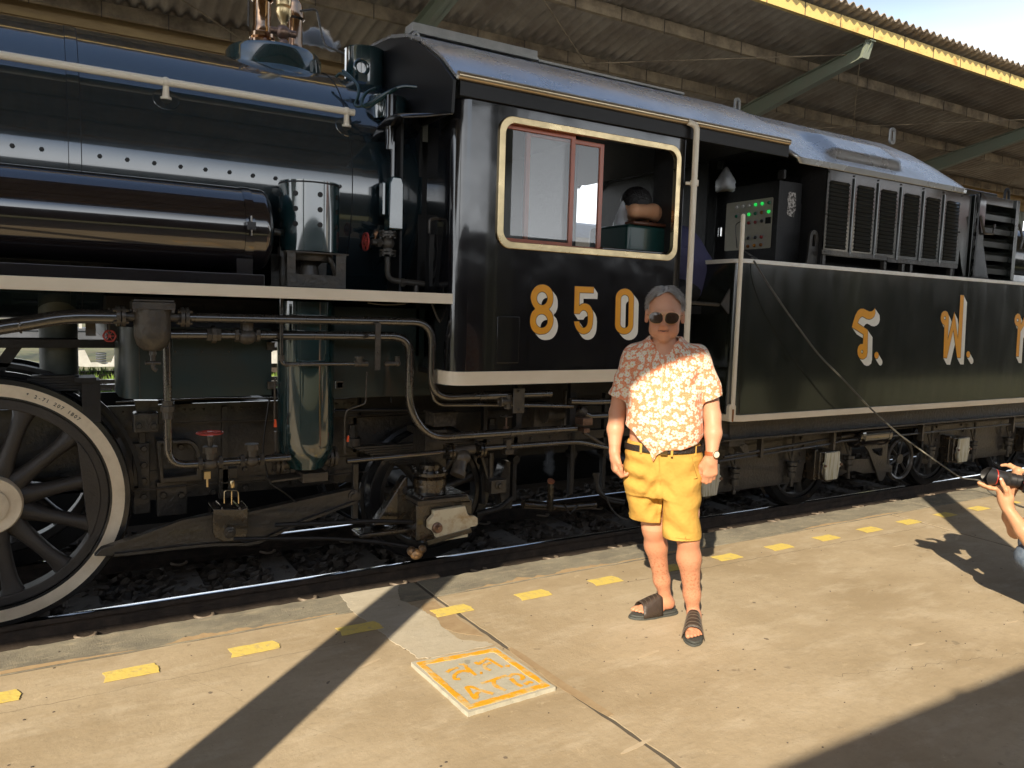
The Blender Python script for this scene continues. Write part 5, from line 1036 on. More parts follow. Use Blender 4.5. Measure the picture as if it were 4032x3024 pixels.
q = PY('a7', 1280, 440, 4.35); hw3 = handwheel(q, (0, 0, 1), .036, None, M_CAST, 5, .005); A('valve_spindle', J(cyl((q.x, 4.35, q.z-.07), (q.x, 4.35, q.z), .008, n=8), cyl((q.x, 4.35, q.z-.10), (q.x, 4.35, q.z-.07), .018, n=6)), M_BRONZE, hw3)
q = PY('a7', 1280, 690, 4.31); A('pipe_clamp', J(box(q.x-.018, q.x+.018, 4.28, 4.33, q.z-.02, q.z+.08), box(q.x-.03, q.x+.03, 4.27, 4.33, q.z-.02, q.z+.012)), M_CAST, bevel=.002)
run('a7', [(30, 400, 4.6), (300, 395, 4.6), (640, 395, 4.6)], 4.6, .012, 0, M_DARK)
A('cab_underframe', J(box(2.2, 4.0, 4.5, 6.0, 1.10, 1.15), box(3.05, 3.10, 4.3, 4.34, .80, 1.16), box(3.45, 3.49, 4.3, 4.34, .70, 1.16), box(2.62, 2.66, 4.3, 4.34, .84, 1.16), box(1.9, 4.2, 4.7, 4.72, .98, 1.10)), M_DARK)
A('injector', J(cyl((2.95, 4.45, .90), (3.08, 4.45, .90), .055, n=20), cyl((2.93, 4.45, .90), (2.95, 4.45, .90), .07, n=20), prism([(2.90, .97), (3.0, .97), (3.04, .78), (2.88, .78)], 'y', 4.5, 4.6), cyl((3.12, 4.44, .80), (3.12, 4.44, 1.05), .03)), M_CAST)
run('a7', [(1800, 390, 4.3), (1850, 420, 4.3), (1880, 440, 4.3), (2180, 425, 4.3)], 4.3, .022, .05, M_PIPE); q = PY('a7', 1810, 390, 4.3)
A('cable_sheath', J(*[torus((q.x+.01*i, 4.3, q.z-.006*i), (1, 0, -.4), .028, .008, 16, 6) for i in range(5)]), M_CAST)
run('a7', [(1740, 330, 4.25), (1900, 335, 4.25), (2200, 325, 4.25)], 4.25, .024, 0, M_PIPE)
q = PY('a7', 1840, 500, 4.25); A('junction_box', J(box(q.x-.04, q.x+.04, 4.2, 4.3, q.z-.0, q.z+.05), box(q.x-.03, q.x+.02, 4.2, 4.28, q.z-.05, q.z-.02)), M_BRONZE, bevel=.004)
run('a7', [(1840, 560, 4.3), (2050, 690, 4.35)], 4.3, .012, 0, M_CAST)
A('drain_pipe', J(tube([(3.19, 4.45, 1.05), (3.19, 4.45, .30)], .018, 10), ), M_DARK)
q = PY('a7', 1600, 910, 4.40); A('drain_mouth', J(cyl((q.x+.03, 4.44, q.z-.22), (q.x, 4.40, q.z-.01), .024)), M_OIL); A('drain_lip', J(lathe([(.010, .0), (.022, .0), (.026, .01), (.026, .02), (.02, .022)], (q.x, 4.40, q.z-.012), (0, -.5, 1), 18)), mat('rust_copper', (.32, .12, .06), rough=.6, noise=.8, nscale=20, col2=(.08, .04, .03)))
run('a7', [(1400, 1080, 4.6), (1700, 1100, 4.6), (1920, 1080, 4.6)], 4.6, .03, 0, M_OIL, 'drain_manifold'); run('a7', [(1060, 1150, 4.5), (1230, 1110, 4.5), (1320, 1030, 4.5)], 4.5, .02, .05, M_DARK, 'brake_lever')
run('a7', [(1700, 1080, 4.45), (1740, 1160, 4.45), (1800, 1080, 4.45)], 4.45, .006, .04, M_DARK, 'chain', 6)
for r in (0, 1, 2): A('hose', tube([PY('a7', 1940-15*r, 850, 4.3), PY('a7', 1925+10*r, 960, 4.3), PY('a7', 1990+10*r, 1030+12*r, 4.3), PY('a7', 2130, 1055+8*r, 4.32)], .016 if r == 0 else .012, 8, .12), M_DARK)
run('a7', [(2000, 1020, 4.25), (2040, 1120, 4.25), (2110, 1180, 4.25), (2160, 1195, 4.25)], 4.25, .006, .08, M_DARK, 'wire', 6)
run('a4', [(1610, 1200, 4.2), (1660, 1330, 4.2), (1720, 1385, 4.2), (1780, 1380, 4.2), (1785, 1360, 4.2)], 4.2, .006, .04, M_CAST, 'wire', 6)
run('a4', [(1100, 1190, 4.15), (1200, 1205, 4.15), (1310, 1205, 4.15), (1400, 1197, 4.15)], 4.15, .004, .04, M_CAST, 'wire', 6)

A('blackout_plate', box(1.78, 4.35, 4.94, 4.955, .50, 1.06), M_DARK); A('blackout_plate', box(1.20, 1.74, 5.0, 5.02, .50, .62), M_DARK)  # added dark plates that black out the bright gap under the cab
# rivet rows, stays and lubricator lines that crowd the frames
for k in range(26): A('rivet', ball((.34+.055*k, 4.928, .955), .0075, 8, 5), M_FRAME)
for k in range(18): A('rivet', ball((1.78+.12*k, 4.495, 1.075), .006, 8, 5), M_CAST) if False else None
for x in (.42, .88, 1.30, 1.55): A('frame_stay', box(x, x+.035, 4.90, 4.93, .45, .97), M_FRAME, bevel=.003)
for y0, z0 in ((4.86, 1.02), (4.87, .88), (4.86, .50)): A('thin_pipe', tube([(.30, y0, z0), (.8, y0-.01, z0+.008), (1.3, y0, z0-.006), (2.4, y0, z0+.004)], .0055, 6), M_CAST)
for a in (2.55, 2.8, 3.3, 3.6): A('brake_hanger', J(box(a, a+.03, 4.62, 4.66, .25, 1.0), cyl((a+.015, 4.60, .55), (a+.015, 4.68, .55), .03, n=12)), M_DARK)
A('brake_block', prism([(2.78, .18), (2.86, .16), (2.88, .50), (2.80, .52), (2.74, .36)], 'y', 4.72, 4.82), M_FRAME)
A('cross_beam', J(box(2.5, 4.1, 4.62, 4.66, .66, .72), box(2.5, 4.1, 4.60, 4.68, .715, .725)), M_FRAME)
for k in range(9): A('bolt', hexb((2.6+.17*k, 4.62, .69), (0, -1, 0), .012, .014), M_FRAME)
# ================================================================== THE TENDER
T = thing('tender', 'black tender with orange Thai letters, louvred hood and white edge lines', 'tender', loc=(8, 5.32, RZ))
def B(name, g, m, parent=None, **k): return add(name, g, m, parent or T, **k)
TX0, TX1 = 4.33, 12.6
def tout(y0, inset=0.0):
    r = .11-inset; c = [(TX0+inset+r-r*sin(PI/2*i/8), y0+inset+r-r*cos(PI/2*i/8)) for i in range(9)]
    return c
body = [(TX1, 4.02)]+tout(4.02)+[(TX0, 6.62), (TX1, 6.62)]
B('body', prism(body, 'z', .87, 2.03), M_TEND, smooth=50)
def band(z0, z1, o, y=4.02):
    a = [(TX1, y-o)]+[(TX0-o+(.11+o)-(.11+o)*sin(PI/2*i/8), y-o+(.11+o)-(.11+o)*cos(PI/2*i/8)) for i in range(9)]+[(TX0-o, 5.2)]
    b = [(x+.02, yy+.02) for x, yy in a]; b[0] = (TX1, y+.01); b[-1] = (TX0+.01, 5.2)
    return prism(a+b[::-1], 'z', z0, z1)
B('top_bead', band(2.003, 2.033, .010), M_WHITE, bevel=.003); B('bottom_sill', band(.826, .876, .012), M_CREAM, bevel=.004)
B('sole_bar', J(box(TX0+.05, TX1, 4.20, 4.21, .655, .825), box(TX0+.05, TX1, 4.14, 4.21, .812, .825), box(TX0+.05, TX1, 4.14, 4.21, .655, .668), box(TX0+.05, TX1, 4.21, 6.4, .80, .825)), M_FRAME)
B('sole_bar_far', box(TX0+.05, TX1, 6.4, 6.41, .655, .825), M_DARK)
x = 4.555; B('corner_casting', J(box(x-.10, x+.17, 4.16, 4.32, .78, .83), box(x-.07, x+.10, 4.18, 4.30, .60, .79), cyl((x-.13, 4.24, .68), (x-.06, 4.24, .68), .05, n=20), prism([(x+.02, .62), (x+.12, .62), (x+.16, .54), (x+.10, .54)], 'y', 4.18, 4.28)), M_FRAME, bevel=.006)
B('handrail_post', J(tube([(4.288, 3.985, .93), (4.285, 3.985, 2.33)], .0165, 14), ball((4.285, 3.985, 2.33), .0165, 12, 8), prism(rrect(4.288-.034, 4.288+.034, .835, .965, .025), 'y', 3.985, 4.012)), M_CREAM)
B('rust_streak', prism([(4.285, .838), (4.30, .836), (4.303, .93), (4.292, .96), (4.283, .93)], 'y', 3.9825, 3.9845), mat('rust', (.34, .14, .035), rough=.8, noise=.8, nscale=30))
# front plate and its gap step
B('front_plate', J(box(4.40, 4.42, 4.55, 6.2, .95, 2.02)), M_DARK)
for n_, P_ in (('ร', 0),): pass
R_ = [(435,342),(438,400),(425,440),(400,465),(370,475),(335,468),(310,452),(285,440),(265,450),(245,475),(228,520),(350,605),(345,870),(335,920),(305,945),(280,948),(250,935),(230,900),(225,850),(235,800),(260,772),(292,768),(298,655),(160,568),(175,510),(200,430),(230,375),(260,352),(300,350),(330,365),(370,384),(400,380),(420,362)]
glyph('thai_letter', 'c1', [R_], [ell((281, 860), 13, 22, 16)], (57, 85), T, YC_, .0048); glyph('full_stop', 'c1', [ell((453, 903), 25, 40, 20)], [], (48, 82), T, YC_, .0048)
PH = [(1262,545),(1235,525),(1220,490),(1218,450),(1228,405),(1250,380),(1275,376),(1298,390),(1310,425),(1313,460),(1300,725),(1380,388),(1422,715),(1452,186),(1493,190),(1453,932),(1412,930),(1367,600),(1290,935),(1248,930)]
glyph('thai_letter', 'c1', [PH], [ell((1266, 460), 13, 22, 16)], (42, 85), T, YC_, .0048); glyph('full_stop', 'c1', [ell((1544, 893), 22, 38, 20)], [], (42, 76), T, YC_, .0048)
TH = [(2135,560),(2110,545),(2097,510),(2096,470),(2108,430),(2130,408),(2152,412),(2167,440),(2170,480),(2170,540),(2215,440),(2250,405),(2290,405),(2325,440),(2340,500),(2325,918),(2290,918),(2302,510),(2285,465),(2260,465),(2235,500),(2166,620),(2145,918),(2112,915)]
glyph('thai_letter', 'c1', [TH], [ell((2133, 485), 12, 21, 16)], (37, 82), T, YC_, .0048); glyph('full_stop', 'c1', [ell((2400, 890), 20, 36, 20)], [], (36, 72), T, YC_, .0048)
# louvred hood
HX0, HX1 = 5.335, 7.265; HY = 4.10
B('hood_side', J(box(HX0, HX1, HY, HY+.012, 2.125, 2.81)), M_TEND)

B('hood_rail', J(box(HX0-.02, 6.17, HY-.008, HY-.001, 2.128, 2.165), box(6.18, HX1-.02, HY-.006, HY-.001, 2.115, 2.155), *[box(x, x+.035, HY+.01, HY+.05, 2.03, 2.125) for x in (5.35, 6.16, 6.42, 6.54, 7.17)]), M_FRAME, bevel=.002)
cols = [(5.358, 5.615), (5.712, 5.940), (6.030, 6.255), (6.358, 6.586), (6.688, 6.900), (7.002, 7.215)]
def louvre(w):
    h = .022; d = .013
    V = [(0, 0, 0), (w, 0, 0), (w-.012, -d, -h*.25), (.012, -d, -h*.25), (.02, -.001, h*.75), (w-.02, -.001, h*.75)]
    V2 = [(x, y+.0025, z-.002) for x, y, z in V]
    F = [(3, 2, 5, 4), (0, 3, 4), (2, 1, 5), (9, 10, 11, 8), (3, 2, 8, 9)]
    return V[:]+V2, F
M_LOUV = mat('louvre_paint', (.018, .020, .017), rough=.32, coat=.5, coat_ior=1.5); M_SLOT = mat('slot_black', (.003, .003, .003), rough=.9)
zt_l, zb_l = 2.700, 2.192
for ci, (a, b) in enumerate(cols):
    B('louvre_backing', box(a+.008, b-.008, HY-.0035, HY-.001, zb_l-.012, zt_l+.008), M_SLOT)
    me = mesh_of('louvre', louvre(b-a), M_LOUV, 60)
    for k in range(17):
        o = bpy.data.objects.new('louvre', me); COL.objects.link(o); o.parent = T; o.location = Vector((a, HY-.004, zb_l+(zt_l-zb_l)*k/16))-WL[T.name]
    if ci < 5: x = b+(cols[ci+1][0]-b)*.5; B('hood_strap', tube([(x, HY-.006, 2.14), (x, HY-.008, 2.76)], .008, 8), M_TEND)
for x in (5.345, 5.66, 5.98, 6.30, 6.63, 6.94, 7.24):
    for z in (2.15, 2.45, 2.78): B('bolt', hexb((x, HY, z), (0, -1, 0), .007, .008), M_DARK)
hp = [(4.085, 2.80), (4.075, 2.845), (4.20, 2.955), (4.35, 3.08), (4.52, 3.20), (4.75, 3.32), (5.0, 3.40), (5.32, 3.445)]
hfull = hp+[(10.64-y, z) for y, z in reversed(hp[:-1])]
def hoodroof():
    V = []; F = []; NX = 44; n = len(hfull)
    for i in range(NX+1):
        f = i/NX
        for y, z in hfull:
            t = max(0, min(1, (z-2.80)/.64)); x0 = 4.98-.38*t**.8; x1 = 7.27-.30*max(0, t-.35)*0; x = x0+(x1-x0)*f
            k = max(0, (f-.86)/.14); zz = z-.10*k**2.2*t            # tail curls down a little
            # pressed bulge on the near flank
            bx = max(0, min(1, (x-5.36)/.12))*max(0, min(1, (6.40-x)/.06)); bz = max(0, min(1, (z-2.90)/.05))*max(0, min(1, (3.20-z)/.10)); bb = bx*bz if y < 5 else 0
            V.append((x, y-.055*bb, zz+.035*bb))
    for i in range(NX):
        for j in range(n-1): F.append((i*n+j, (i+1)*n+j, (i+1)*n+j+1, i*n+j+1))
    return V, F
from itertools import chain
# denser profile so the bulge has an edge
dp = []
for i in range(len(hfull)-1):
    for k in range(6): a, b = hfull[i], hfull[i+1]; dp.append((a[0]+(b[0]-a[0])*k/6, a[1]+(b[1]-a[1])*k/6))
hfull = dp+[hfull[-1]]
inn = [(4.12, 2.05)]+[(y+.03, z-.05) for y, z in hp]+[(10.64-y-.03, z-.05) for y, z in reversed(hp[:-1])]+[(6.52, 2.05)]
B('hood_bulkhead', prism(inn, 'x', HX0, HX0+.012), M_DARK, smooth=0); B('hood_bulkhead', prism(inn, 'x', HX1-.03, HX1-.018), M_DARK, smooth=0)
inn2 = [(5.0, 1.2), (5.0, 3.33), (5.3, 3.38), (5.7, 3.36), (6.1, 3.2), (6.5, 2.85), (6.5, 1.2)]; B('cab_bulkhead', prism(inn2, 'x', 4.92, 4.94), M_DARK, smooth=0)
B('hood_blackout', box(HX0+.05, HX1-.1, 4.34, 6.3, 2.042, 2.6), M_DARK)  # added dark box that blackens the gap under the hood
ho = B('hood_roof', hoodroof(), M_SILVER, smooth=60); s_ = ho.modifiers.new('solid', 'SOLIDIFY'); s_.thickness = .022; s_.offset = -1
for c_, a, b, y in (('b8', 1762, 465, 4.9),):
    q = PY(c_, a, b, y); B('roof_eye', ring_prism(rrect(q.x-.045, q.x+.045, q.z-.09, q.z+.075, .04), rrect(q.x-.024, q.x+.024, q.z-.06, q.z+.05, .02), 'y', y, y+.018), M_GALV)
B('hood_ceiling', prism([(4.2, 2.93), (6.4, 2.93), (6.2, 3.1), (4.5, 3.1)], 'x', 4.9, 7.2), M_DARK)
# control cabinet
cx0 = 5.015
cab_ = B('control_cabinet', box(cx0, 5.285, 4.30, 4.985, 2.045, 2.705), M_DARK, bevel=.006)
M_SCR = mat('scraped_white', (.50, .47, .44), rough=.8, noise=1, nscale=40, col2=(.05, .045, .04), lo=.45, hi=.55)
q0 = PY('c5', 1030, 395, 4.298); q1 = PY('c5', 1098, 655, 4.298)
sp_ = [(q0.x+.01, q0.z), (q1.x-.012, q0.z), (q1.x-.002, q0.z-.06), (q1.x, q0.z-.12), (q1.x-.008, q1.z+.03), (q1.x-.02, q1.z), (q0.x+.012, q1.z+.01), (q0.x, q1.z+.03), (q0.x+.008, q0.z-.10), (q0.x-.002, q0.z-.06)]
B('paint_scrape', prism(sp_, 'y', 4.2965, 4.2985), M_SCR, cab_, smooth=0)
M_PAN = mat('panel_plate', (.50, .46, .36), rough=.35, metal=.3, noise=.4, nscale=5)
p0 = PX('c5', 418, 515, cx0); p1 = PX('c5', 868, 440, cx0); p2 = PX('c5', 852, 960, cx0); p3 = PX('c5', 410, 1000, cx0)
pan = B('control_panel', prism(rrect(min(p1.y, p2.y), p0.y, p2.z, p0.z, .012), 'x', cx0-.006, cx0-.001), M_PAN, cab_)
def lamp(c, on): 
    nm = {'w': ('lamp_white', (.55, .50, .48), 0), 'G': ('lamp_green_lit', (.01, .35, .05), .45), 'g': ('lamp_green', (.01, .12, .06), 0), 'r': ('button_red', (.18, .015, .015), 0), 'a': ('button_amber', (.22, .07, .01), 0), 'k': ('switch_black', (.01, .01, .01), 0), 'o': ('button_orange', (.45, .18, .02), 0)}[on]
    m = mat(nm[0], nm[1], rough=.25, coat=.5, emit=nm[1] if nm[2] else None, estr=nm[2])
    return 'indicator_lamp', m
rows = [[(515,553,'w'),(577,545,'w'),(638,536,'w'),(705,525,'G'),(771,515,'G'),(841,505,'g')], [(512,643,'g'),(577,633,'g'),(637,624,'G'),(702,615,'g'),(765,604,'a'),(836,595,'G')], [(635,708,'r'),(700,702,'r'),(767,690,'k')], [(628,862,'k'),(700,855,'k'),(762,850,'r')], [(575,940,'r'),(628,943,'a'),(690,935,'o'),(757,928,'a')]]
for r in rows:
    for a, b, c_ in r:
        q = PX('c5', a, b, cx0-.006); nm, m = lamp(q, c_); B(nm, J(lathe([(.0145, 0), (.0145, .008), (.011, .014), (.001, .016)], q, (-1, 0, 0), 16)), m, cab_)
        q2 = PX('c5', a+12, b-8, cx0-.006); B('lamp_tag', box(cx0-.0075, cx0-.0065, q2.y-.016, q2.y+.016, q2.z-.016, q2.z+.018), M_GALV, cab_)
q = PX('c5', 832, 683, cx0-.006); B('meter', box(cx0-.016, cx0-.007, q.y-.025, q.y+.025, q.z-.025, q.z+.025), M_SLOT, cab_)
q = PX('c5', 365, 800, 5.01); B('door_handle', J(box(4.975, 5.012, q.y-.02, q.y+.02, q.z-.05, q.z+.045)), mat('chrome', (.7, .7, .7), rough=.1, metal=1), cab_, bevel=.012)
for r in (0, 1): B('panel_wire', tube([PX('c5', 560, 690, 5.0), PX('c5', 500+90*r, 720, 4.98), PX('c5', 505+80*r, 850, 4.98), PX('c5', 515+50*r, 960, 4.98)], .004, 6, .05), M_CAST, cab_)
for a, b in ((360, 130), (975, 225)): q = PX('c5', a, b, 4.91); B('wall_socket', box(4.89, 4.915, q.y-.03, q.y+.03, q.z-.035, q.z+.035), M_DARK, bevel=.004)
q0 = PY('c5', 1280, 900, 4.16)
B('lifting_lug', ring_prism([(q0.x-.075, 2.04), (q0.x-.06, 2.12)]+[(q0.x+.050*cos(PI-PI*i/8), q0.z+.045+.05*sin(PI-PI*i/8)) for i in range(9)]+[(q0.x+.075, 2.12), (q0.x+.09, 2.04)], [(q0.x-.017, q0.z-.035), (q0.x-.02, q0.z-.02)]+[(q0.x+.019*cos(PI-PI*i/8), q0.z+.04+.019*sin(PI-PI*i/8)) for i in range(9)]+[(q0.x+.02, q0.z-.02), (q0.x+.018, q0.z-.035)], 'y', 4.15, 4.17), M_FRAME, bevel=.003)
B('side_cabinet', box(5.29, 5.33, 4.33, 4.9, 2.05, 2.55), M_DARK)
B('deck', box(TX0+.05, TX1, 4.05, 6.6, 2.031, 2.04), M_DARK)
# step bracket in the gap
q0 = PY('c5', 40, 1500, 4.10); q1 = PY('c5', 350, 1530, 4.10)
B('gap_bar', J(tube([(q0.x-.3, 4.12, q0.z), (q1.x, 4.12, q1.z)], .014, 6), prism([(q.x, q.z) for q in (PY('c5', a, b, 4.10) for a, b in ((345, 1525), (435, 1370), (425, 1625)))], 'y', 4.09, 4.10)), M_FRAME)
# slatted cabinet behind the hood and coal-space sides
X7 = 7.29
B('rear_body', J(box(X7, 8.30, 4.34, 6.4, 2.04, 2.93)), M_TEND, bevel=.01)
B('splash_plate', prism([(X7, 2.80), (7.44, 2.80), (7.44, 2.05), (7.40, 2.05), (X7, 2.32)], 'y', 4.12, 4.135), M_TEND)
B('cabinet_frame', J(box(7.50, 7.54, 4.12, 4.34, 2.045, 2.82), box(8.19, 8.25, 4.09, 4.34, 2.045, 2.83), box(7.54, 8.19, 4.11, 4.34, 2.75, 2.83), box(7.50, 8.25, 4.30, 4.34, 2.045, 2.83)), M_TEND, bevel=.004)
for k in range(5): z = 2.10+.128*k; B('cabinet_slat', prism([(4.13, z), (4.125, z+.05), (4.16, z+.085), (4.17, z+.085), (4.17, z)], 'x', 7.56, 8.185), M_LOUV)
B('door_flap', prism([(7.50, 2.83), (7.60, 2.80), (7.60, 2.38), (7.74, 2.05), (7.50, 2.05)], 'y', 4.07, 4.085), M_BLACK)
B('latch_arm', tube([(7.50, 4.06, 2.62), (7.575, 4.05, 2.46), (7.60, 4.05, 2.46), (7.74, 4.06, 2.47), (7.76, 4.06, 2.56)], .012, 6), M_CAST); B('latch_arm', tube([(8.20, 4.06, 2.60), (8.27, 4.05, 2.46), (8.24, 4.05, 2.36)], .012, 6), M_CAST)
q = PY('d4', 880, 370, 4.5); B('roof_eye', tube([(q.x-.04, 4.5, 2.93), (q.x-.04, 4.5, 3.02), (q.x, 4.5, 3.06), (q.x+.04, 4.5, 3.02), (q.x+.04, 4.5, 2.93)], .014, 8, .03), M_DARK)
B('rear_tank', J(capx(8.45, 12.4, 4.62, 2.30, .36, .08, 40)), M_TEND); B('tank_saddle', box(8.32, 12.4, 4.2, 6.3, 2.04, 2.12), M_SILVER)
# bogies
M_LID = mat('striped_ivory_lid', (.62, .60, .50), rough=.45, noise=.9, nscale=12, col2=(.40, .34, .16), stretch=(5, 1, .35), lo=.48, hi=.6)
def bogie(xc):
    b = B('bogie_frame', prism([(xc-1.18, .60), (xc+1.18, .60), (xc+1.22, .5), (xc+1.22, .16), (xc+1.08, .13), (xc+.96, .13), (xc+.93, .30), (xc+.59, .30), (xc+.56, .13), (xc-.56, .13), (xc-.59, .30), (xc-.93, .30), (xc-.96, .13), (xc-1.08, .13), (xc-1.22, .16), (xc-1.22, .5)], 'y', 4.55, 4.57), M_FRAME, bevel=.004)
    B('bogie_frame', box(xc-1.2, xc+1.2, 6.07, 6.09, .15, .60), M_DARK)
    bl = []
    for s in (-1, 1):
        wx = xc+s*.76
        wheel(wx, .275, .425, 4.745, 8, .09, 'tender_wheel', white=False, m=M_FRAME, parent=T, seg=48, t=.1)
        add('axle', cyl((wx, 4.6, .275), (wx, 6.0, .275), .06), M_DARK, T)
        ab = B('axle_box', J(box(wx-.13, wx+.12, 4.42, 4.60, .17, .42), cyl((wx-.01, 4.40, .25), (wx-.01, 4.6, .25), .11, n=24), box(wx-.16, wx-.12, 4.45, 4.58, .16, .44)), M_OIL, bevel=.008)
        lp = [(wx-.085, .415), (wx+.10, .42), (wx+.105, .33), (wx+.125, .32), (wx+.125, .28), (wx+.105, .27), (wx+.085, .165), (wx-.07, .165), (wx-.085, .27), (wx-.105, .28), (wx-.105, .32), (wx-.085, .33)]
        B('axle_box_lid', prism(lp, 'y', 4.385, 4.41), M_LID, ab, bevel=.005)
        for t in (-.105, .115): B('lid_bolt', hexb((wx+t, 4.385, .30), (0, -1, 0), .013, .016), M_BRONZE, ab)
        B('spring_pack', J(*[box(wx-.42+.03*i, wx+.42-.03*i, 4.60, 4.70, .645-.014*i, .656-.014*i) for i in range(7)], box(wx-.04, wx+.04, 4.58, 4.72, .52, .68)), M_FRAME)
        for t in (-.40, .40):
            B('spring_hanger', J(cyl((wx+t, 4.50, .16), (wx+t, 4.50, .66), .013), cyl((wx+t, 4.50, .26), (wx+t, 4.50, .30), .042, n=16), cyl((wx+t, 4.50, .31), (wx+t, 4.50, .34), .046, n=16), cyl((wx+t, 4.50, .20), (wx+t, 4.50, .25), .036, n=16), cyl((wx+t, 4.50, .12), (wx+t, 4.50, .16), .02, n=6), tube([(wx+t-.03, 4.49, .36), (wx+t-.09, 4.49, .47)], .012, 6)), M_FRAME)
        for dx, dz in ((-.24, .53), (-.20, .46), (-.24, .39), (.22, .53), (.26, .46), (.22, .39), (.27, .32), (-.25, .32)): bl.append((wx+dx, dz))
    for x, z in bl: B('bolt', hexb((x, 4.55, z), (0, -1, 0), .017, .014), M_FRAME)
bogie(5.27); bogie(8.92); bogie(11.6) if False else None
ac = B('brake_cylinder', lathe([(.001, 0), (.10, .0), (.105, .02), (.128, .03), (.128, .055), (.12, .06), (.12, .40), (.128, .405), (.128, .43), (.06, .44), (.03, .50), (.03, .54), (.001, .54)], (6.33, 4.42, .56), (1, 0, 0), 40), M_TANK)
B('push_rod', J(tube([(6.36, 4.40, .56), (6.05, 4.38, .55), (4.6, 4.34, .485)], .013, 8), cyl((6.1, 4.385, .552), (6.3, 4.40, .56), .024), tube([(6.85, 4.42, .58), (7.4, 4.40, .585), (12, 4.40, .585)], .013, 8)), M_FRAME, ac)
B('brake_rod', J(tube([(4.3, 4.36, .44), (5.9, 4.36, .50), (6.1, 4.36, .52)], .011, 8), tube([(6.1, 4.36, .52), (10, 4.36, .53)], .011, 8)), M_FRAME)
for x in (5.02, 5.95, 7.3, 9.0): B('rod_bracket', box(x, x+.03, 4.33, 4.38, .45, .70), M_FRAME)
B('cylinder_bracket', ring_prism([(6.62, .44), (7.02, .44), (7.02, .10), (6.98, .05), (6.93, .05), (6.72, .36)], [(6.76, .38), (6.94, .38), (6.94, .32), (6.93, .30), (6.90, .30), (6.80, .34)], 'y', 4.50, 4.515), M_FRAME)
g = [torus((7.32, 4.56, .23), (0, 1, 0), .20, .022, 40, 8), cyl((7.32, 4.55, .23), (7.32, 4.60, .23), .05)]+[tube([(7.32, 4.57, .23), (7.32+.2*cos(a), 4.57, .23+.2*sin(a))], .012, 6) for a in (.3, 1.35, 2.4, 3.44, 4.5, 5.5)]
B('hand_brake_wheel', J(*g), M_FRAME); B('brake_lever', prism([(6.3, .30), (6.75, .28), (7.15, .18), (7.15, .12), (6.7, .14), (6.3, .24)], 'y', 4.52, 4.54), M_FRAME)

# ================================================================== THE LOOSE CORD FROM THE CABINET TO THE PLATFORM
M_CORD = mat('grey_cord', (.07, .068, .062), rough=.6, noise=1.0, nscale=3, col2=(.34, .33, .27), lo=.5, hi=.62)
cpts = [Vector((5.0, 4.62, 2.16)), Vector((4.93, 4.40, 2.075)), PY('c5', 655, 1060, 4.06), PY('c5', 700, 1110, 3.985), PY('c5', 800, 1280, 3.95), PY('c5', 1000, 1580, 3.90), PY('b4', 870, 0, 3.86), PY('b4', 1020, 145, 3.83), PY('b4', 1200, 340, 3.80), PY('b4', 1400, 520, 3.80), PY('b4', 1650, 700, 3.82), PY('c3', 600, 390, 3.85)]
e0 = PZ('c3', 860, 525, .012); e1 = PZ('c3', 1120, 632, .012); e2 = PZ('c3', 1185, 660, .012)
cpts += [e0+Vector((-.15, .0, .14)), e0, e1, e2, e2+Vector((.5, -.35, 0)), e2+Vector((1.2, -.4, 0))]
tag(add('cord', tube(cpts, .0068, 8, .12), M_CORD, smooth=60), 'long grey cord hanging from the tender cabinet down to the platform', 'cord')
# plastic bags
def bag(name, top, w, h, d, lab, mtop, seed, fill=None):
    rnd = random.Random(seed); V = []; F = []; n = 28; K = 16
    for k in range(K+1):
        f = k/K; r = (.10+.9*min(1, (f/.55)**.9))*(1 if f < .9 else 1-.25*((f-.9)/.1)**2)
        for i in range(n):
            a = 2*PI*i/n; rr = r*(1+.10*sin(3*a+seed)*f+.06*sin(7*a+2*k)+.08*rnd.random()*(1-f*.5)*(f > .02))
            V.append((top[0]+w/2*rr*cos(a)*.8, top[1]+d/2*rr*sin(a), top[2]-h*f+.012*sin(2*a)*f))
    for k in range(K):
        for i in range(n): F.append((k*n+i, k*n+(i+1) % n, (k+1)*n+(i+1) % n, (k+1)*n+i))
    F.append(tuple(K*n+i for i in range(n)))
    return V, F
M_BAG = mat('thin_plastic', (.62, .64, .68), rough=.25, alpha=.62, bump=.6, bscale=30, spec=.7, stretch=(1, 1, .2)); M_BAGC = mat('bag_contents', (.45, .40, .34), rough=.6, noise=.8, nscale=20, col2=(.3, .22, .12)); M_TEA = mat('orange_drink', (.42, .16, .03), rough=.3, noise=.8, nscale=12, col2=(.30, .22, .15))
q = PX('c5', 365, 160, 4.86); q2 = PX('c5', 410, 390, 4.86); hgt = q.z-q2.z
b1 = thing('plastic_bag', 'small white plastic bag hanging from a wall socket in the tender', 'bag', loc=(4.84, q.y-.02, q2.z)); add('bag_film', bag('b', (4.84, q2.y+.00, q.z), .17, hgt, .17, '', None, 3), M_BAG, b1, smooth=80); add('contents', bag('c', (4.84, q2.y, q2.z+hgt*.5), .13, hgt*.49, .14, '', None, 5), M_BAGC, b1, smooth=80)
q = PY('b1', 1330, 990, 4.35); q2 = PY('b1', 1270, 1335, 4.35); hgt = q.z-q2.z
b2 = thing('plastic_bag', 'clear plastic bag of orange drink hanging inside the cab window', 'bag', loc=(q2.x, 4.35, q2.z)); add('bag_film', bag('b', (q2.x+.03, 4.35, q.z), .16, hgt, .12, '', None, 8), M_BAG, b2, smooth=80); add('contents', bag('c', (q2.x+.03, 4.35, q2.z+hgt*.52), .12, hgt*.5, .09, '', None, 9), M_TEA, b2, smooth=80)
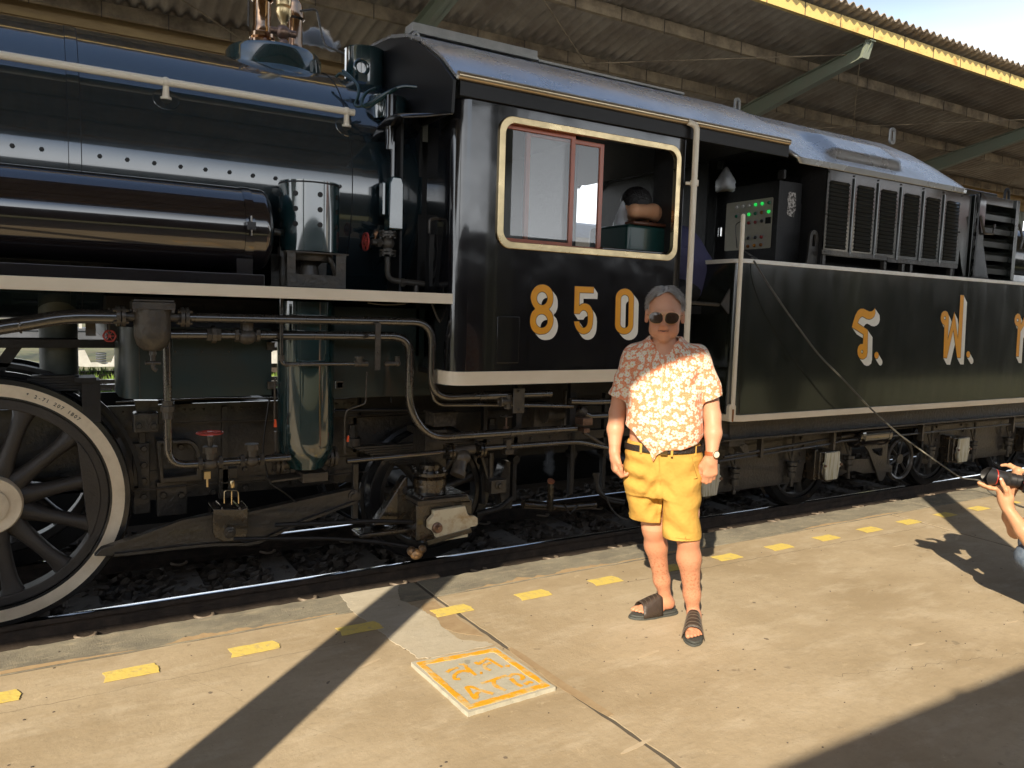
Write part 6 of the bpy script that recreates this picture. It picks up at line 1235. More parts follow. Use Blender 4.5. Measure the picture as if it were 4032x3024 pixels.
# steam: a wisp from the safety valve and one by the drain, real small volumes
def steam(name, lab, c, size, dens, sc, seed):
    m = bpy.data.materials.new('steam'); m.use_nodes = True; t = m.node_tree; n = t.nodes; l = t.links; n.remove(n['Principled BSDF'])
    pv = n.new('ShaderNodeVolumePrincipled'); pv.inputs['Color'].default_value = (.95, .96, .98, 1); pv.inputs['Anisotropy'].default_value = .2
    tc = n.new('ShaderNodeTexCoord'); nz = n.new('ShaderNodeTexNoise'); nz.inputs['Scale'].default_value = sc; nz.inputs['Detail'].default_value = 5; nz.noise_dimensions = '4D'; nz.inputs['W'].default_value = seed
    l.new(tc.outputs['Object'], nz.inputs['Vector'])
    ln = n.new('ShaderNodeVectorMath'); ln.operation = 'DIVIDE'; ln.inputs[1].default_value = size; l.new(tc.outputs['Object'], ln.inputs[0])
    le = n.new('ShaderNodeVectorMath'); le.operation = 'LENGTH'; l.new(ln.outputs[0], le.inputs[0])
    m1 = n.new('ShaderNodeMath'); m1.operation = 'MULTIPLY_ADD'; m1.inputs[1].default_value = -.62; m1.inputs[2].default_value = .06; l.new(le.outputs['Value'], m1.inputs[0])
    ad = n.new('ShaderNodeMath'); ad.operation = 'ADD'; l.new(m1.outputs[0], ad.inputs[0]); l.new(nz.outputs['Fac'], ad.inputs[1])
    mr = n.new('ShaderNodeMapRange'); mr.inputs['From Min'].default_value = .16; mr.inputs['From Max'].default_value = .30; mr.inputs['To Max'].default_value = dens; l.new(ad.outputs[0], mr.inputs['Value'])
    l.new(mr.outputs[0], pv.inputs['Density']); l.new(pv.outputs[0], n['Material Output'].inputs['Volume'])
    g = ball((0, 0, 0), 1.0, 20, 12, size); o = add(name, g, m, smooth=180); o.location = c; o['kind'] = 'stuff'; o['label'] = lab; return o
q = PY('c7', 1660, 750, 5.45); steam('steam', 'white wisp of steam beside the safety valves', q, (.22, .10, .10), 95, 9, 2.0)
q = PY('a7', 1590, 780, 4.36); steam('steam', 'faint steam rising from a rusty pipe under the cab', q, (.07, .06, .16), 9, 13, 5.0)

B('tender_blackout', box(4.4, 12.5, 4.95, 4.97, .50, .80), M_DARK)  # added dark plate that keeps the space under the tender black
M_TEND.node_tree.nodes['Principled BSDF'].inputs['Coat IOR'].default_value = M_TEND_IOR
for k in range(60): B('rivet', ball((4.45+.11*k, 4.198, .80), .006, 8, 5), M_FRAME)
# ================================================================== PEOPLE: smooth-blended bodies turned into one continuous mesh
class Field:
    def __init__(s, lo, hi, h):
        s.lo = np.array(lo, np.float32); s.h = h; s.n = np.ceil((np.array(hi)-np.array(lo))/h).astype(int)+1
        s.F = np.full(tuple(s.n), .12, np.float32); s.ax = [s.lo[i]+h*np.arange(s.n[i], dtype=np.float32) for i in range(3)]
    def _sl(s, lo, hi, pad):
        a = np.clip(np.floor((np.array(lo)-pad-s.lo)/s.h).astype(int), 0, s.n-1); b = np.clip(np.ceil((np.array(hi)+pad-s.lo)/s.h).astype(int)+1, 1, s.n)
        if np.any(b <= a): return None, None
        S = tuple(slice(a[i], b[i]) for i in range(3)); g = np.meshgrid(*[s.ax[i][S[i]] for i in range(3)], indexing='ij', sparse=True); return S, g
    def op(s, lo, hi, fn, k=.02, sub=False, pad=None):
        pad = (k*1.5+.02) if pad is None else pad
        S, g = s._sl(lo, hi, pad)
        if S is None: return s
        d = fn(*g).astype(np.float32); f = s.F[S]
        if sub:
            d = -d; q = np.maximum(k-np.abs(f-d), 0)/k; s.F[S] = np.maximum(f, d)+q*q*k*.25
        else:
            q = np.maximum(k-np.abs(f-d), 0)/k; s.F[S] = np.minimum(f, d)-q*q*k*.25
        return s
    def cone(s, p0, p1, r0, r1=None, k=.02, sub=False, sq=None):
        r1 = r0 if r1 is None else r1; p0 = np.array(p0, float); p1 = np.array(p1, float); v = p1-p0; L2 = max(v@v, 1e-9); R = max(r0, r1)
        def fn(X, Y, Z):
            t = np.clip(((X-p0[0])*v[0]+(Y-p0[1])*v[1]+(Z-p0[2])*v[2])/L2, 0, 1)
            return np.sqrt((X-p0[0]-t*v[0])**2+(Y-p0[1]-t*v[1])**2+(Z-p0[2]-t*v[2])**2)-(r0+t*(r1-r0))
        return s.op(np.minimum(p0, p1)-R, np.maximum(p0, p1)+R, fn, k, sub)
    def chain(s, pts, rs, k=.015):
        for i in range(len(pts)-1): s.cone(pts[i], pts[i+1], rs[i], rs[i+1], k)
        return s
    def ell(s, c, r, k=.02, sub=False, R=None):
        c = np.array(c, float); r = np.array(r, float); Rm = np.eye(3) if R is None else np.array(R)
        def fn(X, Y, Z):
            x, y, z = X-c[0], Y-c[1], Z-c[2]
            if R is not None: x, y, z = [Rm[i, 0]*x+Rm[i, 1]*y+Rm[i, 2]*z for i in range(3)]
            k0 = np.sqrt((x/r[0])**2+(y/r[1])**2+(z/r[2])**2); k1 = np.sqrt((x/r[0]**2)**2+(y/r[1]**2)**2+(z/r[2]**2)**2)+1e-6
            return k0*(k0-1)/k1
        m = max(r); return s.op(c-m, c+m, fn, k, sub)
    def loft(s, tab, k=.02, sub=False, p=2.3, disp=None, cap=True):
        """tab rows: z, cx, cy, a, b  (stacked ovals)"""
        t = np.array(sorted(tab)); z0, z1 = t[0, 0], t[-1, 0]
        def fn(X, Y, Z):
            c = [np.interp(Z, t[:, 0], t[:, i]) for i in (1, 2, 3, 4)]
            u = np.abs(X-c[0])/c[2]; w = np.abs(Y-c[1])/c[3]; d = ((u**p+w**p)**(1/p)-1)*np.minimum(c[2], c[3])
            if disp is not None: d = d-disp(X, Y, Z)
            return np.maximum(d, np.maximum(z0-Z, Z-z1)) if cap else d
        m = (t[:, 3]).max(); mb = t[:, 4].max()
        return s.op((t[:, 1].min()-m, t[:, 2].min()-mb, z0), (t[:, 1].max()+m, t[:, 2].max()+mb, z1), fn, k, sub)
    def mesh(s, smooth=1):
        F = s.F; ins = F < 0; nx, ny, nz = F.shape
        cnt = np.zeros((nx-1, ny-1, nz-1), np.int8)
        for a in (0, 1):
            for b in (0, 1):
                for c in (0, 1): cnt += ins[a:nx-1+a, b:ny-1+b, c:nz-1+c]
        act = np.argwhere((cnt > 0) & (cnt < 8)); idx = np.full(cnt.shape, -1, np.int32); idx[tuple(act.T)] = np.arange(len(act))
        P = np.zeros((len(act), 3)); N = np.zeros(len(act))
        co = [(a, b, c) for a in (0, 1) for b in (0, 1) for c in (0, 1)]
        val = {c: F[act[:, 0]+c[0], act[:, 1]+c[1], act[:, 2]+c[2]] for c in co}
        for c in co:
            for ax in range(3):
                if c[ax] == 0:
                    d = list(c); d[ax] = 1; d = tuple(d); va, vb = val[c], val[d]; m = (va < 0) != (vb < 0)
                    t = np.where(m, va/np.where(m, va-vb, 1), 0); q = np.array(c, float)[None].repeat(len(act), 0); q[:, ax] = t; P[m] += q[m]; N += m
        P = P/N[:, None]+act; V = s.lo+P*s.h; Q = []
        for ax in range(3):
            o1, o2 = [i for i in range(3) if i != ax]
            A_ = [slice(None)]*3; B_ = [slice(None)]*3; A_[ax] = slice(0, -1); B_[ax] = slice(1, None)
            a = ins[tuple(A_)]; b = ins[tuple(B_)]; E_ = np.argwhere(a != b)
            E_ = E_[(E_[:, o1] > 0) & (E_[:, o2] > 0) & (E_[:, o1] < F.shape[o1]-1) & (E_[:, o2] < F.shape[o2]-1)]
            sgn = a[tuple(E_.T)]
            def at(d1, d2): e = E_.copy(); e[:, o1] -= d1; e[:, o2] -= d2; return idx[tuple(e.T)]
            q = np.stack([at(0, 0), at(1, 0), at(1, 1), at(0, 1)], 1); fl = sgn if ax != 1 else ~sgn; q[~fl] = q[~fl][:, ::-1]; Q.append(q)
        Q = np.concatenate(Q); Q = Q[(Q >= 0).all(1)]
        for _ in range(smooth):
            S_ = np.zeros_like(V); C_ = np.zeros(len(V))
            for i in range(4): np.add.at(S_, Q[:, i], V[Q[:, (i+1) % 4]]); np.add.at(S_, Q[:, i], V[Q[:, i-1]]); np.add.at(C_, Q[:, i], 2)
            V = V*.4+.6*S_/np.maximum(C_, 1)[:, None]
        return V, Q
def figure_xf(root, face):
    n = np.array(face)/np.hypot(*face); R_ = np.array([n[1], -n[0]]); A_ = np.array([n[0], n[1]])
    def f(V): V = np.asarray(V); return np.stack([root[0]+V[:, 0]*R_[0]+V[:, 1]*A_[0], root[1]+V[:, 0]*R_[1]+V[:, 1]*A_[1], V[:, 2]], 1)
    return f
def fadd(name, V, Q, m, parent, X, attr=None, smooth=180, uv=None):
    W_ = X(V); me = bpy.data.meshes.new(name); me.vertices.add(len(W_)); me.vertices.foreach_set('co', W_.astype(np.float32).ravel())
    me.loops.add(Q.size); me.polygons.add(len(Q)); me.loops.foreach_set('vertex_index', Q.astype(np.int32).ravel()); me.polygons.foreach_set('loop_start', np.arange(0, Q.size, 4, dtype=np.int32)); me.polygons.foreach_set('loop_total', np.full(len(Q), 4, np.int32))
    me.update(calc_edges=True); me.validate(); me.shade_smooth(); me.materials.append(m)
    if attr is not None: a = me.attributes.new('tint', 'FLOAT_VECTOR', 'POINT'); a.data.foreach_set('vector', attr.astype(np.float32).ravel())
    if uv is not None: a = me.attributes.new('cloth', 'FLOAT_VECTOR', 'POINT'); a.data.foreach_set('vector', uv.astype(np.float32).ravel())
    return add(name, me, None, parent)
def gadd(name, g, m, parent, X, **k):
    V = X(np.array(g[0], float)); return add(name, ([tuple(p) for p in V], g[1]), m, parent, **k)
# skin: base tone, multiplied by where the body is redder or darker (lips, cheeks, freckled shins)
def skinmat(name, base, red, sp=.35):
    m = bpy.data.materials.new(name); m.use_nodes = True; t = m.node_tree; n = t.nodes; l = t.links; b = n['Principled BSDF']
    at = n.new('ShaderNodeAttribute'); at.attribute_name = 'tint'; sep = n.new('ShaderNodeSeparateXYZ'); l.new(at.outputs['Vector'], sep.inputs[0])
    tc = n.new('ShaderNodeTexCoord'); nz = n.new('ShaderNodeTexNoise'); nz.inputs['Scale'].default_value = 90; nz.inputs['Detail'].default_value = 6; l.new(tc.outputs['Object'], nz.inputs[0])
    n2 = n.new('ShaderNodeTexNoise'); n2.inputs['Scale'].default_value = 14; n2.inputs['Detail'].default_value = 5; l.new(tc.outputs['Object'], n2.inputs[0])
    def mx(f, c1, c2):
        x = n.new('ShaderNodeMix'); x.data_type = 'RGBA'; l.new(f, x.inputs[0])
        for i, c in ((6, c1), (7, c2)):
            if isinstance(c, tuple): x.inputs[i].default_value = (*c, 1)
            else: l.new(c, x.inputs[i])
        return x.outputs[2]
    def mth(op, a, b_=None, v=None):
        x = n.new('ShaderNodeMath'); x.operation = op; x.use_clamp = True; l.new(a, x.inputs[0])
        if b_ is not None: l.new(b_, x.inputs[1])
        if v is not None: x.inputs[1].default_value = v
        return x.outputs[0]
    r0 = n.new('ShaderNodeMapRange'); r0.inputs['From Min'].default_value = .35; r0.inputs['From Max'].default_value = .7; r0.inputs['To Max'].default_value = .5; l.new(n2.outputs[0], r0.inputs[0])
    c = mx(r0.outputs[0], base, tuple(a*b2 for a, b2 in zip(base, (1.0, .82, .75)))); c = mx(sep.outputs[0], c, red)
    sp_ = n.new('ShaderNodeMapRange'); sp_.inputs['From Min'].default_value = .46; sp_.inputs['From Max'].default_value = .72; l.new(nz.outputs[0], sp_.inputs[0])
    c = mx(mth('MULTIPLY', sp_.outputs[0], sep.outputs[1]), c, (.34, .135, .065)); c = mx(sep.outputs[2], c, (.09, .03, .025))
    l.new(c, b.inputs['Base Color']); b.inputs['Roughness'].default_value = .48; b.inputs['Specular IOR Level'].default_value = sp
    b.inputs['Subsurface Weight'].default_value = .12; b.inputs['Subsurface Radius'].default_value = (1, .35, .2); b.inputs['Subsurface Scale'].default_value = .008
    bp = n.new('ShaderNodeBump'); bp.inputs['Strength'].default_value = .25; bp.inputs['Distance'].default_value = .002; l.new(nz.outputs[0], bp.inputs['Height']); l.new(bp.outputs[0], b.inputs['Normal']); return m
M_SKIN = skinmat('fair_skin', (.60, .32, .20), (.50, .185, .095)); M_SKIN2 = skinmat('tan_skin', (.55, .30, .17), (.38, .12, .07))

# ---------------------------------------------------------------- the man on the platform
RX, RY = 2.66, 2.78
XM = figure_xf((RX, RY), (RX, RY))
man = thing('person', 'grey-haired man in sunglasses, flowered coral shirt and mustard shorts standing before the engine', 'person', loc=(RX, RY, 0))
def foot(f, heel, d, w=1.0, toes=True, side=1):
    """heel point, forward unit direction (lx, ly); side = +1 when the big toe is to the right of the direction"""
    d = np.array(d, float); d /= np.linalg.norm(d); r = np.array([d[1], -d[0]]); 
    def P(a, b, z): return (heel[0]+d[0]*a+r[0]*b, heel[1]+d[1]*a+r[1]*b, z)
    f.cone(P(.035, 0, .062), P(.05, 0, .065), .031, .033, .02); f.cone(P(.05, 0, .075), P(.13, .004*side, .062), .032, .030, .025); f.cone(P(.10, .012*side, .055), P(.185, .016*side, .045), .030, .021, .02); f.cone(P(.10, -.014*side, .048), P(.175, -.020*side, .042), .026, .017, .02)
    for i, (b, ln, rr) in enumerate(((.030, .050, .0135), (.010, .050, .0098), (-.006, .044, .0090), (-.021, .036, .0086), (-.034, .027, .0086))):
        f.cone(P(.185-.006*i, b*side*.9, .043), P(.185-.006*i+ln*.6, b*side, .042), rr, rr, .008); f.cone(P(.185-.006*i+ln*.6, b*side, .042), P(.185-.006*i+ln, b*side, .037), rr, rr*.92, .004)
    return P
def head(f, c, s=1.0, face=-1):
    """c = centre of the skull; the face looks along local -y"""
    x, y, z = c; E_ = lambda dx, dy, dz, r, k=.015, sub=False: f.ell((x+dx*s, y+dy*s, z+dz*s), tuple(q*s for q in r), k, sub)
    Cn = lambda a, b, r0, r1, k=.01, sub=False: f.cone((x+a[0]*s, y+a[1]*s, z+a[2]*s), (x+b[0]*s, y+b[1]*s, z+b[2]*s), r0*s, r1*s, k, sub)
    E_(0, .010, .010, (.077, .098, .088)); E_(0, -.012, -.045, (.073, .080, .082), .03); E_(0, -.018, -.092, (.060, .060, .050), .03); E_(0, -.062, -.140, (.030, .026, .020), .028)
    for q in (-1, 1):
        E_(q*.040, -.062, -.074, (.028, .024, .030), .02); E_(q*.044, -.030, -.106, (.026, .045, .030), .02); E_(q*.031, -.079, -.038, (.019, .013, .012), .012, True)
        E_(q*.031, -.070, -.040, (.0135, .0135, .0125), .004); E_(q*.030, -.088, -.016, (.026, .010, .008), .012)
        Cn((q*.083, .012, -.014), (q*.088, .020, -.060), .014, .010, .006); Cn((q*.090, .010, -.020), (q*.088, .014, -.05), .006, .005, .004, True); E_(q*.0135, -.102, -.082, (.011, .011, .0085), .006)
    Cn((0, -.090, -.034), (0, -.114, -.074), .0095, .0150, .012); E_(0, -.117, -.078, (.0135, .012, .011), .006)
    E_(0, -.082, -.104, (.032, .020, .022), .022); E_(0, -.1010, -.0995, (.024, .0080, .0048), .007); E_(0, -.0990, -.1115, (.021, .0080, .0058), .007)
    for dz in (.026, .038): Cn((-.035, -.090, dz), (.035, -.090, dz+.001), .0012, .0012, .003, True)
    f.op((x-.03*s, y-.13*s, z-.110*s), (x+.03*s, y-.085*s, z-.100*s), lambda X, Y, Z: np.sqrt(((X-x)/6.5)**2+(np.maximum(Y-(y-.096*s), 0))**2+(Z-(z-.1050*s))**2)-.0016*s-0*X, .002, True, pad=.004)
    return f
HX, HY_, HZ_ = -.118, .0, 1.632
f = Field((-.42, -.24, -.02), (.24, .36, 1.77), .0042)
head(f, (HX, HY_, HZ_)); f.cone((-.113, .055, 1.40), (-.117, .030, 1.54), .060, .054, .02); f.cone((-.113, .01, 1.41), (-.115, .012, 1.47), .045, .045, .03)
f.loft([(.80, -.095, .06, .17, .12), (1.0, -.095, .05, .17, .13), (1.2, -.10, .05, .165, .125), (1.35, -.105, .06, .17, .105), (1.42, -.108, .06, .13, .085), (1.45, -.11, .055, .09, .07)], .04)
# arms
f.chain([(-.27, .065, 1.385), (-.318, .075, 1.235), (-.333, .065, 1.10)], [.050, .044, .040]); f.chain([(-.333, .065, 1.10), (-.338, .035, 1.02), (-.333, .0, .915)], [.042, .041, .027])
f.chain([(.062, .065, 1.395), (.112, .075, 1.24), (.135, .065, 1.11)], [.050, .045, .041]); f.chain([(.135, .065, 1.11), (.142, .03, 1.03), (.139, -.005, .93)], [.043, .042, .028])
def hand(w, dn, side, curl, sc=1.0, thumb=1):
    """w wrist, dn unit-ish direction of the metacarpals, side = direction across the knuckles towards the thumb, n = palm normal"""
    w = np.array(w, float); dn = np.array(dn, float); dn /= np.linalg.norm(dn); sd = np.array(side, float); sd -= dn*(sd@dn); sd /= np.linalg.norm(sd); nn = np.cross(dn, sd)*thumb
    q = lambda a, b, c: w+(dn*a+sd*b+nn*c)*sc
    f_ = FH[0]; f_.cone(q(0, 0, 0), q(.03, .004, 0), .024*sc, .026*sc, .02)
    for i, b in enumerate((.028, .010, -.009, -.026)):
        L = (.086, .090, .086, .078)[i]; k0 = q(L, b, .002); f_.cone(q(.02, b*.6, 0), k0, .017*sc, .0125*sc, .012)
        segs = ((.044, .029, .022), (.048, .032, .023), (.045, .030, .022), (.036, .023, .020))[i]; r = (.0098, .0100, .0094, .0084)[i]; a = 0; p = k0
        for j in range(3):
            a += curl[j]*(1+.08*i); p2 = p+(dn*cos(a)+nn*sin(a))*segs[j]*sc; f_.cone(p, p2, r*sc*(1.06-.07*j), r*sc*(.99-.07*j), .004 if j else .008); p = p2
    t0 = q(.018, .024, .004); t1 = q(.050, .046, .014); t2 = q(.082, .044, .026); t3 = q(.106, .034, .034); f_.cone(t0, t1, .019*sc, .0135*sc, .015); f_.cone(t1, t2, .0125*sc, .0108*sc, .005); f_.cone(t2, t3, .0108*sc, .0092*sc, .004)
FH = [f]
hand((-.333, -.004, .905), (.03, -.12, -1), (.35, -1, -.1), (.75, 1.05, .7), .95, -1)       # his right hand, loosely closed, thumb towards us
hand((.139, -.008, .918), (-.02, -.10, -1), (-1, -.25, 0), (.45, .95, .6), .97, 1)          # his left hand, back towards us
# legs
f.chain([(-.18, .07, .85), (-.150, .105, .62), (-.128, .125, .50)], [.085, .066, .054]); f.chain([(-.128, .125, .50), (-.112, .165, .40), (-.075, .220, .20), (-.052, .245, .10)], [.053, .056, .040, .032], .03)
f.chain([(0, .06, .85), (.030, .055, .62), (.048, .045, .50)], [.085, .066, .054]); f.chain([(.048, .045, .50), (.058, .070, .38), (.083, .105, .18), (.092, .112, .095)], [.053, .057, .040, .032], .03)
dL = (-.84, -.54); dR = (.0, -1.0)
PL = foot(f, (-.002, .277), dL, side=1); PR = foot(f, (.100, .142), dR, side=1)
V, Q = f.mesh(2)
tint = np.zeros_like(V); x, y, z = V.T
g_ = lambda c, r: np.exp(-(((x-c[0])/r[0])**2+((y-c[1])/r[1])**2+((z-c[2])/r[2])**2))
tint[:, 0] = np.clip(.75*g_((HX, HY_-.118, HZ_-.076), (.02, .02, .02))+.55*(g_((HX-.042, HY_-.08, HZ_-.072), (.03, .05, .03))+g_((HX+.042, HY_-.08, HZ_-.072), (.03, .05, .03)))+.45*(np.abs(z-(HZ_-.1055)) < .011)*(np.abs(x-HX) < .027)*(y < HY_-.092)+.45*(z < .5)+.35*((z < .95) & (z > .72)), 0, 1)
tint[:, 1] = np.exp(-((z-.26)/.12)**2)*(z < .5)*1.0
tint[:, 2] = ((np.abs(z-(HZ_-.1050)) < .0024)*(np.abs(x-HX) < .025)*(y < HY_-.085))*.9
fadd('body', V, Q, M_SKIN, man, XM, attr=tint)
# hair: a combed cap with strand ridges, plus loose locks
fh = Field((-.24, -.13, 1.52), (.0, .14, 1.78), .0030)
def hs(X, Y, Z):
    x_, y_, z_ = X-HX, Y-(HY_+.014), Z-(HZ_+.014); ang = np.arctan2(z_, x_); r = np.sqrt((x_/.0865)**2+(y_/.107)**2+(z_/.096)**2)
    rid = .0022*np.sin(95*(x_*.5+z_*.2)+18*y_+4*np.sin(30*x_))+.0016*np.sin(150*x_-60*z_+25*y_); d = (r-1)*.088-rid-.002*np.sin(ang*5)
    # hairline: above the forehead, in front of the ears, down to the nape
    hl = .052+.030*np.exp(-((x_-.012)/.040)**2)-.60*np.clip(np.abs(x_)-.052, 0, 1)*1.6
    front = np.maximum(hl-(Z-HZ_), -1)*.6; side = np.maximum(-.030-(Z-HZ_), 0)
    cut = np.where(Y < HY_-.012, front, np.where(Y < HY_+.030, -.012-(Z-HZ_)+0*X, -.085-(Z-HZ_)))
    return np.maximum(d, cut*.9)
fh.op((-.24, -.13, 1.52), (.0, .14, 1.78), hs, .003, pad=0); V, Q = fh.mesh(1)
M_HAIR = mat('grey_hair', (.25, .235, .22), rough=.5, noise=.9, nscale=22, col2=(.46, .44, .41), stretch=(1.5, 1, 1), bump=.8, bscale=90, lo=.35, hi=.62)
fadd('hair', V, Q, M_HAIR, man, XM)
hg = []; rr_ = random.Random(4)
for _ in range(1500):
    a = rr_.uniform(-.05, PI+.05); e = rr_.uniform(-1.1, 1.2); n0 = Vector((cos(a)*cos(e*.6), sin(e), abs(sin(a)))).normalized(); b0 = Vector((HX+n0.x*.088, HY_+.012+n0.y*.106, HZ_+.014+n0.z*.098))
    if b0.y < HY_-.02 and b0.z < HZ_+.055: continue
    if b0.z < HZ_-.05: continue
    td = Vector((.75 if n0.x > -.05 else -.75, -.35, -.25+rr_.uniform(-.15, .15))); td = (td-n0*td.dot(n0)).normalized(); ln = rr_.uniform(.02, .05)
    hg.append(tube([b0, b0+td*ln*.5+n0*.0035, b0+td*ln+n0*.0045*rr_.random()], [.0010, .0008, .0003], 4))
gadd('hair_strands', J(*hg), M_HAIR, man, XM, smooth=180, kind='stuff')
# eyebrows under the bar of the glasses are hidden; sunglasses
M_LENS = mat('brown_lens', (.035, .022, .014), rough=.08, coat=0.2, alpha=.94, spec=.5); M_GOLD = mat('gold_wire', (.75, .52, .25), rough=.2, metal=1)
sg = gadd('sunglasses', (lambda zc: J(tube([(HX-.012, HY_-.118, zc+.019), (HX+.012, HY_-.118, zc+.019)], .0013, 6), tube([(HX-.010, HY_-.1185, zc+.008), (HX, HY_-.120, zc+.010), (HX+.010, HY_-.1185, zc+.008)], .0012, 6))  )(HZ_-.038), M_GOLD, man, XM, smooth=60)
for s in (-1, 1): gadd('temple_arm', tube([(HX+s*.067, HY_-.090, HZ_-.032), (HX+s*.082, HY_-.05, HZ_-.030), (HX+s*.088, HY_+.02, HZ_-.026)], .0015, 6), M_GOLD, sg, XM, smooth=60)
for s in (-1, 1):
    out = []
    for i in range(40):
        a = 2*PI*i/40; cx, cz = .038, -.002; rx = .0322; rz = .0235 if sin(a) > 0 else .0305
        sk = -.005*max(0, -sin(a)); u = cx+rx*np.sign(cos(a))*abs(cos(a))**.82+sk; w = cz+rz*np.sign(sin(a))*abs(sin(a))**.9
        out.append((s*u, w))
    zc = HZ_-.038; V = []; yy = lambda u: HY_-.118+.32*max(0, abs(u)-.012)**1.0*.55+2.2*max(0, abs(u)-.03)**2
    V = [(HX+u, yy(u), zc+w) for u, w in out]+[(HX+s*.037, yy(.037)-.0025, zc-.002)]; F = [(i, (i+1) % 40, 40) for i in range(40)]
    gadd('lens', (V, F), M_LENS, sg, XM, smooth=180, fix=False)
    gadd('lens_rim', tube(V[:40], .0010, 6, closed=True), M_GOLD, sg, XM, smooth=60)
# shirt
def cloth_noise(X, Y, Z, a=.0022): return a*(np.sin(38*X+21*Z+3*np.sin(19*Z+11*Y))+.7*np.sin(55*Z-33*X+4*np.sin(17*X))*.8)
def hem(X): return np.interp(X, [-.29, -.24, -.19, -.155, -.137, -.12, -.08, .0, .07, .10], [1.055, 1.03, .975, .935, .885, .925, .952, .957, .985, 1.02])
fs = Field((-.42, -.20, .86), (.24, .26, 1.56), .0042)
def tdisp(X, Y, Z):
    side_r = np.exp(-((X+.20)/.09)**2)*np.exp(-((Z-1.02)/.09)**2); arm = np.exp(-((np.abs(X+.105)-.15)/.05)**2)*np.exp(-((Z-1.28)/.10)**2)
    return .0065*np.sin(70*Z+28*X)*side_r+.007*np.sin(46*Z-40*np.abs(X+.105)+2)*arm+.0035*np.sin(24*X+13*Z+2*np.sin(9*Z))*np.exp(-((Z-1.12)/.2)**2)+cloth_noise(X, Y, Z, .0014)
fs.loft([(.86, -.10, .035, .155, .125), (.93, -.092, .04, .180, .145), (1.0, -.093, .035, .188, .158), (1.06, -.095, .03, .190, .162), (1.15, -.10, .035, .182, .155), (1.28, -.105, .05, .176, .135), (1.36, -.105, .058, .186, .120), (1.42, -.107, .062, .170, .100), (1.455, -.109, .062, .135, .085), (1.48, -.11, .06, .10, .074), (1.50, -.11, .058, .080, .066)], .03, disp=tdisp)
def sleeve(p0, p1, r0, r1):
    p0 = np.array(p0); p1 = np.array(p1); v = p1-p0; L_ = np.linalg.norm(v); vn = v/L_
    def fn(X, Y, Z):
        t = ((X-p0[0])*vn[0]+(Y-p0[1])*vn[1]+(Z-p0[2])*vn[2]); tc = np.clip(t/L_, 0, 1); r = r0+(r1-r0)*tc
        d = np.sqrt((X-p0[0]-t*vn[0])**2+(Y-p0[1]-t*vn[1])**2+(Z-p0[2]-t*vn[2])**2); d0 = np.sqrt((X-p0[0])**2+(Y-p0[1])**2+(Z-p0[2])**2)
        d = np.where(t < 0, d0-r0, d-r); d = d-.0035*np.sin(60*Z+25*X+2)*np.clip(t/L_, 0, 1)-cloth_noise(X, Y, Z, .0012); return np.maximum(d, t-L_)
    fs.op(np.minimum(p0, p1)-r1-.03, np.maximum(p0, p1)+r1+.03, fn, .03)
    e = p1-vn*.05; e2 = p1+vn*.03
    fs.cone(tuple(e), tuple(e2), r1-.010, r1-.006, .002, sub=True)
sleeve((-.255, .065, 1.392), (-.323, .066, 1.178), .066, .060); sleeve((.045, .065, 1.400), (.128, .066, 1.197), .066, .063)
fs.op((-.30, -.2, .86), (.12, .25, 1.07), lambda X, Y, Z: -(hem(X)+(.02*(Y > .08))-Z)*.8*-1 if False else (Z-hem(X))*.85+0*Y, .004, sub=True, pad=.0)
fs.op((-.2, -.15, 1.39), (-.02, .1, 1.56), lambda X, Y, Z: np.maximum(np.abs(X+.113)-np.clip((Z-1.405)*.80, 0, 1), Y-.02)+0*Z, .006, sub=True, pad=0)
fs.cone((-.113, .045, 1.46), (-.115, .03, 1.60), .068, .072, .006, sub=True)
V, Q = fs.mesh(2)
x, y, z = V.T; u = np.arctan2(x+.105, -(y-.06))*.17; arm_l = (x < -.275); arm_r = (x > .078)
u = np.where(arm_l & (z < 1.42), -.30+np.arctan2(x+.31, -(y-.066))*.062, u); u = np.where(arm_r & (z < 1.42), .30+np.arctan2(x-.10, -(y-.066))*.062, u)
uv = np.stack([u, z, 0*z], 1)
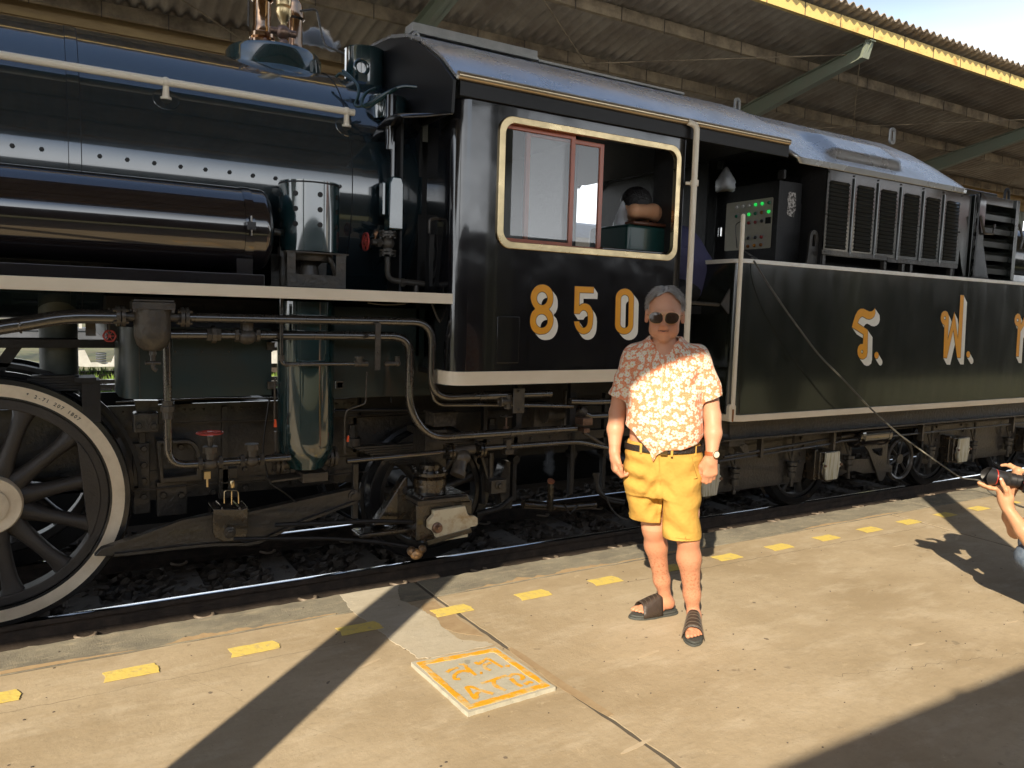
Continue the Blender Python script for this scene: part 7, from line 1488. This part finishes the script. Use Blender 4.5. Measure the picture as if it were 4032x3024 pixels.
def floral():
    m = bpy.data.materials.new('coral_flower_print'); m.use_nodes = True; t = m.node_tree; n = t.nodes; l = t.links; b = n['Principled BSDF']
    at = n.new('ShaderNodeAttribute'); at.attribute_name = 'cloth'
    def M(op, a, b_=None, c=None, clamp=False):
        x = n.new('ShaderNodeMath'); x.operation = op; x.use_clamp = clamp
        for i, v in enumerate((a, b_, c)):
            if v is None: continue
            if isinstance(v, (int, float)): x.inputs[i].default_value = v
            else: l.new(v, x.inputs[i])
        return x.outputs[0]
    def mixc(f, c1, c2):
        x = n.new('ShaderNodeMix'); x.data_type = 'RGBA'; l.new(f, x.inputs[0])
        for i, c in ((6, c1), (7, c2)):
            if isinstance(c, tuple): x.inputs[i].default_value = (*c, 1)
            else: l.new(c, x.inputs[i])
        return x.outputs[2]
    def flowers(scale, offs, rad0, rnd):
        mp = n.new('ShaderNodeMapping'); mp.inputs['Scale'].default_value = (scale, scale, scale); mp.inputs['Location'].default_value = (offs, offs*1.7, 0); l.new(at.outputs['Vector'], mp.inputs[0])
        vo = n.new('ShaderNodeTexVoronoi'); vo.voronoi_dimensions = '2D'; vo.inputs['Scale'].default_value = 1; vo.inputs['Randomness'].default_value = rnd; l.new(mp.outputs[0], vo.inputs['Vector'])
        sb = n.new('ShaderNodeVectorMath'); sb.operation = 'SUBTRACT'; l.new(mp.outputs[0], sb.inputs[0]); l.new(vo.outputs['Position'], sb.inputs[1])
        sx = n.new('ShaderNodeSeparateXYZ'); l.new(sb.outputs[0], sx.inputs[0]); sc_ = n.new('ShaderNodeSeparateColor'); l.new(vo.outputs['Color'], sc_.inputs[0])
        ang = M('ARCTAN2', sx.outputs[1], sx.outputs[0]); r = M('SQRT', M('ADD', M('MULTIPLY', sx.outputs[0], sx.outputs[0]), M('MULTIPLY', sx.outputs[1], sx.outputs[1])))
        ph = M('MULTIPLY', sc_.outputs[0], 6.28); pet = M('ABSOLUTE', M('COSINE', M('MULTIPLY_ADD', ang, 2.5, ph))); rr = M('MULTIPLY', M('MULTIPLY_ADD', pet, .42, .62), M('MULTIPLY_ADD', sc_.outputs[1], .30*rad0, .80*rad0))
        inside = M('MULTIPLY_ADD', M('SUBTRACT', rr, r), 40, .5, True); cen = M('MULTIPLY_ADD', M('SUBTRACT', M('MULTIPLY', rr, .24), r), 40, .5, True); return inside, cen
    nz = n.new('ShaderNodeTexNoise'); nz.inputs['Scale'].default_value = 240; nz.inputs['Detail'].default_value = 3; l.new(at.outputs['Vector'], nz.inputs[0])
    k = M('MULTIPLY_ADD', nz.outputs[0], 7.0, -3.3, True)
    c = mixc(k, (.68, .21, .09), (.74, .42, .26))
    i1, c1 = flowers(42, 3.1, .29, .9); c = mixc(i1, c, (.72, .65, .52)); c = mixc(c1, c, (.66, .42, .10))
    i2, c2 = flowers(27, 0, .40, .75); c = mixc(i2, c, (.74, .69, .57)); c = mixc(c2, c, (.70, .46, .10))
    l.new(c, b.inputs['Base Color']); b.inputs['Roughness'].default_value = .75; b.inputs['Specular IOR Level'].default_value = .25; b.inputs['Sheen Weight'].default_value = .1
    wv = n.new('ShaderNodeTexNoise'); wv.inputs['Scale'].default_value = 420; l.new(at.outputs['Vector'], wv.inputs[0]); bp = n.new('ShaderNodeBump'); bp.inputs['Strength'].default_value = .2; bp.inputs['Distance'].default_value = .001; l.new(wv.outputs[0], bp.inputs['Height']); l.new(bp.outputs[0], b.inputs['Normal']); return m
M_FLOR = floral()
sh = fadd('shirt', V, Q, M_FLOR, man, XM, uv=uv)
def cloth_grid(P, th=.003):        # P[i][j] -> thin folded panel
    ni, nj = len(P), len(P[0]); V = [tuple(p) for r in P for p in r]; F = [(i*nj+j, i*nj+j+1, (i+1)*nj+j+1, (i+1)*nj+j) for i in range(ni-1) for j in range(nj-1)]; return V, F
def collar(s):
    R_ = []
    for i in range(9):
        t = i/8; a = rad(95-150*t) # from nape round to the front
        top = Vector((-.113+s*.071*cos(rad(90-150*t)), .040+.062*sin(rad(90-150*t)), 1.512-.055*t**1.5)); drop = .018+.040*t**1.3
        out = Vector((s*.016*(1-.2*t), -.010-.012*t, 0)); low = top+out*1.3+Vector((s*.010*t, -.004, -drop)); R_.append([top-Vector((0, 0, .012)), top, top+out*.6+Vector((0, 0, -.004)), low])
    return cloth_grid(R_)
for s in (-1, 1):
    g = collar(s); Vv = XM(np.array(g[0])); me = mesh_of('collar', ([tuple(p) for p in Vv], g[1]), M_FLOR, 180); a = me.attributes.new('cloth', 'FLOAT_VECTOR', 'POINT')
    a.data.foreach_set('vector', np.array([(p[0]*1.0+.5+s*.3, p[2]+p[1]*.5, 0) for p in g[0]], np.float32).ravel()); o = add('collar', me, None, sh); sm = o.modifiers.new('solid', 'SOLIDIFY'); sm.thickness = .0025
gadd('placket', tube([(-.115, -.077, 1.39), (-.112, -.105, 1.27), (-.108, -.128, 1.12), (-.112, -.128, 1.02), (-.125, -.112, .95)], .0022, 4), M_FLOR, sh, XM)
# shorts
M_SHORT = mat('mustard_cotton', (.55, .33, .075), rough=.85, noise=.5, nscale=7, col2=(.46, .25, .05), wav=.012, wscale=16, bump=.25, bscale=300, bdist=.001, spec=.2)
fz = Field((-.32, -.16, .44), (.15, .25, 1.0), .0042)
def sdisp(X, Y, Z):
    c = np.exp(-((X+.115)/.085)**2)*np.exp(-((Z-.74)/.10)**2); l_ = np.exp(-((X+.22)/.07)**2)*np.exp(-((Z-.80)/.12)**2); r_ = np.exp(-((X-.06)/.06)**2)*np.exp(-((Z-.82)/.09)**2)
    return .009*np.sin(62*(Z*.9+np.abs(X+.112)*.75)+2*np.sin(20*X))*c+.009*np.sin(70*(Z+.45*X)+1+1.5*np.sin(14*X))*l_+.007*np.sin(44*(Z-.7*X)+np.sin(18*X))*r_+.006*np.sin(24*(X*1.4+Z*.9)+2*np.sin(11*Z))*np.clip((.9-Z)/.3, 0, 1)+cloth_noise(X, Y, Z, .0012)
fz.loft([(.70, -.093, .065, .172, .118), (.80, -.094, .06, .188, .130), (.90, -.094, .055, .190, .135), (.975, -.094, .05, .182, .135)], .02, disp=sdisp)
fz.loft([(.557, -.162, .117, .094, .104), (.65, -.172, .10, .092, .105), (.78, -.180, .075, .098, .118), (.9, -.175, .06, .10, .12)], .025, disp=sdisp)
fz.loft([(.492, .016, .058, .094, .104), (.60, .004, .055, .096, .108), (.78, -.006, .055, .100, .118), (.9, -.01, .055, .10, .12)], .025, disp=sdisp)
fz.op((-.14, -.15, .44), (-.05, .25, .735), lambda X, Y, Z: np.maximum(np.abs(X+.0855-.02*(Z-.6))-np.clip((.735-Z)*.02, 0, .004), Z-.735)+0*Y, .010, sub=True, pad=.01)
fz.loft([(.52, -.158, .119, .085, .094), (.62, -.162, .108, .082, .092)], .003, sub=True); fz.loft([(.45, .018, .058, .085, .095), (.56, .012, .058, .082, .092)], .003, sub=True)
V, Q = fz.mesh(2); sho = fadd('shorts', V, Q, M_SHORT, man, XM)
for s, cx, cy, z0, a_, b_ in ((-1, -.162, .117, .575, .0945, .1050), (1, .015, .058, .510, .0950, .1055)):
    gadd('hem_stitch', tube([(cx+a_*cos(t)*abs(cos(t))**-.13 if abs(cos(t)) > .05 else cx+a_*cos(t), cy+b_*sin(t), z0) for t in [2*PI*i/48 for i in range(48)]], .0012, 4, closed=True), M_SHORT, sho, XM)
gadd('pocket_seam', tube([(.045, -.066, .93), (.060, -.062, .88), (.078, -.045, .82), (.062, -.052, .815)], .0022, 5, .01), M_SHORT, sho, XM); gadd('fly_seam', tube([(-.112, -.088, .93), (-.105, -.080, .85), (-.098, -.060, .77)], .0022, 5), M_SHORT, sho, XM)
M_BELT = mat('dark_braided_belt', (.018, .013, .010), rough=.5, bump=.8, bscale=120)
bp = [(-.094+.196*cos(2*PI*i/64), .05+.149*sin(2*PI*i/64)) for i in range(64)]; bi = [(-.094+.188*cos(2*PI*i/64), .05+.141*sin(2*PI*i/64)) for i in range(64)]
belt = gadd('belt', (lambda g: ([(p[0], p[1], p[2]+.10*(p[0]+.09)*.25) for p in g[0]], g[1]))(ring_prism(bp, bi, 'z', .935, .965)), M_BELT, man, XM); gadd('buckle', box(-.105, -.07, -.108, -.100, .930, .968), M_GOLD, belt, XM, bevel=.003)
for x_ in (-.05, .06, -.20): gadd('belt_loop', box(x_-.005, x_+.006, -.112+abs(x_+.094)**2*3, -.096+abs(x_+.094)**2*3, .925, .975), M_SHORT, belt, XM)
# watch
wc = (.139, -.008, .938)
wt = gadd('watch', (lambda g: xf(g, Matrix.Translation(Vector(wc))))(ring_prism([(.0335*cos(2*PI*i/32), .0305*sin(2*PI*i/32)) for i in range(32)], [(.0300*cos(2*PI*i/32), .0270*sin(2*PI*i/32)) for i in range(32)], 'z', -.009, .009)), mat('tan_strap', (.36, .10, .03), rough=.5), man, XM)
gadd('dial', lathe([(.001, 0), (.017, 0), (.0175, .006), (.015, .009), (.001, .0095)], (wc[0]+.018, wc[1]-.027, wc[2]), (.55, -.83, 0), 28), mat('watch_face', (.72, .68, .55), rough=.15, coat=.8), wt, XM); gadd('bezel', torus((wc[0]+.022, wc[1]-.033, wc[2]), (.55, -.83, 0), .0165, .0022, 28, 6), M_GOLD, wt, XM)
gadd('ring', torus((.135, -.035, .815), (0, -.5, -1), .0105, .0014, 20, 6), M_GOLD, wt, XM) if False else None
# sandals
M_SOLE = mat('grey_sole', (.06, .065, .060), rough=.7, bump=.3, bscale=60); M_STRAP = mat('brown_leather_band', (.050, .036, .028), rough=.45, noise=.5, nscale=20, bump=.3, bscale=120); M_STCH = mat('pale_stitch', (.16, .13, .10), rough=.7)
def sandal(P, side):
    out = []
    for i in range(48):
        a = 2*PI*i/48; fx = .125-.148*cos(a); w = np.interp(fx, [-.03, 0, .05, .10, .16, .21, .25, .28], [.018, .033, .036, .036, .050, .052, .044, .012]); out.append((fx, w*np.sign(sin(a))*abs(sin(a))**.45))
    pts = [P(a, b+.004*side*(a > .15), 0)[:2] for a, b in out]
    sn = gadd('sandal', prism(pts, 'z', .0, .014), M_SOLE, man, XM, bevel=.004); gadd('footbed', prism([P(.125+(a-.125)*.96, b*.93, 0)[:2] for a, b in out], 'z', .0145, .026), M_SOLE, sn, XM, bevel=.004)
    def strapgrid(a0, a1, na=7):
        R_ = []
        for i in range(na):
            t = i/(na-1); a = a0+(a1-a0)*t; hgt = np.interp(a, [.06, .10, .14, .18, .21], [.122, .116, .104, .088, .076]); wd = np.interp(a, [.06, .10, .15, .2], [.044, .047, .053, .056]); row = []
            for j in range(17):
                u = -1+2*j/16; row.append(P(a-.012*(1-u*u)*0+.010*abs(u), wd*np.sign(u)*min(1, abs(u)**.85*1.02)+.004*side, .016+(hgt-.016)*(1-abs(u)**3.0)))
            R_.append(row)
        return cloth_grid(R_)
    st = gadd('strap', strapgrid(.085, .205), M_STRAP, sn, XM, smooth=180); m_ = st.modifiers.new('solid', 'SOLIDIFY'); m_.thickness = .0035; m_.offset = 1
    for a in (.092, .112, .132, .155, .178, .200):
        R_ = strapgrid(a, a+.0015, 2)[0][:17]; gadd('stitching', tube([Vector(p)+Vector((0, 0, .0036)) for p in R_], .0011, 4), M_STCH, st, XM)
sandal(PL, 1); sandal(PR, 1)

# ---------------------------------------------------------------- the crouching photographer
PRX, PRY = 4.45, 2.30
XP = figure_xf((PRX, PRY), (PRX, PRY))
pho = thing('person', 'crouching photographer at the right edge in jeans holding a camera up', 'person', loc=(PRX+.3*.46, PRY-.3*.888, 0))
f = Field((-.03, -.26, -.02), (.95, .42, 1.05), .0045); FH = [f]
HP = (.335, .06, .86)
# head turned to the left: build facing -x by swapping axes
def headL(f, c):
    x, y, z = c; f.ell((x+.01, y, z+.01), (.098, .077, .09), .02); f.ell((x-.02, y, z-.05), (.072, .066, .075), .03); f.ell((x-.06, y, z-.115), (.028, .034, .022), .03); f.cone((x-.092, y, z-.02), (x-.112, y, z-.055), .009, .014, .012)
    f.cone((x+.01, y-.078, z-.01), (x+.02, y-.083, z-.055), .013, .009, .006); f.cone((x+.03, y, z-.06), (x+.10, y, z-.17), .056, .060, .03)
headL(f, HP)
f.chain([(.46, .06, .66), (.58, .07, .52), (.68, .08, .36)], [.13, .14, .15], .05)                       # trunk
f.chain([(.66, .02, .32), (.46, -.02, .36), (.275, -.02, .345)], [.095, .075, .060]); f.chain([(.275, -.02, .345), (.40, .0, .20), (.50, .0, .08)], [.058, .052, .036]); f.chain([(.50, .0, .045), (.36, -.02, .04)], [.04, .035])
f.chain([(.66, .16, .32), (.46, .22, .38), (.30, .24, .36)], [.095, .075, .060]); f.chain([(.30, .24, .36), (.42, .22, .20), (.52, .21, .08)], [.058, .052, .036]); f.chain([(.52, .21, .045), (.38, .22, .04)], [.04, .035])
f.chain([(.475, -.06, .71), (.40, -.085, .54), (.300, -.080, .395)], [.055, .045, .040], .03); f.chain([(.300, -.080, .395), (.225, -.065, .50), (.146, -.030, .605)], [.040, .040, .0255])
f.chain([(.48, .20, .71), (.36, .23, .56), (.205, .16, .435)], [.055, .045, .040], .03); f.chain([(.205, .16, .435), (.170, .12, .52), (.150, .085, .63)], [.038, .038, .026]); f.chain([(.150, .085, .63), (.17, .075, .72), (.185, .06, .80)], [.026, .034, .024])
# left hand cupped under the lens
lc = Vector((.095, .0, .772)); 
f.cone((.146, -.030, .605), (.135, -.022, .645), .026, .030, .02); f.cone((.135, -.022, .645), (.112, -.008, .700), .032, .026, .03); f.cone((.15, -.02, .66), (.135, .01, .705), .026, .02, .02)
def fing(pts, r): f.chain(pts, [r, r, r*.95, r*.88][:len(pts)], .006)
fing([(.098, -.012, .695), (.060, -.022, .702), (.030, -.026, .712), (.006, -.028, .722)], .0115)
fing([(.105, .005, .693), (.062, .008, .692), (.030, .012, .698), (.010, .014, .706)], .0115); fing([(.112, .022, .692), (.07, .032, .690), (.042, .040, .698), (.028, .044, .712)], .011); fing([(.12, .035, .695), (.09, .050, .695), (.07, .058, .706)], .010)
fing([(.142, -.040, .66), (.135, -.058, .705), (.118, -.061, .735), (.108, -.058, .760)], .0125)
# fingers of the other hand over the top
fing([(.175, .07, .80), (.150, .060, .818), (.125, .04, .828), (.106, .02, .826)], .0100); fing([(.19, .07, .79), (.17, .07, .815), (.145, .055, .832)], .010)
V, Q = f.mesh(2); x, y, z = V.T
tint = np.zeros_like(V); tint[:, 0] = np.clip(.5*np.exp(-(((x-.108)/.012)**2+((z-.762)/.012)**2)), 0, 1)
fadd('body', V, Q, M_SKIN2, pho, XP, attr=tint)
gadd('finger_nail', ball((.106, -.071, .764), .007, 12, 8, (.9, .35, 1.1)), mat('nail', (.72, .50, .42), rough=.3, coat=.5), pho, XP)
f = Field((.0, -.2, .0), (.95, .42, .6), .006)
jd = lambda X, Y, Z: .003*np.sin(60*X+40*Z)
f.chain([(.68, .02, .33), (.46, -.02, .365), (.272, -.02, .348)], [.112, .090, .074]); f.chain([(.272, -.02, .348), (.40, .0, .20), (.50, .0, .08)], [.072, .064, .052]); f.chain([(.68, .16, .33), (.46, .22, .385), (.298, .24, .362)], [.112, .090, .074]); f.chain([(.298, .24, .362), (.42, .22, .20), (.52, .21, .08)], [.072, .064, .052])
f.ell((.70, .09, .33), (.17, .18, .14), .04); V, Q = f.mesh(2)
fadd('jeans', V, Q, mat('blue_jeans', (.07, .10, .15), rough=.85, noise=.8, nscale=30, col2=(.16, .20, .26), bump=.4, bscale=200, bdist=.001), pho, XP)
f = Field((.30, -.2, .30), (.95, .42, .85), .006); f.chain([(.45, .06, .68), (.58, .07, .53), (.70, .08, .38)], [.145, .155, .165], .05); f.chain([(.475, -.06, .71), (.41, -.085, .57)], [.068, .062], .03); f.chain([(.48, .20, .71), (.38, .23, .59)], [.068, .062], .03); V, Q = f.mesh(2)
fadd('shirt', V, Q, mat('pale_shirt', (.55, .57, .60), rough=.8, noise=.4, nscale=6, bump=.3, bscale=150), pho, XP)
f = Field((.20, -.08, .74), (.48, .20, 1.0), .004); f.op((.2, -.08, .74), (.48, .2, 1.0), lambda X, Y, Z: np.maximum(np.sqrt(((X-.350)/.107)**2+((Y-.06)/.088)**2+((Z-.878)/.098)**2)*.09-.09-.0025*np.sin(160*Y+50*Z)-.002*np.sin(120*X+90*Z), np.where(X < .29, .885-Z, .79-Z)), .003, pad=0); V, Q = f.mesh(1)
fadd('hair', V, Q, mat('brown_hair', (.06, .035, .022), rough=.5, noise=.8, nscale=40, col2=(.16, .09, .05), bump=.8, bscale=100), pho, XP)
# shoes
for yy in (-.01, .215): gadd('shoe', xf(ball((0, 0, 0), 1, 20, 12, (.135, .045, .05)), Matrix.Translation((.43, yy, .05))), mat('dark_shoe', (.03, .03, .035), rough=.6), pho, XP)
# the camera itself: lens with petal hood and red ring, body, strap
M_CAMB = mat('camera_black', (.018, .018, .020), rough=.42, bump=.3, bscale=250, bdist=.0006); M_CAMR = mat('lens_red_ring', (.45, .03, .02), rough=.35); M_CAMG = mat('lens_glass', (.01, .012, .02), rough=.03, coat=1)
ax = Vector((-.93, -.30, .10)).normalized(); c0 = Vector((.205, .035, .748))
camr = thing('camera', 'black camera with a large petal-hooded red-ringed lens held by the photographer', 'camera', loc=tuple(XP(np.array([[.2, .035, .7]]))[0]))
def alongs(prof, n=40, cap=True): return lathe(prof, c0, ax, n, cap)
gadd('lens_barrel', alongs([(.030, 0), (.034, .005), (.034, .03), (.037, .034), (.037, .060), (.0385, .062), (.0385, .085), (.040, .09), (.043, .115), (.043, .128)]), M_CAMB, camr, XP, smooth=30)
gadd('focus_ring', J(*[(lambda a: (lambda s, t, d: box(0, 0, 0, 0, 0, 0))(*frame_of(ax)))(0) for _ in range(0)], alongs([(.0395, .064), (.0395, .083)], cap=False)), mat('ribbed_rubber', (.02, .02, .02), rough=.7, bump=1, bscale=400), camr, XP)
gadd('red_ring', alongs([(.0436, .128), (.0442, .1295), (.0442, .1325), (.0436, .134)]), M_CAMR, camr, XP)
s_, t_, d_ = frame_of(ax); V = []; F = []; n = 64
for k in range(2):
    for i in range(n):
        a = 2*PI*i/n; ln = .040+.016*cos(2*a); R0 = .045; R1 = .051-(.0025 if k else 0); r0 = R0-(.0025 if k else 0)
        V.append(tuple(c0+ax*.134+s_*(r0*cos(a))+t_*(r0*sin(a)))); V.append(tuple(c0+ax*(.134+ln)+s_*(R1*cos(a))+t_*(R1*sin(a))))
for k in range(2):
    for i in range(n): j = (i+1) % n; F.append((k*2*n+2*i, k*2*n+2*j, k*2*n+2*j+1, k*2*n+2*i+1))
for i in range(n): j = (i+1) % n; F.append((2*i+1, 2*j+1, 2*n+2*j+1, 2*n+2*i+1))
gadd('lens_hood', (V, F), M_CAMB, camr, XP, smooth=40)
gadd('front_glass', alongs([(.001, .124), (.02, .130), (.037, .1345), (.041, .1345)], cap=False), M_CAMG, camr, XP, smooth=180)
Rb = Matrix.Translation(c0) @ Matrix((tuple(s_), tuple(t_), tuple(d_))).transposed().to_4x4()
def up_frame(): 
    z_ = Vector((0, 0, 1)); x_ = -ax; y_ = z_.cross(x_).normalized(); z_ = x_.cross(y_); return Matrix.Translation(c0) @ Matrix((tuple(x_), tuple(y_), tuple(z_))).transposed().to_4x4()
UF = up_frame()
gadd('camera_body', xf(J(box(.0, .055, -.062, .070, -.052, .030), box(.01, .05, -.028, .028, .030, .055), box(-.015, .06, -.078, -.055, -.052, .028)), UF), M_CAMB, camr, XP, bevel=.008)
gadd('dial', xf(J(cyl((.03, -.05, .03), (.03, -.05, .038), .012), cyl((.03, .05, .03), (.03, .05, .036), .014)), UF), M_CAMB, camr, XP); gadd('logo_plate', xf(box(.009, .0098, -.016, .016, .036, .046), UF), M_WHITE, camr, XP)
gadd('screen', xf(box(.056, .066, -.04, .04, -.045, .02), UF), M_CAMB, camr, XP, bevel=.003)
M_STR = mat('dark_red_strap', (.22, .02, .03), rough=.5)
gadd('neck_strap', J(tube([(.215, -.06, .760), (.225, -.085, .745), (.245, -.09, .70), (.30, -.08, .62), (.38, -.04, .70)], .005, 8, .02), tube([(.222, -.055, .755), (.232, -.075, .735), (.255, -.08, .68), (.31, -.07, .60)], .0045, 8, .02)), M_STR, camr, XP)

# ---------------------------------------------------------------- the driver slumped in the cab
drv = thing('person', 'driver in a navy shirt leaning on the cab window with one bare forearm showing', 'person', loc=(4.2, 4.62, 1.235))
I3 = lambda V: np.asarray(V)
f = Field((3.34, 4.08, 1.2), (4.66, 5.1, 2.75), .008)
f.ell((3.76, 4.56, 2.40), (.105, .085, .115), .03); f.cone((3.80, 4.58, 2.32), (3.90, 4.6, 2.26), .055, .06, .03); f.ell((3.80, 4.47, 2.39), (.018, .012, .032), .008)
f.chain([(3.88, 4.32, 2.27), (3.66, 4.24, 2.325), (3.475, 4.22, 2.315)], [.060, .053, .047], .03); f.chain([(3.475, 4.22, 2.315), (3.56, 4.34, 2.29), (3.74, 4.44, 2.30)], [.047, .044, .032]); FH = [f]; hand((3.74, 4.44, 2.30), (1, .3, .15), (0, 0, 1), (.4, .5, .4), .95, 1)
f.chain([(3.95, 4.6, 2.12), (4.2, 4.6, 2.02), (4.33, 4.6, 1.90)], [.15, .16, .16], .05); f.chain([(4.28, 4.52, 1.84), (3.95, 4.52, 1.72), (3.90, 4.52, 1.32)], [.10, .085, .06]); f.chain([(4.28, 4.72, 1.84), (3.95, 4.74, 1.72), (3.92, 4.74, 1.32)], [.10, .085, .06])
V, Q = f.mesh(2); fadd('body', V, Q, M_SKIN2, drv, I3, attr=np.zeros_like(V))
f = Field((3.5, 4.08, 1.6), (4.70, 5.1, 2.5), .008); f.chain([(3.92, 4.6, 2.16), (4.20, 4.58, 2.10), (4.34, 4.56, 1.95)], [.165, .195, .195], .06); f.cone((3.90, 4.34, 2.24), (3.76, 4.29, 2.28), .075, .066, .03); f.cone((4.36, 4.56, 1.93), (4.34, 4.56, 1.80), .17, .15, .04)
f.op((3.5, 4.08, 1.6), (4.7, 5.1, 2.5), lambda X, Y, Z: (0*X+1.72)-Z+0*Y if False else Z-1.755+0*X+0*Y, .01, sub=True, pad=0)
f.F -= .004*np.sin(30*(f.ax[0][:, None, None]*.6+f.ax[2][None, None, :]*1.2)+5*f.ax[1][None, :, None])
V, Q = f.mesh(2); fadd('shirt', V, Q, mat('navy_cloth', (.050, .050, .115), rough=.85, bump=.4, bscale=60), drv, I3)
f = Field((3.62, 4.44, 2.32), (3.92, 4.72, 2.56), .006); f.ell((3.775, 4.565, 2.435), (.125, .112, .118), .02); V, Q = f.mesh(1); fadd('hair', V, Q, mat('black_hair', (.012, .010, .010), rough=.5, bump=1, bscale=80), drv, I3)
f = Field((3.8, 4.4, 1.2), (4.6, 4.95, 2.0), .01); f.chain([(4.30, 4.52, 1.82), (3.95, 4.52, 1.72), (3.90, 4.52, 1.32)], [.12, .10, .075]); f.chain([(4.30, 4.72, 1.82), (3.95, 4.74, 1.72), (3.92, 4.74, 1.32)], [.12, .10, .075]); V, Q = f.mesh(1); fadd('trousers', V, Q, M_DARK, drv, I3)
add('stool', J(box(4.1, 4.5, 4.4, 4.85, 1.62, 1.68), box(4.25, 4.35, 4.55, 4.7, 1.235, 1.62)), M_DARK, L)
